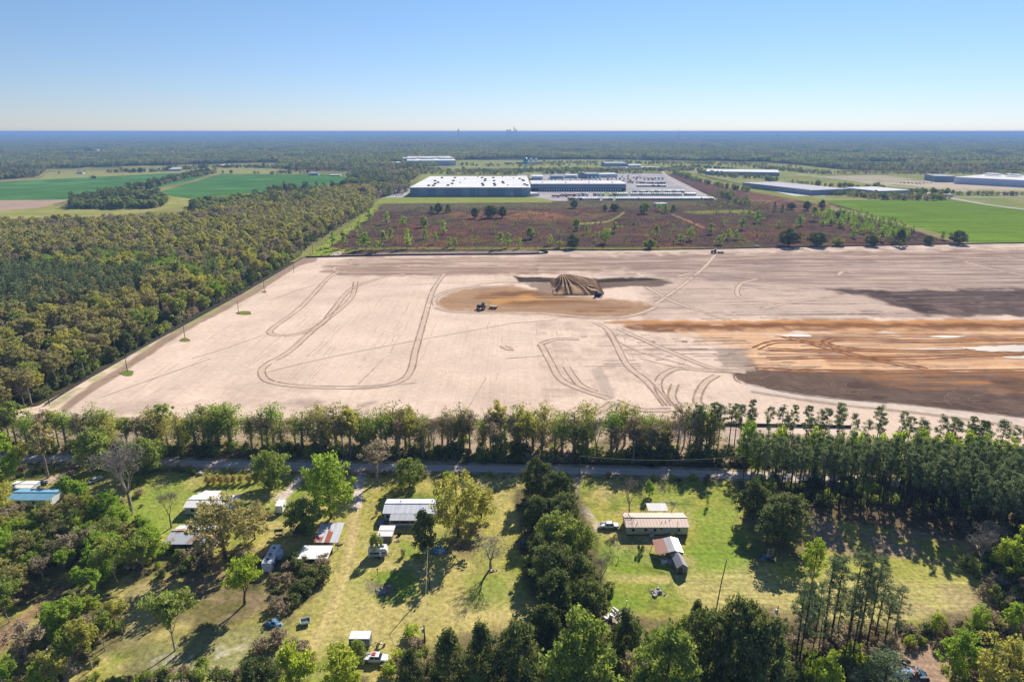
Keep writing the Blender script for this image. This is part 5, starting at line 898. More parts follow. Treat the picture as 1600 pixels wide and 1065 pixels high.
def clear(p):
    qx, qy = pxa(p[:, 0], p[:, 1]); m = np.ones(len(p), bool)
    for c in CLEAR: m &= ~inside(qx, qy, c)
    return m & ~inside(qx, qy, WOOD)
def ringpts(y0, y1, sp, seed, half=.95):
    rs = np.random.RandomState(seed); X, Y = np.meshgrid(np.arange(-y1 * half, y1 * half, sp), np.arange(y0, y1, sp)); X = X + rs.uniform(-.45, .45, X.shape) * sp; Y = Y + rs.uniform(-.45, .45, Y.shape) * sp
    X, Y = X.ravel(), Y.ravel(); m = np.abs(X) < Y * half; return np.stack([X[m], Y[m]], 1)
p1 = ringpts(850, 2300, 12, 101, .85); p1 = p1[clear(p1)]
gap = fnoise(p1[:, 0] / 160, p1[:, 1] / 160, 201); p1 = p1[gap > .30]
FD = [('fdec', 0), ('fdec', 1), ('fpine', 0, .9), ('fdec', 2), ('fdec', 3), ('fpine', 1, .8), ('fdec', 2), ('fround', 0), ('fdec', 4, .5), ('fround', 2)]
stand('mid_distance_wood', p1, FD, (.75, 1.2), 21)
p2 = ringpts(2300, 7000, 48, 102, .85); p2 = p2[clear(p2)]; gap = fnoise(p2[:, 0] / 420, p2[:, 1] / 420, 202); p2 = p2[gap > .27]
stand('distant_wood', p2, [('clump', 2), ('clump', 0), ('clump', 4), ('clump', 1), ('clump', 5), ('clump', 3), ('clump', 2, 1.5), ('clump', 0)], (.8, 1.25), 22)
p3 = ringpts(7000, 19500, 190, 103, .85); gap = fnoise(p3[:, 0] / 1500, p3[:, 1] / 900, 203); p3 = p3[(gap > .25) & clear(p3)]; p3 = np.concatenate([p3, ringpts(19500, 45000, 480, 104, .85)])
stand('horizon_wood', p3, [('bigclump', i) for i in range(4)], (.8, 1.2), 23)

# low growth under and between the trees of the yards
ug = [('shrub', 0), ('dshrub', 0), ('bshrub', 0), ('lshrub', 0, .5), ('bshrub', 1), ('shrub', 1), ('dshrub', 1)]
stand('left_undergrowth', np.concatenate([scatter_px([(-420, 790), (0, 800), (60, 812), (130, 812), (200, 840), (240, 872), (235, 905), (180, 905), (120, 880), (50, 940), (0, 975), (-420, 1080)], 3.6, 111), scatter_px([(-60, 1100), (0, 1050), (60, 985), (95, 945), (150, 945), (190, 960), (190, 1000), (140, 1050), (60, 1110)], 3.6, 112),
    scatter_px([(-420, 725), (130, 728), (60, 745), (-20, 760), (-420, 800)], 4, 113), scatter_px([(100, 745), (135, 740), (140, 800), (100, 800)], 4, 117), scatter_px([(140, 765), (240, 750), (240, 800), (160, 800)], 6, 118), scatter_px([(240, 880), (430, 870), (400, 900), (300, 905), (240, 900)], 5, 119)]), ug, (.35, 1.1), 31)
stand('bottom_undergrowth', np.concatenate([scatter_px([(0, 1070), (230, 1050), (420, 1040), (470, 1050), (480, 1120), (0, 1150)], 2.8, 114), scatter_px([(600, 1060), (640, 1010), (690, 1020), (900, 985), (1080, 985), (1180, 965), (1240, 980), (1390, 985), (1560, 970), (1700, 960), (1700, 1030), (1480, 1015), (1380, 1020), (1370, 1180), (600, 1180)], 3.0, 115), scatter_px([(1470, 1030), (1620, 1010), (1700, 1180), (1470, 1180)], 3.6, 116)]), ug, (.4, 1.2), 32)
stand('plantation_undergrowth', np.concatenate([scatter_px([(1165, 758), (1200, 782), (1280, 792), (1400, 798), (1480, 824), (1550, 850), (1700, 860), (1900, 760), (1500, 745), (1250, 750)], 4.2, 121), scatter_px([(1150, 727), (1130, 700), (1330, 712), (1600, 742), (1640, 756), (1500, 736), (1330, 733)], 3.6, 122), scatter_px([(1500, 880), (1560, 850), (1760, 830), (1760, 1000), (1590, 980), (1545, 930)], 3.0, 123)]), ug, (.5, 1.5), 33)
stand('belt_undergrowth', scatter_px([(-420, 706), (-260, 697), (0, 698), (300, 703), (700, 706), (1110, 710), (1135, 727), (700, 721), (300, 715), (0, 708)], 4.2, 124), ug, (.3, .9), 34)
stand('verge_growth', np.concatenate([scatter_px([(-420, 690), (560, 690), (1100, 692), (1110, 708), (700, 704), (0, 697)], 5.5, 125), scatter_px([(170, 731), (1150, 746), (1150, 751), (600, 745), (170, 736)], 3.0, 126)]), [('shrub', 0), ('bshrub', 0), ('lshrub', 0), ('grassclump', 0)], (.2, .85), 35)
stand('hedgerow_undergrowth', scatter_px([(822, 765), (890, 755), (915, 850), (945, 930), (950, 990), (850, 1010), (822, 900)], 3.2, 127), ug, (.5, 1.2), 36)
# ------------------------------------------------------------------ buildings
W_ = lambda name, c, **k: mat(name, c, tuple(v * .9 for v in c), **k)
M_roofw = mat('white_membrane', (.80, .78, .76), (.70, .68, .66), .03, .92); M_wallb = mat('blue_grey_panel', (.20, .27, .33), (.17, .235, .29), .2, .6); M_wallb2 = mat('light_blue_panel', (.27, .36, .42), (.23, .32, .38), .2, .6)
M_wallg = mat('grey_panel', (.30, .33, .38), (.26, .29, .34), .1, .6); M_pale = mat('pale_panel', (.62, .66, .72), (.55, .6, .66), .1, .6); M_dark = mat('painted_opening_shade', (.02, .02, .025), None, 1, .8); M_door = mat('white_dock_door', (.8, .8, .8), None, 1, .6)  # M_dark paints the shade of openings onto solid faces
M_vent = mat('dark_roof_unit', (.07, .07, .08), None, 1, .7); M_conc = mat('concrete', (.5, .48, .45), (.4, .38, .36), .8, .9)
def hall(name, pxl, pxr, wh, depth, wall, roof, label, cat='warehouse', group=None, bays=0, slope=0, base=0, wall2=None, rot_to=None, trim=None):
    """long building from the feet of its near wall; x along the front, y away"""
    a, b = gp(*pxl), gp(*pxr); d = b - a; L = d.length; rz = math.atan2(d.y, d.x)
    e = empty(name, a, rz, label, cat, group)
    m = MB(); m.box((L / 2, depth / 2, wh / 2 - .3), (L, depth, wh + .6)); m.obj('wall', wall, e)
    r = MB()
    if slope: r.prism([(-1, wh), (depth / 2, wh + slope), (depth + 1, wh), (depth + 1, wh + .5), (depth / 2, wh + slope + .5), (-1, wh + .5)], -1, L + 1)
    else: r.box((L / 2, depth / 2, wh + .3), (L + 1, depth + 1, .6))
    r.obj('roof', roof, e)
    if trim: t = MB(); t.box((L / 2, -.6, wh - .1), (L + 1.4, .3, .9)); t.obj('eave_trim', trim, e)
    if bays:
        w = L / bays; me = MB().box((w / 2, -.15, wh / 2 - .3), (w - .5, .3, wh - .9)).mesh('panel', wall); me2 = MB().box((w / 2, -.15, wh / 2 - .3), (w - .5, .3, wh - .9)).mesh('panel', wall2 or wall)
        for k in range(bays): link('wall_panel', me2 if (k * 7) % 5 in (1, 2) else me, e, (k * w, 0, 0))
    return e, L
wh, L = hall('large_warehouse', (641, 306.5), (829, 306.5), 15.5, 330, M_wallb, M_roofw, 'huge warehouse with flat white roof and blue grey panelled wall facing the scrub', bays=14, wall2=M_wallb2, trim=mat('pale_trim', (.7, .66, .62)))
ventm = MB().box((0, 0, 1.2), (5, 6, 2.4)).mesh('roof_unit', M_vent); vs2 = MB().box((0, 0, .8), (2.5, 2.5, 1.6)).mesh('roof_fan', M_vent)
for fx, fy in ((.17, .25), (.18, .1), (.14, .1), (.30, .12), (.32, .25), (.30, .5), (.13, .5), (.18, .35), (.60, .12), (.585, .25), (.595, .5), (.59, .65), (.70, .12), (.69, .25), (.68, .5), (.76, .4), (.77, .3), (.92, .7), (.945, .58), (.955, .52), (.955, .2), (.975, .12), (.28, .8), (.55, .8), (.66, .8), (.15, .8)):
    link('roof_unit', ventm, wh, (fx * L, fy * 330, 16.1))
for fx, fy in ((.38, .35), (.39, .7), (.81, .15), (.86, .75), (.5, .9), (.75, .92)): link('roof_fan', vs2, wh, (fx * L, fy * 330, 16.1))
for k in range(1, 7): m = MB(); m.box((L * k / 7, 165, 16.15), (.5, 328, .12)); m.obj('roof_seam', mat('roof_seam_grey', (.6, .59, .57)), wh)
m = MB(); m.box((L * .845, -.5, 3), (5, .4, 6)); m.obj('wall_door', mat('pale_blue_door', (.5, .62, .68)), wh)
m = MB(); m.box((L * .55, -.4, 7), (.5, .3, 14)); m.obj('downpipe', mat('pale_trim', (.7, .66, .62)), wh)
wing, L2 = hall('warehouse_wing', (830.5, 298.5), (978, 298.5), 14, 90, M_wallg, M_roofw, 'long lower warehouse wing with a row of white dock doors behind the trailer yard', slope=1.2, bays=9, wall2=M_wallg)
m = MB(); m.box((L2 / 2, -.8, 2.6), (L2 - 2, 1.0, 5.2)); m.obj('dock_shade_band', M_dark, wing)  # solid dark band; shade around the docks is put into its colour
dm = MB().box((0, -1.45, 2.6), (2.9, .3, 3.6)).mesh('dock_door', M_door)
for k in range(34): link('dock_door', dm, wing, (16 + k * (L2 - 22) / 34, 0, 0))
for k in range(4): link('roof_fan', vs2, wing, (L2 * (.12 + .25 * k), 22, 14.9))
o, _ = hall('entry_block', (829.5, 307), (843, 306), 5, 26, mat('cream_wall', (.75, .72, .66)), M_roofw, 'small white block at the inner corner of the big warehouse', 'building')
o, l0 = hall('far_warehouse', (636, 259), (712.5, 258.5), 17, 420, mat('sky_blue_wall', (.48, .58, .70), (.4, .5, .63), .02), M_roofw, 'distant white and pale blue factory beyond the trees behind the big warehouse', 'factory', bays=7, wall2=M_pale)
m = MB()
for k in range(5): m.box((l0 * (.05 + .2 * k), 150 + 40 * (k % 2), 20), (50, 60, 5))
m.obj('roof_block', M_roofw, o)
o, _ = hall('low_factory', (600, 258.5), (634, 259), 8, 200, M_pale, M_roofw, 'low pale building at the left end of the distant factory', 'factory')
for i, a in enumerate((((809, 281), (823, 281), 8, 60, M_wallg, 'first small grey hall behind the big warehouse'), ((832, 281), (848, 281), 8, 60, M_pale, 'second small pale hall behind the big warehouse'), ((861, 279.5), (880, 279.5), 7, 40, mat('light_blue_wall', (.35, .5, .6)), 'light blue hall behind the warehouse wing'), ((884, 278.5), (902, 278.5), 7, 40, M_pale, 'pale hall right of the light blue one behind the wing'),
    ((917, 279), (935, 278.5), 11, 50, mat('teal_wall', (.16, .32, .42)), 'tall dark teal hall behind the warehouse wing'), ((938, 277.5), (965, 277), 8, 50, M_pale, 'wide pale hall at the back of the truck yard'), ((946, 260), (979, 260), 10, 120, mat('sky_blue_wall2', (.33, .46, .62)), 'blue fronted building on the far meadow'), ((983, 261), (1002, 261), 6, 60, M_pale, 'low white building beside the blue fronted one'))):
    hall('industrial_hall', a[0], a[1], a[2], a[3], a[4], M_roofw if i % 2 else mat('grey_roof', (.52, .52, .54), None, .1, .92), a[5], 'building', slope=2)
hall('long_warehouse', (1103, 273), (1218, 275), 9, 130, mat('grey_long_wall', (.34, .35, .38)), M_roofw, 'long low warehouse with white roof beyond the right tree row', bays=10)
hall('grey_roof_warehouse', (1268, 305), (1326, 303), 9, 210, M_wallg, mat('grey_metal_roof', (.58, .55, .57), (.50, .48, .50), .02, .92), 'grey roofed warehouse seen at an angle behind the green crop', bays=4)
hall('white_roof_warehouse', (1371, 306.5), (1421, 305), 9, 90, mat('slate_wall', (.27, .33, .42)), mat('pale_grey_roof', (.72, .71, .72), (.66, .65, .66), .02, .92), 'white roofed blue grey warehouse behind the hedge', bays=5, wall2=M_wallg)
o, l1 = hall('plant_building', (1460, 284), (1492, 284.5), 13, 80, mat('dark_blue_wall', (.20, .27, .36)), mat('grey_roof', (.52, .52, .54), None, .1, .92), 'dark blue grey office front at the left end of the large white plant', 'factory')
o, l1 = hall('white_plant', (1490, 286.5), (1720, 299), 14, 190, mat('white_blue_wall', (.56, .62, .74), (.5, .56, .68), .02), M_roofw, 'large white plant building at the right edge', 'factory', bays=16, wall2=mat('white_wall_panel', (.66, .7, .78)))
for k in range(5): m = MB(); m.box((l1 * (.12 + .16 * k), 120, 18.6), (30, 20, 3)); m.obj('roof_unit', mat('light_unit', (.7, .7, .7)), o)
hall('pump_house', (1027, 322), (1043, 321.5), 3.4, 12, mat('cream_wall', (.75, .72, .66)), M_roofw, 'small pale building alone in the scrub below the trailer rows', 'building')
hall('site_hut', (1468, 307), (1487, 308), 4, 10, mat('blue_hut_wall', (.3, .42, .6)), M_roofw, 'small white and blue hut beside the pale road on the right', 'building')
hall('white_barn', (263, 267.5), (284, 267), 6, 25, M_pale, M_roofw, 'long white barn at the far edge of the left green crop', 'barn', slope=3)
hall('farmhouse', (120, 271.5), (129, 271.5), 4.5, 12, mat('cream_wall', (.75, .72, .66)), mat('grey_roof', (.52, .52, .54), None, .1, .92), 'small farmhouse beyond the left green crop', 'house', slope=3)
hall('farm_shed', (347, 261.5), (362, 261.5), 6, 25, mat('shed_brown', (.3, .22, .17)), M_roofw, 'brown farm shed with white roof beyond the fields', 'shed', slope=3)
hall('crop_shed', (483, 274), (497, 274), 5, 15, mat('light_blue_wall', (.35, .5, .6)), mat('grey_roof', (.52, .52, .54), None, .1, .92), 'pale blue shed behind the second green crop', 'shed', slope=2)
hall('crop_shelter', (516, 275.5), (532, 275.5), 3.5, 14, M_pale, M_roofw, 'white low shelter behind the second green crop', 'shed', slope=1)
hall('tank_house', (808, 256), (848, 255.5), 6, 20, mat('shed_brown', (.3, .22, .17)), mat('grey_roof', (.52, .52, .54), None, .1, .92), 'low brown building by the two storage tanks', 'building')
hall('meadow_shed', (788, 256), (800, 256), 5, 20, mat('shed_brown', (.3, .22, .17)), mat('grey_roof', (.52, .52, .54), None, .1, .92), 'dark shed on the far meadow left of the water tower', 'shed')
hall('far_white_house', (149, 236.5), (153, 236.5), 10, 20, M_pale, M_roofw, 'tiny white house in the far clearing on the left', 'house', slope=3)
# water tower, tanks, skyline marks
g = gp(821, 268.5); hh = height_to(821, 268.5, 246); wt = empty('water_tower', g, 0, 'turquoise water tower with a round tank on slender legs', 'water tower')
tq = mat('turquoise_paint', (.06, .42, .52), (.05, .36, .46), .3, .4); m = MB(); rt = 7.5; n = 9
pts = [(0, 0, hh - 2 * rt + rt * (1 - math.cos(math.pi * k / n))) for k in range(n + 1)]; m.tube(pts, [max(.2, rt * math.sin(math.pi * k / n)) for k in range(n + 1)], 16); m.obj('tank', tq, wt, True)
for k in range(6): a = k * math.pi / 3; m = MB(); m.tube([(6.5 * math.cos(a), 6.5 * math.sin(a), 0), (5.5 * math.cos(a), 5.5 * math.sin(a), hh - 9)], .5, 6); m.obj('leg', tq, wt)
m = MB(); m.tube([(0, 0, 0), (0, 0, hh - 14)], 1.4, 10); m.obj('riser', tq, wt)
for i, x in enumerate((829.5, 837)): g = gp(x, 256); m = MB(); r = 4.6 / 2 * mpp(x, 256); h = height_to(x, 256, 247); m.tube([(0, 0, 0), (0, 0, h * .9), (0, 0, h)], [r, r, r * .4], 18); o = m.obj('storage_tank', W_('tank_white', (.78, .8, .84))); o.location = g; T(o, ['left of two white storage tanks right of the water tower', 'right of two white storage tanks right of the water tower'][i], 'tank')
DK = mat('haze_lightened_concrete', (.34, .36, .40)); TW = [(720, 206, 202, 20, 'square distant block on the horizon left of centre'), (803, 206, 198.5, 12, 'tall thin stack on the horizon at centre'), (797, 206, 202.4, 22, 'low distant block on the horizon beside the tall stack'), (806, 206, 202, 18, 'small distant block right of the tall stack'), (793, 206, 202.8, 24, 'flat distant block left of the tall stack')]  # haze put into the tower colour, raised so they stand paler against sky
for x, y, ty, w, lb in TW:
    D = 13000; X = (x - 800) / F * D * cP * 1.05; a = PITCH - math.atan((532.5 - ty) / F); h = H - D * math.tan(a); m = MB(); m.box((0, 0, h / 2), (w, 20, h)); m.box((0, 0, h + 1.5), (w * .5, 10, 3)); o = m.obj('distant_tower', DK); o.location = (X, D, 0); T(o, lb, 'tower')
for x, by, ty, lb in ((1059, 226, 201, 'thin radio mast standing above the distant wood'), (1214, 224, 205, 'second faint radio mast far to the right')):
    g = gp(x, by); h = height_to(x, by, ty); e = empty('radio_mast', g, 0, lb, 'mast'); m = MB(); m.tube([(0, 0, 0), (0, 0, h)], [2.2, 1.0], 4); m.obj('mast_tube', mat('mast_grey', (.16, .15, .16)), e)

# trailers, trucks and cars of the yard
M_tw = mat('trailer_white', (.82, .82, .82), None, .5, .5); M_tg = mat('trailer_grey', (.5, .52, .55)); M_tr = mat('truck_red', (.45, .08, .05)); M_tb = mat('truck_dark', (.06, .07, .1)); M_ty = mat('tyre_black', (.02, .02, .02), None, 1, .9); M_or = mat('truck_orange', (.55, .2, .06)); M_bl = mat('container_blue', (.12, .25, .45))
def trailer_mesh(mt, L=14.5, w=2.6):
    b = MB(); b.box((0, 0, 2.75), (w, L, 2.8)); body = b.mesh('trailer_box', mt); u = MB(); u.box((0, -L * .33, .55), (2.3, 3.2, 1.0)); u.box((0, L * .28, .8), (1.6, .4, 1.3)); return body, u.mesh('trailer_wheels', M_ty)
TM = {k: trailer_mesh(m_) for k, m_ in (('white', M_tw), ('grey', M_tg), ('red', M_tr), ('orange', M_or), ('blue', M_bl), ('dark', M_tb))}
def trailer(x, y, rz, col, label, group):
    e = empty('semi_trailer', (x, y, .06), rz, label, 'trailer', group); link('trailer_box', TM[col][0], e); link('wheels', TM[col][1], e)
def row(p0, p1, n, cols, label, group, rz=0, skip=0.):
    a, b = gp(*p0), gp(*p1)
    for i in range(n):
        if random.random() < skip: continue
        p = a.lerp(b, i / max(1, n - 1)); col = random.choice(cols); trailer(p.x, p.y, rz + random.gauss(0, .01), col, label.replace('#', col), group + ' ' + col)
row((912, 312.5), (1113, 312), 60, ['white'] * 9 + ['grey'], '# semi trailer in the long front row of the yard', 'front row trailers', .0, .03)
row((890, 312.8), (910, 312.8), 5, ['dark', 'white'], '# semi trailer at the left end of the front row', 'left end trailers', .3)
row((965, 305), (1085, 305), 34, ['white'] * 6 + ['grey'], '# semi trailer in the second row of the yard', 'second row trailers', 0, .1)
row((880, 305.5), (960, 305.5), 14, ['white', 'white', 'grey', 'dark'], '# semi trailer standing loosely before the docks', 'loose trailers', .2, .3)
row((990, 301), (1068, 300.5), 24, ['white'] * 5 + ['blue', 'grey'], '# semi trailer in the third row beside the grass', 'third row trailers', 0, .08)
row((996, 291.5), (1039, 291.5), 17, ['white'] * 6 + ['dark'], '# semi trailer in the row behind the grass strip', 'row behind grass', 0, .05)
row((868, 308.5), (893, 307), 3, ['red'], '# semi trailer at the left of the yard by the docks', 'red trailers', 1.57)
for j, (a, b, n) in enumerate((((850, 283), (985, 283), 24), ((900, 279), (1020, 281), 20), ((985, 286), (1035, 287.5), 12), ((990, 278), (1035, 280), 9), ((860, 276), (1000, 276), 16))):
    row(a, b, n, ['red', 'orange', 'white', 'white', 'grey', 'dark', 'blue'], '# trailer in the crowded truck lot behind the wing, row ' + ['nearest the wing', 'second from the wing', 'at the right end', 'back right', 'farthest back'][j], 'truck lot ' + str(j) * 0 + ['a near', 'b second', 'c right', 'd back right', 'e far'][j][2:], random.choice([0, 1.57]), .12)
# small car for far lots
def simple_car(mt):
    b = MB(); b.box((0, 0, .62), (4.5, 1.8, .75)); b.box((-.2, 0, 1.2), (2.9, 1.65, .55), top=(2.0, 1.45)); g_ = MB(); [g_.tube([(x, y - .12, .32), (x, y + .12, .32)], .34, 8) for x in (-1.4, 1.4) for y in (-.8, .8)]
    return b.mesh('car_body', mt), g_.mesh('car_wheels', M_ty)
CM = {k: simple_car(m_) for k, m_ in (('white', M_tw), ('dark', M_tb), ('grey', M_tg), ('red', M_tr))}
def lotcars(poly, n, seed, label, group):
    P = scatter_px(poly, 9, seed, .2); P = P[:n]
    for x, y in P:
        k = random.choice(['white', 'white', 'dark', 'grey', 'red']); e = empty('parked_car', (x, y, .08), 1.57 if random.random() < .7 else 0, label.replace('#', k), 'car', group + ' ' + k); link('car_body', CM[k][0], e); link('wheels', CM[k][1], e)
lotcars([(582, 307), (595, 295), (615, 292), (640, 292), (630, 306)], 90, 5, '# car on the lot left of the big warehouse', 'cars left of the warehouse')
lotcars([(1375, 281), (1440, 281), (1475, 284), (1440, 288), (1400, 286)], 40, 6, '# car parked before the large white plant', 'cars by the plant')
lotcars([(1195, 291), (1240, 296), (1285, 303), (1250, 304), (1200, 294)], 30, 7, '# car beside the grey roofed warehouse', 'cars by the grey roof')
lotcars([(900, 261), (985, 264), (1050, 264), (1050, 262), (960, 260)], 30, 9, '# car on the far lot by the blue fronted building', 'far lot cars')
# ------------------------------------------------------------------ homes, sheds and vehicles in the yards
M_win = mat('window_glass', (.03, .04, .05), None, 1, .15); M_fr = mat('window_frame_white', (.75, .75, .75)); M_wood = mat('weathered_wood', (.36, .29, .22), (.24, .19, .15), 1.5, .9, stretch=(1, 6, 6)); M_alu = mat('bright_metal_roof', (.74, .75, .78), (.62, .63, .66), .35, .42, .15, stretch=(3, .3, 1))
M_rust = mat('rusty_roof', (.36, .10, .05), (.62, .62, .64), .22, .7, lo=.52, hi=.6); M_rusto = mat('old_rust_roof', (.30, .13, .09), (.36, .18, .13), .8, .8, stretch=(4, .4, 1)); M_tan = mat('tan_metal_roof', (.62, .45, .34), (.55, .40, .31), .25, .55, stretch=(2, .4, 1)); M_cream = mat('cream_siding', (.56, .52, .38), (.5, .46, .34), .6, .8)
M_grw = mat('grey_blue_siding', (.28, .33, .36), (.23, .28, .3), .6, .8); M_skirt = mat('dark_skirting', (.14, .13, .12), None, 1, .9); M_whs = mat('white_siding', (.66, .68, .70), (.55, .57, .6), .5, .7)
M_groof = mat('grey_shed_roof', (.42, .40, .41), (.33, .31, .32), .4, .6, stretch=(3, .4, 1)); M_greyw = mat('grey_shed_wall', (.20, .215, .23), None, .8, .8)
def frame_of(p0, p1, lift=0.):
    a, b = gp(*p0), gp(*p1); d = b - a; return a + Vector((0, 0, lift)), d.length, math.atan2(d.y, d.x)
def window(e, x, z, w=.9, h=1.2, y=0, fm=None, axis='x'):
    f = MB()
    if axis == 'x': f.box((x, y - .04, z), (w + .2, .08, h + .2)); p = MB().box((x, y - .1, z), (w, .05, h))
    else: f.box((y, x, z), (.08, w + .2, h + .2)); p = MB().box((y + (.06 if y > 0 else -.06), x, z), (.05, w, h))
    fo = f.obj('window', fm or M_fr, e); p.obj('pane', M_win, fo)
def door(e, x, w=.95, h=2.05, z0=.7, mt=None, y=0):
    d = MB().box((x, y - .06, z0 + h / 2), (w, .1, h)).obj('door', mt or M_fr, e); MB().box((x + w * .35, y - .14, z0 + h * .48), (.1, .08, .1)).obj('handle', M_ty, d)
def ribs(e, L, D, z_e, z_r, mt, step=.9, ov=.35, name='roof_rib'):
    """standing seams on both slopes; too fine to pick apart, one part"""
    m = MB(); n = int((L + 2 * ov) / step)
    for i in range(n + 1):
        x = -ov + i * (L + 2 * ov) / n
        for s in (0, 1):
            y0, y1 = ((-ov, D / 2) if not s else (D + ov, D / 2)); dz = (z_r - z_e) * ov / (D / 2)
            m.add([(x - .03, y0, z_e - dz + .16), (x + .03, y0, z_e - dz + .16), (x + .03, y1, z_r + .16), (x - .03, y1, z_r + .16), (x - .03, y0, z_e - dz + .21), (x + .03, y0, z_e - dz + .21), (x + .03, y1, z_r + .21), (x - .03, y1, z_r + .21)], [(0, 1, 5, 4), (1, 2, 6, 5), (2, 3, 7, 6), (3, 0, 4, 7), (4, 5, 6, 7)])
    return S(m.obj(name, mt, e), 'stuff')
def home(name, p0, p1, D, wh, rise, wall, roof, label, cat='mobile home', ov=.35, skirt=True, rib=.9, rz_=None):
    a, L, rz = frame_of(p0, p1); e = empty(name, a, rz if rz_ is None else rz_, label, cat)
    m = MB(); m.prism([(0, .5), (D, .5), (D, wh), (D / 2, wh + rise * .97), (0, wh)], 0, L); m.obj('wall', wall, e)
    if skirt: MB().box((L / 2, D / 2, .25), (L - .1, D - .1, .55)).obj('skirting', M_skirt, e)
    else: MB().box((L / 2, D / 2, .25), (L - .02, D - .02, .6)).obj('foundation', wall, e)
    dz = rise * ov / (D / 2)
    r = MB(); r.prism([(-ov, wh - dz), (D / 2, wh + rise), (D + ov, wh - dz), (D + ov, wh - dz + .14), (D / 2, wh + rise + .15), (-ov, wh - dz + .14)], -ov, L + ov); r.obj('roof', roof, e)
    ribs(e, L, D, wh - .02, wh + rise, roof, rib, ov); MB().box((L / 2, D / 2, wh + rise + .22), (L + 2 * ov, .35, .1)).obj('ridge_cap', roof, e)
    return e, L
# tan roofed home on the right
e, L = home('mobile_home', (979, 836.5), (1074.5, 836.5), 7.4, 3.0, .75, M_cream, M_tan, 'long cream mobile home with tan metal roof on the right lawn')
for x in (1.9, 5.6, 8.4): window(e, x, 2.0, .8, .95)
window(e, 10.2, 2.45, .8, .4); door(e, 12.2, 1.0, 2.0, .75, mat('pale_blue_door', (.5, .62, .68))); window(e, 15.5, 2.0, .7, .9)
for x, y in ((.15, .3), (L - .15, .3)): pass
m = MB(); m.box((12.2, -.7, .4), (1.8, 1.4, .7)); m.box((12.2, -1.6, .25), (1.4, .5, .4)); m.obj('front_steps', M_wood, e)
for x, y in ((10.6, 1.6), (11.8, 1.9), (13.2, 2.6), (3.1, 1.0)): MB().tube([(x, y, 3.1), (x, y, 3.85 + .1 * (x > 11))], .1, 8).obj('roof_pipe', M_vent, e)
m = MB(); m.tube([(14.7, -.8, 0), (14.7, -.8, 5.2)], .06, 6); m.box((14.7, -.8, 5.1), (.1, 1.2, .1)); m.obj('service_mast', M_vent, e)
m = MB(); m.box((7.3, -.7, .7), (1.3, .7, 1.2)); o = m.obj('tank_box', mat('pale_blue_tank', (.35, .5, .55)), e)
MB().box((7.4, -.03, 1.2), (.1, .05, .1)).obj('outlet', M_vent, e)
a, L, rz = frame_of((1012, 808.5), (1043, 808.5)); e = empty('porch_deck', a, rz, 'grey metal porch cover behind the tan roofed home', 'porch')
m = MB(); m.box((L / 2, 1.7, 2.75), (L, 4.6, .12)); m.obj('porch_roof', M_groof, e)
for x, y in ((.2, 3.8), (L - .2, 3.8), (L / 2, 3.8)): MB().box((x, y, 1.35), (.12, .12, 2.7)).obj('post', M_wood, e)
# shed group below it
e, L = home('tool_shed', (1057.5, 897), (1074, 896.5), 10.5, 2.3, 1.0, M_greyw, M_groof, 'narrow grey shed with gable end facing the camera, beside the red roofed carport', 'shed', .2, False, .6)
# orient the ridge away from the camera: rebuild as a deep gable
for ch in list(e.children_recursive): bpy.data.objects.remove(ch)
m = MB(); m.prism([(0, 0), (L, 0), (L, 2.2), (L / 2, 3.2), (0, 2.2)], 0, 10.5, axis='y'); m.obj('wall', M_greyw, e)
r = MB(); r.prism([(-.2, 2.0), (L / 2, 3.22), (L + .2, 2.0), (L + .2, 2.12), (L / 2, 3.36), (-.2, 2.12)], -.3, 10.8, axis='y'); r.obj('roof', M_groof, e)
door(e, L * .32, 1.0, 1.9, .1, mat('dark_shed_door', (.06, .06, .07))); window(e, L * .72, 1.5, .6, .6)
for k in range(9): m = MB(); m.box((0, 0, 0), (.05, .3 * 0 + .05, .02)); bpy.data.meshes.remove(m.mesh('x', M_groof))
m = MB()
for k in range(12):
    y = -.2 + k * .95
    for s in (0, 1): x0, x1 = (-.2, L / 2) if not s else (L + .2, L / 2); m.add([(x0, y, 2.13), (x0, y + .06, 2.13), (x1, y + .06, 3.37), (x1, y, 3.37), (x0, y, 2.18), (x0, y + .06, 2.18), (x1, y + .06, 3.42), (x1, y, 3.42)], [(0, 1, 5, 4), (1, 2, 6, 5), (2, 3, 7, 6), (3, 0, 4, 7), (4, 5, 6, 7)])
S(m.obj('roof_seam', M_groof, e), 'stuff')
a, L, rz = frame_of((1026, 876.5), (1067, 876.5)); e = empty('carport', a, rz, 'carport with rust red, grey and white roof sections on the right lawn', 'carport')
hR = 2.9; D = 7.0
for (x0, x1, z0, z1, mt, nm) in ((0, L * .42, 2.2, 2.75, M_rusto, 'red_roof_panel'), (L * .42, L * .70, 2.78, 3.35, M_groof, 'grey_roof_panel'), (L * .70, L, 3.35, 2.75, M_alu, 'white_roof_panel')):
    m = MB(); m.add([(x0, 0, z0), (x1, 0, z1), (x1, D, z1), (x0, D, z0), (x0, 0, z0 + .1), (x1, 0, z1 + .1), (x1, D, z1 + .1), (x0, D, z0 + .1)], [(0, 1, 2, 3), (4, 5, 6, 7), (0, 1, 5, 4), (1, 2, 6, 5), (2, 3, 7, 6), (3, 0, 4, 7)]); m.obj(nm, mt, e)
for x in (.1, L * .42, L * .7): MB().box((x, .15, 1.15), (.12, .12, 2.3)).obj('post', M_wood, e)
for x in (.1, L * .42, L * .7): MB().box((x, D - .15, 1.15), (.12, .12, 2.3)).obj('post', M_wood, e)
MB().box((L * .84, D / 2, 1.35), (L * .28, D - .4, 2.7)).obj('store_room', M_greyw, e)
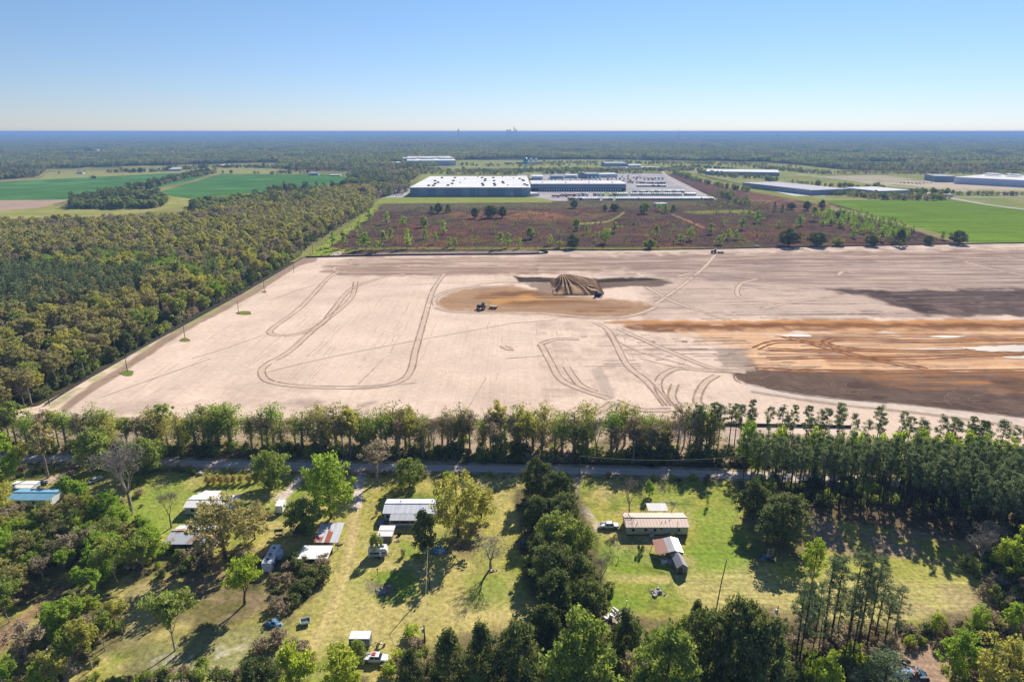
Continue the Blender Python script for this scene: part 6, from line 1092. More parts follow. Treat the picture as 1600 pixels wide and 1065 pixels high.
# porch home in the middle
e, L = home('porch_home', (600.5, 815), (677, 815), 8.0, 3.1, .8, M_grw, M_alu, 'grey blue mobile home with silver roof and a wide front porch')
window(e, 1.1, 2.0, .9, 1.1); window(e, 11.8, 2.0, .9, 1.1); door(e, 6.8, 1, 2, .8)
MB().tube([(4.4, 5.5, 3.4), (4.4, 5.5, 4.2)], .14, 8).obj('roof_pipe', M_vent, e)
p = MB(); p.add([(2.2, -3.4, 2.5), (11.5, -3.4, 2.5), (11.5, .1, 3.05), (2.2, .1, 3.05), (2.2, -3.4, 2.62), (11.5, -3.4, 2.62), (11.5, .1, 3.2), (2.2, .1, 3.2)], [(0, 1, 2, 3), (4, 5, 6, 7), (0, 1, 5, 4), (1, 2, 6, 5), (2, 3, 7, 6), (3, 0, 4, 7)]); p.obj('porch_roof', mat('grey_porch_roof', (.52, .52, .54), (.44, .44, .46), .4, .5, stretch=(3, .4, 1)), e)
MB().box((6.8, -1.7, .35), (9.2, 3.3, .7)).obj('porch_floor', M_wood, e)
for x in (2.4, 5.4, 8.4, 11.3): MB().box((x, -3.25, 1.55), (.12, .12, 1.9)).obj('porch_post', M_fr, e)
for x in (3.9, 6.9, 9.9): MB().box((x, -3.3, 1.15), (2.8, .06, .7)).obj('porch_railing', mat('pale_railing', (.48, .52, .56)), e)
MB().box((-.9, -1.2, .5), (2.6, 2.4, .1)).obj('side_deck', mat('blue_grey_deck', (.2, .25, .3)), e)
a, L, rz = frame_of((677, 806), (690, 806)); e = empty('wood_frame', a, rz, 'row of pale upright roof battens leaning by the porch home', 'timber frame')
for k in range(5): m = MB(); m.tube([(k * .6 + .2, 0, 1.6), (k * .6 + .6, 5.5, 2.6)], .07, 4); m.obj('batten', mat('pale_timber', (.62, .5, .36)), e)
for x, y in ((.2, .2), (2.8, .2), (.6, 5.4), (3.0, 5.4)): MB().box((x, y, .9), (.1, .1, 1.9)).obj('post', M_wood, e)
# small white roofed shed
e, L = home('garden_shed', (592, 847.5), (612, 847.5), 5.0, 2.3, .12, mat('dark_slat_wall', (.16, .14, .14)), M_roofw, 'small shed with flat white roof behind the white camper', 'shed', .35, False, 1.2)
m = MB(); m.box((.8, -.06, 1.3), (1.2, .06, 1.9)); m.obj('shed_door', mat('pale_slat_door', (.42, .45, .48)), e); MB().box((2.6, -.06, 1.2), (.08, .05, 1.9)).obj('wall_slat', M_wood, e)
# rusty barn and white shed on the left
a, L, rz = frame_of((491, 858), (529, 858)); e = empty('rusty_barn', a, rz, 'open barn with rust streaked silver roof on the middle lawn', 'barn')
D = 8.5; n = 9
for k in range(n):
    x0, x1 = k * L / n, (k + 1) * L / n - .04; mt = [M_rust, M_rust, M_rust, M_alu, M_rust, M_rust, M_alu, M_alu, M_alu][k]; m = MB(); m.add([(x0, -.4, 2.5), (x1, -.4, 2.5), (x1, D, 3.5), (x0, D, 3.5), (x0, -.4, 2.58), (x1, -.4, 2.58), (x1, D, 3.58), (x0, D, 3.58)], [(0, 1, 2, 3), (4, 5, 6, 7), (0, 1, 5, 4), (1, 2, 6, 5), (2, 3, 7, 6), (3, 0, 4, 7)]); m.obj('roof_sheet', mt, e)
MB().box((L * .4, D - .2, 1.6), (L * .8, .15, 3.3)).obj('back_wall', M_wood, e); MB().box((.1, D / 2, 1.3), (.15, D - .4, 2.5)).obj('side_wall', M_wood, e)
for x in (.2, L / 3, L * .66, L - .2): MB().box((x, 0, 1.25), (.14, .14, 2.5)).obj('post', M_wood, e)
MB().box((L * .55, 3, .7), (1.6, 1, 1.3)).obj('stored_crate', M_fr, e)
a, L, rz = frame_of((466, 883), (513, 883)); e = empty('white_shelter', a, rz, 'low shelter with bright white roof in front of the rusty barn', 'shed')
m = MB(); m.box((L / 2, 2.8, 2.35), (L, 6.4, .12)); m.obj('roof', M_roofw, e)
for x in (.3, L / 2, L - .3):
    for y in (.1, 5.6): MB().box((x, y, 1.15), (.12, .12, 2.3)).obj('post', M_wood, e)
MB().box((L / 2, 5.8, 1.1), (L - .4, .1, 2.2)).obj('back_wall', M_wood, e)
# white roofed home at left and its porch
e, L = home('white_home', (290, 805), (362, 805), 7.0, 2.9, .6, mat('mint_wall', (.42, .5, .5), (.36, .44, .45)), M_roofw, 'mobile home with bright white roof behind the spreading olive tree')
window(e, 2.4, 1.9, 1.1, 1.0); door(e, 7.5, 1, 1.9, .7); m = MB(); m.box((4.6, 8.6, 2.9), (5.6, 3.4, .12)); m.obj('rear_porch_roof', M_roofw, e)
for x in (2.0, 7.2): MB().box((x, 10.1, 1.45), (.12, .12, 2.9)).obj('post', M_wood, e)
# old grey metal shed
e, L = home('metal_shed', (262, 862), (330, 862), 9, 2.8, 1.2, mat('dark_grey_wall', (.10, .10, .11)), mat('patched_metal_roof', (.55, .58, .62), (.40, .22, .14), .28, .6, lo=.5, hi=.6), 'long old shed with patched silver and rust roof under the olive tree', 'shed', .4, False)
MB().box((5, -.08, 1.2), (2.6, .1, 2.2)).obj('doorway_shade_panel', M_dark, e)  # solid panel, its near-black colour stands in for the unlit interior
# blue roofed home far left
e, L = home('blue_roof_home', (14, 793), (80, 793), 6.5, 2.9, .7, M_whs, mat('light_blue_roof', (.20, .42, .58), (.17, .36, .5), .4, .5), 'white mobile home with light blue roof at the far left')
window(e, 8.2, 1.9, .7, .9); window(e, 3.5, 1.9, .9, .9); door(e, 9.6, .9, 1.9, .7)
e, L = home('rear_shed', (14, 772), (50, 772), 4.5, 2.3, .1, M_whs, M_roofw, 'low white roofed shed behind the blue roofed home', 'shed', .2, False)

# ---- vehicles
def wheel(e, x, y, r=.34, w=.24, name='wheel'):
    o = MB().tube([(x, y - w / 2, r), (x, y + w / 2, r)], r, 14).obj(name, M_ty, e); MB().tube([(x, y - w / 2 - .02, r), (x, y + w / 2 + .02, r)], r * .55, 10).obj('rim', mat('wheel_rim', (.5, .5, .52), None, 1, .3, .6), o)
def paint(name, c): return mat(name, c, tuple(v * .96 for v in c), 1, .28)
def car(px, py, rz, pm, label, suv=False, cat='car', name='parked_car'):
    g = gp(px, py); e = empty(name, g + Vector((0, 0, .03)), rz, label, cat); L, W, h = (4.9, 1.9, 1.75) if suv else (4.7, 1.82, 1.42)
    b = MB(); pr = [(-L / 2, .35), (L / 2, .35), (L / 2, .62), (L / 2 - .12, .78), (L / 2 - 1.15, .93), (-L / 2 + (.15 if suv else .9), .96), (-L / 2 + .02, .9)]
    b.prism([(x, z) for x, z in pr], -W / 2, W / 2, axis='y'); b.obj('body', pm, e, bevel=.07)
    x0, x1 = (-L / 2 + .12, L / 2 - 1.5) if suv else (-L / 2 + .75, L / 2 - 1.45); c = MB(); c.add([(x0, -W / 2 + .06, .92), (x1 + .35, -W / 2 + .06, .92), (x1 + .35, W / 2 - .06, .92), (x0, W / 2 - .06, .92), (x0 + (.2 if suv else .55), -W / 2 + .22, h - .05), (x1 - .35, -W / 2 + .22, h - .05), (x1 - .35, W / 2 - .22, h - .05), (x0 + (.2 if suv else .55), W / 2 - .22, h - .05)], [(3, 2, 1, 0), (4, 5, 6, 7), (0, 1, 5, 4), (1, 2, 6, 5), (2, 3, 7, 6), (3, 0, 4, 7)])
    c.obj('window_glass', M_win, e); r = MB(); xr0, xr1 = x0 + (.2 if suv else .55), x1 - .35; r.box(((xr0 + xr1) / 2, 0, h - .02), (xr1 - xr0 + .06, W - .38, .09)); r.obj('roof_panel', pm, e, bevel=.03)
    for s in (-1, 1):
        MB().box(((x0 + x1) / 2, s * (W / 2 - .12), 1.18), (.08, .06, .5)).obj('door_pillar', pm, e); MB().box((L / 2 - .04, s * .62, .68), (.1, .36, .16)).obj('headlight', mat('headlight_glass', (.8, .8, .75), None, 1, .1), e); MB().box((-L / 2 + .0, s * .68, .78), (.08, .3, .18)).obj('tail_light', mat('tail_light_red', (.4, .02, .02), None, 1, .2), e)
        for x in (-L * .3, L * .3): wheel(e, x, s * (W / 2 - .1))
    return e
def pickup(px, py, rz, pm, label, bedcol=None, red=False):
    g = gp(px, py); e = empty('pickup_truck', g + Vector((0, 0, .03)), rz, label, 'pickup truck'); L, W = 5.8, 2.0
    MB().prism([(-L / 2, .45), (L / 2, .45), (L / 2, .95), (L / 2 - .15, 1.1), (L / 2 - 1.3, 1.18), (-L / 2 + 2.0, 1.15), (-L / 2, .75)], -W / 2, W / 2, axis='y').obj('body', pm, e, bevel=.06)
    for s in (-1, 1): MB().box((-L / 2 + 1.0, s * (W / 2 - .06), .98), (2.0, .12, .5)).obj('bed_side', pm, e)
    MB().box((-L / 2 + .06, 0, .98), (.1, W - .2, .5)).obj('tailgate', pm, e); MB().box((-L / 2 + 1.02, 0, .81), (1.9, W - .26, .12)).obj('bed_floor', bedcol or M_tb, e)
    x0, x1 = -L / 2 + 2.0, L / 2 - 1.75; c = MB(); c.add([(x0, -W / 2 + .05, 1.12), (x1 + .45, -W / 2 + .05, 1.12), (x1 + .45, W / 2 - .05, 1.12), (x0, W / 2 - .05, 1.12), (x0 + .12, -W / 2 + .2, 1.78), (x1 - .2, -W / 2 + .2, 1.78), (x1 - .2, W / 2 - .2, 1.78), (x0 + .12, W / 2 - .2, 1.78)], [(3, 2, 1, 0), (4, 5, 6, 7), (0, 1, 5, 4), (1, 2, 6, 5), (2, 3, 7, 6), (3, 0, 4, 7)]); c.obj('window_glass', M_win, e)
    MB().box(((x0 + x1) / 2 - .02, 0, 1.82), (x1 - x0 - .2, W - .36, .1)).obj('roof_panel', pm, e, bevel=.03)
    for s in (-1, 1):
        MB().box(((x0 + x1) / 2, s * (W / 2 - .1), 1.45), (.1, .08, .62)).obj('door_pillar', pm, e); MB().box((L / 2 - .02, s * .72, .85), (.1, .34, .2)).obj('headlight', mat('headlight_glass', (.8, .8, .75), None, 1, .1), e)
        for x in (-L * .3, L * .32): wheel(e, x, s * (W / 2 - .12), .4, .28)
    MB().box((L / 2 + .04, 0, .52), (.12, W - .1, .2)).obj('bumper', mat('chrome_bumper', (.5, .5, .52), None, 1, .25, .7), e)
    if red: MB().box((x0 + .7, 0, 1.93), (.9, .9, .12)).obj('roof_light_box', paint('red_panel', (.5, .06, .04)), e)
    return e
white = paint('white_car_paint', (.8, .81, .83)); silver = paint('silver_car_paint', (.48, .51, .56)); black = paint('dark_car_paint', (.05, .06, .08)); blue = paint('blue_car_paint', (.06, .14, .3)); redp = paint('red_car_paint', (.35, .05, .04))
pickup(951, 824, .02, white, 'white pickup truck beside the tan roofed home', mat('dark_bed', (.04, .05, .08)))
pickup(586, 1032, -.05, white, 'white pickup with red box on its cab beside the white box trailer', None, True)
pickup(313, 780, 1.45, white, 'white pickup parked behind the white roofed home')
car(62, 758, R(32), black, 'dark van parked on the sandy drive behind the blue roofed home', True, 'van', 'parked_van'); car(149, 752, R(58), silver, 'silver car on the grass right of the sandy drive')
car(160, 773, R(30), blue, 'blue car half hidden under the great grey tree'); car(147, 724, R(15), black, 'dark car standing at the road end of the sandy drive'); car(139, 795, R(70), silver, 'pale car hidden below the sparse green tree')
car(152, 786, R(5), redp, 'red car beside the blue one under the great grey tree'); car(818, 852, R(80), black, 'dark car tucked under the left side of the central hedgerow'); car(468, 828, R(80), blue, 'blue car in the shade of the dark green round tree')
pickup(1182, 386.5, .1, paint('blue_grey_paint', (.2, .24, .32)), 'dark blue pickup on the far edge of the sand')
def camper(px0, px1, W, h, label, slide=False, rz_=None):
    a, L, rz = frame_of(px0, px1, .03); e = empty('camper_trailer', a, rz if rz_ is None else rz_, label, 'camper')
    MB().prism([(0, .55), (L - .5, .55), (L, 1.2), (L - .25, h - .25), (L - .9, h), (.15, h), (0, h - .15)], 0, W, axis='y').obj('body', M_whs, e, bevel=.08)
    MB().box((L / 2, W / 2, h + .03), (L - 1.0, W - .1, .06)).obj('roof', M_roofw, e)
    for x, y in ((L * .2, W * .5), (L * .45, W * .55), (L * .75, W * .5)): MB().box((x, y, h + .17), (.7, .6, .22)).obj('roof_vent', M_vent, e)
    for x, w, hh_ in ((L * .18, 1.0, .55), (L * .42, 1.6, .6), (L * .82, 1.2, .6)): window(e, x, 1.75, w, hh_)
    door(e, L * .64, .65, 1.75, .65, M_fr); MB().box((L / 2, -.02, .95), (L - .9, .04, .3)).obj('side_stripe', mat('blue_stripe', (.12, .22, .35)), e)
    for x in (L * .42, L * .55): wheel(e, x, .05, .33); wheel(e, x, W - .05, .33)
    m = MB(); m.tube([(L - .4, .4, .6), (L + 1.0, W / 2, .55)], .06, 4); m.tube([(L - .4, W - .4, .6), (L + 1.0, W / 2, .55)], .06, 4); m.tube([(L + .95, W / 2, 0), (L + .95, W / 2, .6)], .05, 5); m.obj('hitch', M_vent, e)
    if slide: MB().box((L * .7, -.5, 1.5), (2.6, 1.0, 1.6)).obj('slide_out', M_whs, e)
    return e
camper((575.5, 873), (606, 871.5), 2.5, 2.95, 'white camper trailer with dark windows parked below the garden shed')
camper((424, 896), (441, 864), 2.5, 3.2, 'long white camper seen end on left of the white shelter', True)
def boxtrailer(px0, px1, W, h, pm, label, rz_=None, hitch=1):
    a, L, rz = frame_of(px0, px1, .03); e = empty('box_trailer', a, rz if rz_ is None else rz_, label, 'trailer')
    MB().box((L / 2, W / 2, h / 2 + .35), (L, W, h - .1)).obj('box', pm, e, bevel=.04); MB().box((L / 2, W / 2, h + .34), (L + .04, W + .04, .06)).obj('roof', M_roofw, e)
    MB().box((-.03, W / 2, h / 2 + .35), (.06, W - .3, h - .4)).obj('rear_door', pm, e)
    for y in (.05, W - .05): wheel(e, L * .45, y, .34); wheel(e, L * .62, y, .34)
    m = MB(); m.tube([(L, .4, .5), (L + 1.2, W / 2, .5)], .05, 4); m.tube([(L, W - .4, .5), (L + 1.2, W / 2, .5)], .05, 4); m.obj('hitch', M_vent, e); return e
boxtrailer((430.5, 803), (430.5, 793), 2.3, 2.5, M_tw, 'small white box trailer alone on the left lawn', R(90)).location.x += 2.3
boxtrailer((546, 1013), (578, 1013), 2.6, 2.4, mat('dark_box_side', (.16, .17, .2)), 'white roofed box trailer behind the pickup at the bottom')
# open utility trailer
a, L, rz = frame_of((470, 979), (485, 976), .03); e = empty('utility_trailer', a, rz, 'empty open trailer with green floor on the lawn', 'trailer')
MB().box((L / 2, .9, .55), (L, 1.9, .08)).obj('floor', mat('green_floor', (.03, .14, .11)), e)
for nm, c_, d_ in (('side_board', (L / 2, -.05, .8), (L, .06, .5)), ('side_board', (L / 2, 1.85, .8), (L, .06, .5)), ('end_board', (0, .9, .8), (.06, 1.9, .5)), ('end_board', (L, .9, .8), (.06, 1.9, .5))): MB().box(c_, d_).obj(nm, M_fr, e)
for y in (0, 1.8): wheel(e, L * .5, y, .3)
MB().tube([(0, .9, .5), (-1.2, .9, .45)], .05, 4).obj('drawbar', M_vent, e)

# ---- poles, wires, fences
M_pole = mat('pole_wood', (.13, .10, .08), (.09, .07, .055), 3, .9)
def pole(px, py, ty, label, arm=False, can=False, lean=0, r=.14):
    g = gp(px, py); h = height_to(px, py, ty); e = empty('utility_pole', g, 0, label, 'utility pole'); MB().tube([(0, 0, 0), (lean * .4, 0, h * .5), (lean, 0, h)], [r * 1.2, r, r * .75], 8).obj('pole_shaft', M_pole, e)
    if arm: MB().box((lean, 0, h - .7), (2.2, .12, .12)).obj('cross_arm', M_pole, e); [MB().tube([(lean + x, 0, h - .64), (lean + x, 0, h - .4)], .05, 6).obj('insulator', M_fr, e) for x in (-1, 0.3, 1)]
    if can: MB().tube([(lean - .35, -.1, h - 1.9), (lean - .35, -.1, h - .9)], .27, 10).obj('transformer', mat('transformer_grey', (.55, .6, .66)), e)
    return g + Vector((lean, 0, h))
P1 = pole(671, 919, 858, 'utility pole in the middle of the open lawn casting a thin shadow', r=.15); P2 = pole(664, 1012, 976, 'utility pole with grey transformer at the bottom of the middle lawn', can=True, r=.17); P3 = pole(1121, 942, 875, 'curved leaning utility pole on the right lawn', lean=1.2); P4 = pole(1209, 1000, 946, 'utility pole with lamp in the brush by the small pines', can=True)
P5 = pole(86, 1052, 1008, 'utility pole with transformer in the lower left wood', can=True); P6 = pole(905, 752, 712, 'utility pole at the mouth of the sand drive'); P7 = pole(1160, 757, 712, 'utility pole on the verge by the plantation corner')
FP = [pole(x, y, ty, lb, r=.17) for x, y, ty, lb in ((199, 581, 555, 'nearest pole of the line along the left edge of the sand'), (289, 529, 506, 'second pole of the line along the left edge of the sand'), (373, 491, 470, 'third pole of the line along the left edge of the sand'), (413, 455, 438, 'fourth pole of the line along the left edge of the sand'), (459, 426, 410, 'fifth pole of the line near the far left corner of the sand'), (489, 398, 378, 'pole at the far left corner beside the grass strip'), (77, 632, 608, 'pole at the near left corner of the sand'))]
WM = mat('wire_dark', (.05, .05, .05), None, 1, .6); WL = mat('wire_pale', (.6, .55, .35), None, 1, .5)
def wire(a, b, sag, label, mt=WM, r=.03):
    m = MB(); pts = [a.lerp(b, t) - Vector((0, 0, sag * 4 * t * (1 - t))) for t in np.linspace(0, 1, 14)]; o = m.tube(pts, r, 3, cap=False).obj('power_wire', mt); T(o, label, 'wire')
wire(P1, P2, .6, 'pale service wire between the two middle lawn poles', WL, .035); wire(P6, P7, 1.6, 'dark wire hanging along the near side of the road by the right lawn', WM, .045); wire(P3, gp(1215, 935, 1.0), .3, 'pale guy wire from the leaning pole to the ground', WL, .03); wire(P2, gp(560, 1010, 2.5), .5, 'service wire from the transformer pole to the box trailer', WL); wire(P5, gp(112, 1075, .3), 0, 'guy wire of the lower left pole', WL)
fpo = [FP[6]] + FP[:5] + [FP[5]]; LBW = ['first', 'second', 'third', 'fourth', 'fifth', 'sixth']
for i in range(6): wire(fpo[i], fpo[i + 1], 1.0, f'{LBW[i]} wire span counted from the road along the left edge of the sand', WM, .035)
M_silt = mat('silt_fabric', (.035, .035, .04), None, 1, .8)
def siltfence(pts, label, hgt=1.0, post=3.0):
    P = gpa(spl(pts, 5)); P3_ = [Vector((p[0], p[1], .04)) for p in P]; e = empty('silt_fence', P3_[0], 0, label, 'fence'); m = MB(); o0 = P3_[0]
    for a, b in zip(P3_[:-1], P3_[1:]):
        d = (b - a); nrm = Vector((-d.y, d.x, 0)).normalized() * .02; m.add([a - o0 - nrm, b - o0 - nrm, b - o0 + nrm, a - o0 + nrm, a - o0 - nrm + Vector((0, 0, hgt)), b - o0 - nrm + Vector((0, 0, hgt)), b - o0 + nrm + Vector((0, 0, hgt)), a - o0 + nrm + Vector((0, 0, hgt))], [(0, 1, 5, 4), (1, 2, 6, 5), (2, 3, 7, 6), (3, 0, 4, 7), (4, 5, 6, 7)])
    m.obj('fabric', M_silt, e); pm = MB().box((0, 0, .65), (.06, .06, 1.3)).mesh('fence_post', M_wood); acc = 0
    for a, b in zip(P3_[:-1], P3_[1:]):
        n = max(1, int((b - a).length / post))
        for k in range(n): link('fence_post', pm, e, a.lerp(b, k / n) - o0)
siltfence([(-200, 661), (150, 660.5), (400, 661), (800, 662), (1150, 665), (1330, 668)], 'black silt fence along the near edge of the sand', 1.1, 4)
siltfence([(70, 634), (130, 597), (200, 557), (290, 504), (378, 456), (430, 428), (474, 403)], 'black silt fence along the left edge of the sand', 1.1, 5)
siltfence([(478, 402.5), (640, 399), (842, 397), (843, 391.5)], 'black silt fence along the far left edge of the sand', 1.4, 8)
siltfence([(843, 391), (1000, 391), (1240, 386.5), (1510, 381.5), (1700, 378.5)], 'dark fence along the far right edge of the sand', 1.0, 8)

# ---- earthworks and machines
g0 = gp(870, 461); g1 = gp(940, 461); Wd = (g1 - g0).length; e = None
def pile():
    nx, ny = 90, 60; x0, x1 = g0.x - 3, g1.x + 3; y0 = gp(905, 462).y; y1 = y0 + 62; vs, cols = [], []
    for j in range(ny + 1):
        for i in range(nx + 1):
            u, v = i / nx, j / ny; x = x0 + (x1 - x0) * u; y = y0 + (y1 - y0) * v
            top = 5.6 * math.exp(-abs((u - .27) / (.15 if u < .27 else .36)) ** 3) + 3.2 * math.exp(-((u - .72) / .25) ** 2); ramp_ = min(1, v / .62); back = min(1, (1 - v) / .22); ed = min(1, u / .07) * min(1, (1 - u) / .1)
            ang = math.atan2(v * 1.25 - 1.0, u - .24); st = math.sin(ang * 38 + 2.2 * math.sin(v * 4 + u * 5) + 2.0 * math.sin(u * 19 + v * 2)) * (.55 + .45 * math.sin(u * 17 + v * 6)) 
            h = top * ramp_ ** .9 * back * ed * (1 + .10 * math.sin(u * 9 + 2) * math.sin(v * 7)) + .45 * st * min(1, ramp_ * 3) * ed * back + (RS.uniform(-.15, .15) + .9 * (fnoise(np.array([x / 4]), np.array([y / 5]), 61)[0] - .5)) * ed * back; edge = 1 - min(1, v / .1) * ed * min(1, back * 1.3)
            vs.append((x, y, .03 + max(0, h) if 0 < i < nx and 0 < j < ny else .0)); k = .5 + .5 * math.tanh((st - .12) * 5); k *= (1 - edge); c = np.array((.06, .034, .022)) * (1 - k) + np.array((.46, .30, .18)) * k; cols.append(tuple(c) + (1,))
    m = MB(); m.add(vs, [(j * (nx + 1) + i, j * (nx + 1) + i + 1, (j + 1) * (nx + 1) + i + 1, (j + 1) * (nx + 1) + i) for j in range(ny) for i in range(nx)]); o = m.obj('soil_mound', M_soil, None, True)
    ca = o.data.color_attributes.new('soil', 'FLOAT_COLOR', 'POINT'); ca.data.foreach_set('color', np.array(cols).ravel()); T(o, 'ridged brown soil mound with pale dozer stripes in the middle of the sand', 'soil mound')
pile()
M_mch = mat('machine_yellow', (.32, .22, .04), None, 1, .5); M_mg = mat('tractor_green_dark', (.03, .06, .03), None, 1, .5)
def tractor(px, py, rz, pm, label, sc=1.0, tracks=False):
    g = gp(px, py); e = empty('tractor' if not tracks else 'bulldozer', g + Vector((0, 0, .05)), rz, label, 'tractor' if not tracks else 'bulldozer'); e.scale = (sc,) * 3
    MB().box((1.6, 0, 1.9), (2.8, 1.2, 1.3), top=(2.5, 1.0)).obj('hood', pm, e, bevel=.06); MB().box((-.6, 0, 1.4), (2.4, 1.5, .9)).obj('chassis', M_tb, e)
    c = MB(); c.box((-.7, 0, 2.9), (1.8, 1.8, 1.7), top=(1.5, 1.5)); c.obj('cab_glass', M_win, e); MB().box((-.7, 0, 3.82), (2.0, 1.9, .16)).obj('cab_roof', pm, e); MB().tube([(1.9, .4, 2.4), (1.9, .4, 3.6)], .07, 6).obj('exhaust', M_vent, e)
    if not tracks:
        for x, r, w in ((-1.0, 1.05, .7), (1.9, .95, .6)):
            for s in (-1, 1): wheel(e, x, s * 1.35, r, w)
    else:
        for s in (-1, 1): MB().prism([(-2.2, .5), (-1.8, .05), (1.8, .05), (2.2, .5), (1.8, 1.1), (-1.8, 1.1)], s * 1.2 - .3, s * 1.2 + .3, axis='y').obj('track', M_ty, e)
        MB().prism([(2.9, .1), (3.1, .1), (3.3, .7), (3.1, 1.3), (2.95, 1.3), (3.1, .7)], -1.9, 1.9, axis='y').obj('blade', M_mch, e); [MB().tube([(1.0, s * 1.1, .6), (3.0, s * 1.1, .5)], .12, 4).obj('push_arm', pm, e) for s in (-1, 1)]
    return e
tractor(753, 483, R(175), M_mg, 'dark green tractor with big wheels on the brown loop of tracks', 1.2)
g = gp(771, 481.5); e = empty('disc_harrow', g, R(170), 'low pale earth scraper behind the dark green tractor', 'scraper')
MB().box((0, 0, 1.2), (4.4, 3.0, 1.0), top=(5.0, 3.2)).obj('bowl', mat('dusty_bowl', (.42, .33, .24)), e); MB().tube([(2.4, 0, 1.2), (6.0, 0, 1.0)], .2, 5).obj('drawbar', M_tb, e)
for x in (-1.8, 1.6):
    for s in (-1, 1): wheel(e, x, s * 1.8, .8, .5)
tractor(934, 463, R(-20), M_tb, 'dark bulldozer at the foot of the soil mound', 1.1, True)
tractor(1116, 395.5, R(170), mat('machine_dark', (.07, .05, .05)), 'dark tractor crossing near the far edge of the sand', 1.1); 
g = gp(1126, 395.5); e = empty('tow_scraper', g, R(175), 'dark scraper towed near the far edge of the sand', 'scraper'); MB().box((0, 0, 1.3), (5, 3, 1.2), top=(5.6, 3.2)).obj('bowl', M_tb, e); MB().tube([(2.4, 0, 1.2), (6.0, 0, 1.0)], .2, 5).obj('drawbar', M_tb, e)
for x in (-1.8, 1.6):
    for s in (-1, 1): wheel(e, x, s * 1.8, .8, .5)

# ---- odds and ends in the yards
PAL = [mat('scrap_white', (.7, .7, .68)), mat('scrap_grey', (.33, .33, .35)), mat('scrap_blue', (.1, .3, .5)), mat('scrap_rust', (.32, .13, .07)), mat('scrap_wood', (.45, .35, .25)), mat('scrap_dark', (.05, .05, .05))]
def heap(name, px, py, wpx, n, label, cat, pal, part='scrap_piece', size=(.3, 1.1), seed=0, tall=.7):
    rs = random.Random(seed + int(px)); g = gp(px, py); w = wpx * mpp(px, py); e = empty(name, g, 0, label, cat)
    for k in range(n):
        x, y = rs.gauss(0, .25) * w, rs.gauss(0, .16) * w; s = [rs.uniform(*size) for _ in range(3)]; s[2] *= .45; z = .03 + s[2] / 2 + rs.uniform(0, tall) * max(0, 1 - (abs(x) / w) * 3)
        MB().box((0, 0, 0), s, top=(s[0] * rs.uniform(.6, 1), s[1] * rs.uniform(.6, 1))).obj(part, PAL[rs.choice(pal)], e); o = e.children[-1]; o.location = (x, y, z); o.rotation_euler = (rs.gauss(0, .25), rs.gauss(0, .25), rs.uniform(0, 6.28))
    return e
heap('tarp_pile', 685, 862, 20, 16, 'stack of light blue tarp covered things by the middle tree', 'tarp pile', [2, 0, 2], 'tarp_bundle', (.7, 1.7), 1, 1.2); heap('scrap_pile', 1418, 1052, 44, 60, 'scrap pile of white, rusty and blue things at the bottom right', 'scrap pile', [0, 1, 3, 2, 5], 'scrap_piece', (.4, 2.0), 2, .8)
heap('rubble_pile', 968, 968, 50, 46, 'white rubble and sheet pile at the foot of the right lawn', 'rubble', [0, 0, 4], 'rubble_piece', (.5, 1.9), 3, .4); heap('brush_pile', 1026, 926, 20, 26, 'grey brush pile in the middle of the right lawn', 'brush pile', [4, 1, 1], 'stick', (.2, 1.3), 4, .3)
heap('lumber_pile', 1040, 875, 30, 26, 'pale lumber scraps left of the red roofed carport', 'lumber', [4, 0], 'board', (.3, 1.8), 5, .3); heap('debris_pile', 600, 923, 26, 34, 'grey garden bed debris in the green patch of the middle lawn', 'debris', [1, 4, 1], 'debris_piece', (.2, .8), 6, .2)
heap('junk_pile', 428, 975, 22, 26, 'blue and white junk pile at the edge of the overgrown clump', 'junk', [0, 2, 1, 5], 'junk_piece', (.4, 1.4), 7, 1.0); heap('junk_heap', 1200, 872, 18, 18, 'blue junk in the shade of the huge dark evergreen', 'junk', [2, 5, 1], 'junk_piece', (.4, 1.2), 8, .8)
heap('stone_heap', 767, 892, 12, 12, 'small stone heap at the foot of the lone leafless tree', 'stones', [1, 0, 3], 'stone', (.3, .7), 9, .3); heap('yard_clutter', 530, 850, 10, 12, 'clutter along the right side of the rusty barn', 'clutter', [4, 0, 3], 'clutter_piece', (.3, .9), 10, .4)
heap('lumber_stack', 683, 803, 14, 16, 'pale lumber scraps beside the porch home', 'lumber', [4, 4, 0], 'board', (.3, 1.3), 11, .3); heap('roadside_junk', 130, 905, 24, 16, 'white scraps among the lower left trees', 'scraps', [0, 4, 1], 'scrap_piece', (.4, 1.4), 12, .3)
heap('white_scraps', 204, 885, 20, 8, 'white sheets lying by the left wood', 'scraps', [0], 'sheet_piece', (.7, 1.8), 13, .2); heap('garden_clutter', 622, 845, 8, 9, 'small clutter right of the garden shed', 'clutter', [4, 3, 0], 'clutter_piece', (.2, .7), 14, .3); heap('drive_clutter', 419, 795, 8, 8, 'small clutter left of the white box trailer', 'clutter', [4, 0, 3], 'clutter_piece', (.2, .7), 15, .3)
# fire ring
g = gp(607, 921); e = empty('fire_ring', g, 0, 'pinkish fire ring on the garden debris', 'fire ring')
for k in range(12): a = k * math.pi / 6; o = MB().box((0, 0, .2), (.42, .25, .38)).obj('ring_stone', mat('pink_brick', (.5, .3, .27)), e, bevel=.03); o.location = (1.1 * math.cos(a), 1.1 * math.sin(a), .03); o.rotation_euler = (0, 0, a + math.pi / 2)
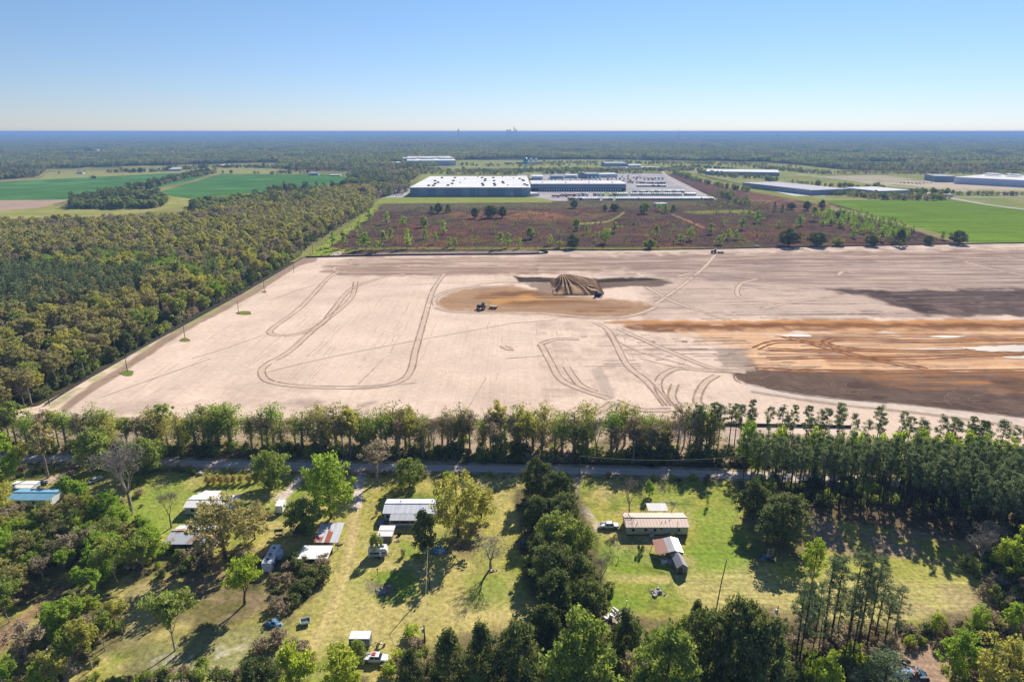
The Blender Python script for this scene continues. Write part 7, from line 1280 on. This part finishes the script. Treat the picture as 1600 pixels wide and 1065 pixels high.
# grill, barrel, satellite dish, posts, playset
def post_thing(name, px, py, h, mt, label, cat, head):
    g = gp(px, py); e = empty(name, g, 0, label, cat); MB().tube([(0, 0, 0), (0, 0, h)], .08, 6).obj('post', M_wood, e); head(e, h)
post_thing('bird_feeder', 966, 877, 1.4, M_wood, 'small white topped post on the left of the right lawn', 'bird feeder', lambda e, h: (MB().box((0, 0, h + .15), (.5, .5, .3), top=(.1, .1)).obj('feeder_roof', M_fr, e)))
post_thing('tree_stump_post', 979, 944, 1.0, M_wood, 'short dark post low on the right lawn', 'post', lambda e, h: MB().box((0, 0, h + .1), (.35, .35, .2)).obj('cap', M_fr, e)); post_thing('garden_post', 590, 897, 1.5, M_wood, 'dark garden post in the green patch below the camper', 'post', lambda e, h: MB().box((0, 0, h + .1), (.4, .3, .25)).obj('cap', M_ty, e))
g = gp(663, 861); e = empty('satellite_dish', g, 0, 'pale blue round dish on the ground left of the blue tarps', 'satellite dish'); MB().tube([(0, 0, .0), (0, 0, .7)], .05, 6).obj('mast', M_vent, e); MB().tube([(0, -.05, .7), (0, -.12, .8), (0, -.3, .95)], [.2, .75, .95], 16, cap=True).obj('dish', mat('pale_blue_plastic', (.5, .65, .72)), e)
g = gp(823, 893); o = MB().tube([(0, 0, 0), (0, 0, .3), (0, 0, .6), (0, 0, 1.0)], [.38, .42, .42, .38], 12).obj('water_barrel', mat('pale_blue_plastic', (.5, .65, .72))); o.location = g; T(o, 'pale blue barrel at the edge of the central hedgerow', 'barrel')
g = gp(1203, 872); e = empty('climbing_frame', g, .1, 'wooden ladder frame in the shade of the huge dark evergreen', 'climbing frame')
for x in (-.8, .8): MB().box((x, 0, 1.7), (.14, .14, 3.4)).obj('upright', mat('pale_timber', (.62, .5, .36)), e)
for k in range(6): MB().box((0, 0, .5 + k * .52), (1.6, .1, .1)).obj('rung', mat('pale_timber', (.62, .5, .36)), e)
MB().add if False else None
g = gp(436, 838); e = empty('swing_seat', g, .1, 'dark canopy swing on the lawn above the white camper', 'swing'); MB().box((0, 0, 2.1), (2.4, 1.3, .1)).obj('canopy', M_ty, e); MB().box((0, 0, .6), (1.9, .6, .15)).obj('seat', M_ty, e)
for x in (-1.1, 1.1): [MB().tube([(x, y, 0), (x, 0, 2.1)], .05, 5).obj('leg', M_vent, e) for y in (-.7, .7)]
g = gp(605, 1041); e = empty('wooden_bench', g, .02, 'dark log bench right of the pickup at the bottom', 'bench'); MB().box((0, 0, .5), (3.2, .9, .25)).obj('seat', M_wood, e); [MB().box((x, 0, .3), (.3, 1.1, .6)).obj('leg', M_ty, e) for x in (-1.6, 1.6)]
g = gp(595, 1010); e = empty('motorbike', g, .3, 'small white and black motorbike right of the box trailer', 'motorbike'); MB().box((0, 0, .8), (1.1, .35, .4), top=(.7, .25)).obj('body', white, e); MB().box((-.5, 0, 1.0), (.8, .3, .15)).obj('saddle', M_ty, e); MB().tube([(.6, -.35, 1.15), (.5, 0, 1.1), (.6, .35, 1.15)], .04, 5).obj('handlebar', M_vent, e); [wheel(e, x, 0, .34, .16) for x in (-.8, .8)]
g = gp(624, 836); o = MB().tube([(0, 0, 0), (0, 0, .35), (0, 0, .9)], [.45, .6, .5], 12).obj('black_kettle', M_ty); o.location = g; T(o, 'black round pot on the lawn right of the garden shed', 'pot')
g = gp(313, 741); o = MB().prism([(-1.0, 0), (1.0, 0), (.8, .8), (0, 1.2), (-.8, .8)], -.7, .7, axis='y').obj('concrete_cover', M_conc); o.location = g; T(o, 'pale round cover left of the plume grass row', 'cover')
HAZE = 1.2e-4
# ------------------------------------------------------------------ haze
hm = bpy.data.materials.new('haze_air'); hm.use_nodes = True; hn = hm.node_tree.nodes; hn.clear()
ho = hn.new('ShaderNodeOutputMaterial'); pv = hn.new('ShaderNodeVolumePrincipled'); pv.inputs['Color'].default_value = (.28, .48, .85, 1); pv.inputs['Density'].default_value = HAZE; pv.inputs['Anisotropy'].default_value = .0
hm.node_tree.links.new(pv.outputs[0], ho.inputs['Volume'])
mb = MB(); mb.box((0, 0, 59), (150000, 150000, 120)); S(mb.obj('haze', hm), 'stuff')

# ------------------------------------------------------------------ labels that tell look-alikes apart by what stands near, then by place
LAND = [(50, 790, 'by the blue roofed home'), (295, 850, 'by the old metal shed'), (330, 800, 'by the white roofed home'), (205, 804, 'by the great grey tree'), (40, 990, 'by the dirt track'), (150, 1000, 'at the lower left corner wood'), (130, 905, 'by the white scraps'), (440, 880, 'by the long camper'), (428, 975, 'by the junk pile'), (664, 1012, 'by the transformer pole'),
 (565, 705, 'across from the concrete driveway'), (640, 705, 'across from the porch home'), (360, 705, 'across from the plume grass'), (200, 705, 'across from the great grey tree'), (60, 705, 'across from the dark van'), (800, 705, 'across from the hedgerow'), (905, 705, 'across from the sand drive'), (1010, 705, 'across from the tan home'), (1110, 705, 'next to the pines'), (470, 705, 'across from the sandy drive'),
 (-60, 700, 'at the left edge'), (500, 1090, 'below the box trailer'), (800, 1090, 'below the open lawn'), (1000, 1050, 'below the rubble'), (1121, 960, 'by the leaning pole'), (1209, 1000, 'by the lamp pole'), (1300, 1020, 'by the small pine stand'), (1420, 1040, 'by the scrap pile'), (1520, 985, 'at the rough lawn end'), (1560, 1080, 'in the bottom right corner'), (1570, 900, 'at the right edge'),
 (1217, 790, 'behind the huge dark evergreen'), (1400, 740, 'at the middle of the plantation'), (1550, 745, 'at the right of the plantation'), (1250, 720, 'at the left of the plantation'), (77, 620, 'by the near corner pole'), (190, 570, 'by the nearest field pole'), (280, 520, 'by the second field pole'), (360, 480, 'by the third field pole'), (20, 600, 'deeper in left of the corner'), (100, 520, 'deep inside behind the nearest pole'), (240, 470, 'deep inside behind the second pole'),
 (620, 370, 'toward the grass strip'), (800, 370, 'below the big warehouse'), (950, 350, 'by the curved grass path'), (1100, 370, 'at the scrub middle'), (1250, 350, 'toward the green crop'), (1350, 365, 'at the green crop corner')]
NTH = ['leftmost', 'second from left', 'third from left', 'fourth from left', 'fifth from left', 'sixth from left', 'seventh from left', 'eighth from left', 'ninth from left', 'tenth from left', 'eleventh from left', 'twelfth from left', 'thirteenth from left', 'fourteenth from left', 'fifteenth from left', 'sixteenth from left', 'seventeenth from left', 'eighteenth from left', 'nineteenth from left', 'twentieth from left']
def same_sets():
    d = {}
    for o in scene.objects:
        if o.get('label') and o.parent is None and o.get('category') is not None: d.setdefault(o['label'], []).append(o)
    return {k: v for k, v in d.items() if len(v) > 1}
def pos(o): a, b = pxa(np.array([o.location.x]), np.array([o.location.y])); return float(a[0]), float(b[0])
for lb, os_ in same_sets().items():
    if len(os_) > 7 and os_[0]['category'] in ('tree', 'shrub') and 'small stand' not in lb and 'row from the lawn' not in lb:
        lb2 = lb
        for a_, b_ in ((' near the front of the big left wood', ' in the left wood'), (' in the belt between road and sand', ' of the road belt'), (' in the loose wood at lower left', ' at lower left'), (' at the foot of the road belt', ' under the road belt'), (' along the lower edge of the rough lawn', ' below the rough lawn'), (' in the thicket at the right edge', ' of the right thicket'), (' in the overgrown clump beside the white sheds', ' by the white sheds'), (' scattered over the reddish scrub', ' on the scrub'), (' of the sparse row beyond the road', ' beyond the road'), (' in the thicket beside the green crop', ' beside the green crop')): lb2 = lb2.replace(a_, b_)
        for o in os_:
            x, y = pos(o); o['label'] = lb2 + ', ' + min(LAND, key=lambda l: math.hypot(l[0] - x, (l[1] - y) * 1.6))[2]
for lb, os_ in same_sets().items():
    n = len(os_); row_ = os_[0]['category'] in ('trailer', 'car') or 'row' in lb
    if n <= 40:
        os_.sort(key=lambda o: pos(o)[0])
        for i, o in enumerate(os_):
            w = NTH[i] if i < (n + 1) // 2 else NTH[n - 1 - i].replace('leftmost', 'rightmost').replace('left', 'right')
            new = f'{lb}, {w}'
            if len(new.replace(',', ' ').split()) <= 16: o['label'] = new
            else:
                short = lb.replace(' near the front of the big left wood', ' in the left wood').replace(' in the belt between road and sand', ' of the road belt').replace(' in the loose wood at lower left', ' at lower left').replace(' at the foot of the road belt', ' under the road belt').replace(' along the lower edge of the rough lawn', ' below the rough lawn').replace(' in the thicket at the right edge', ' of the right thicket').replace('in the overgrown clump beside the white sheds', 'by the white sheds'); o['label'] = ' '.join(f'{short}, {w}'.split()[:16])
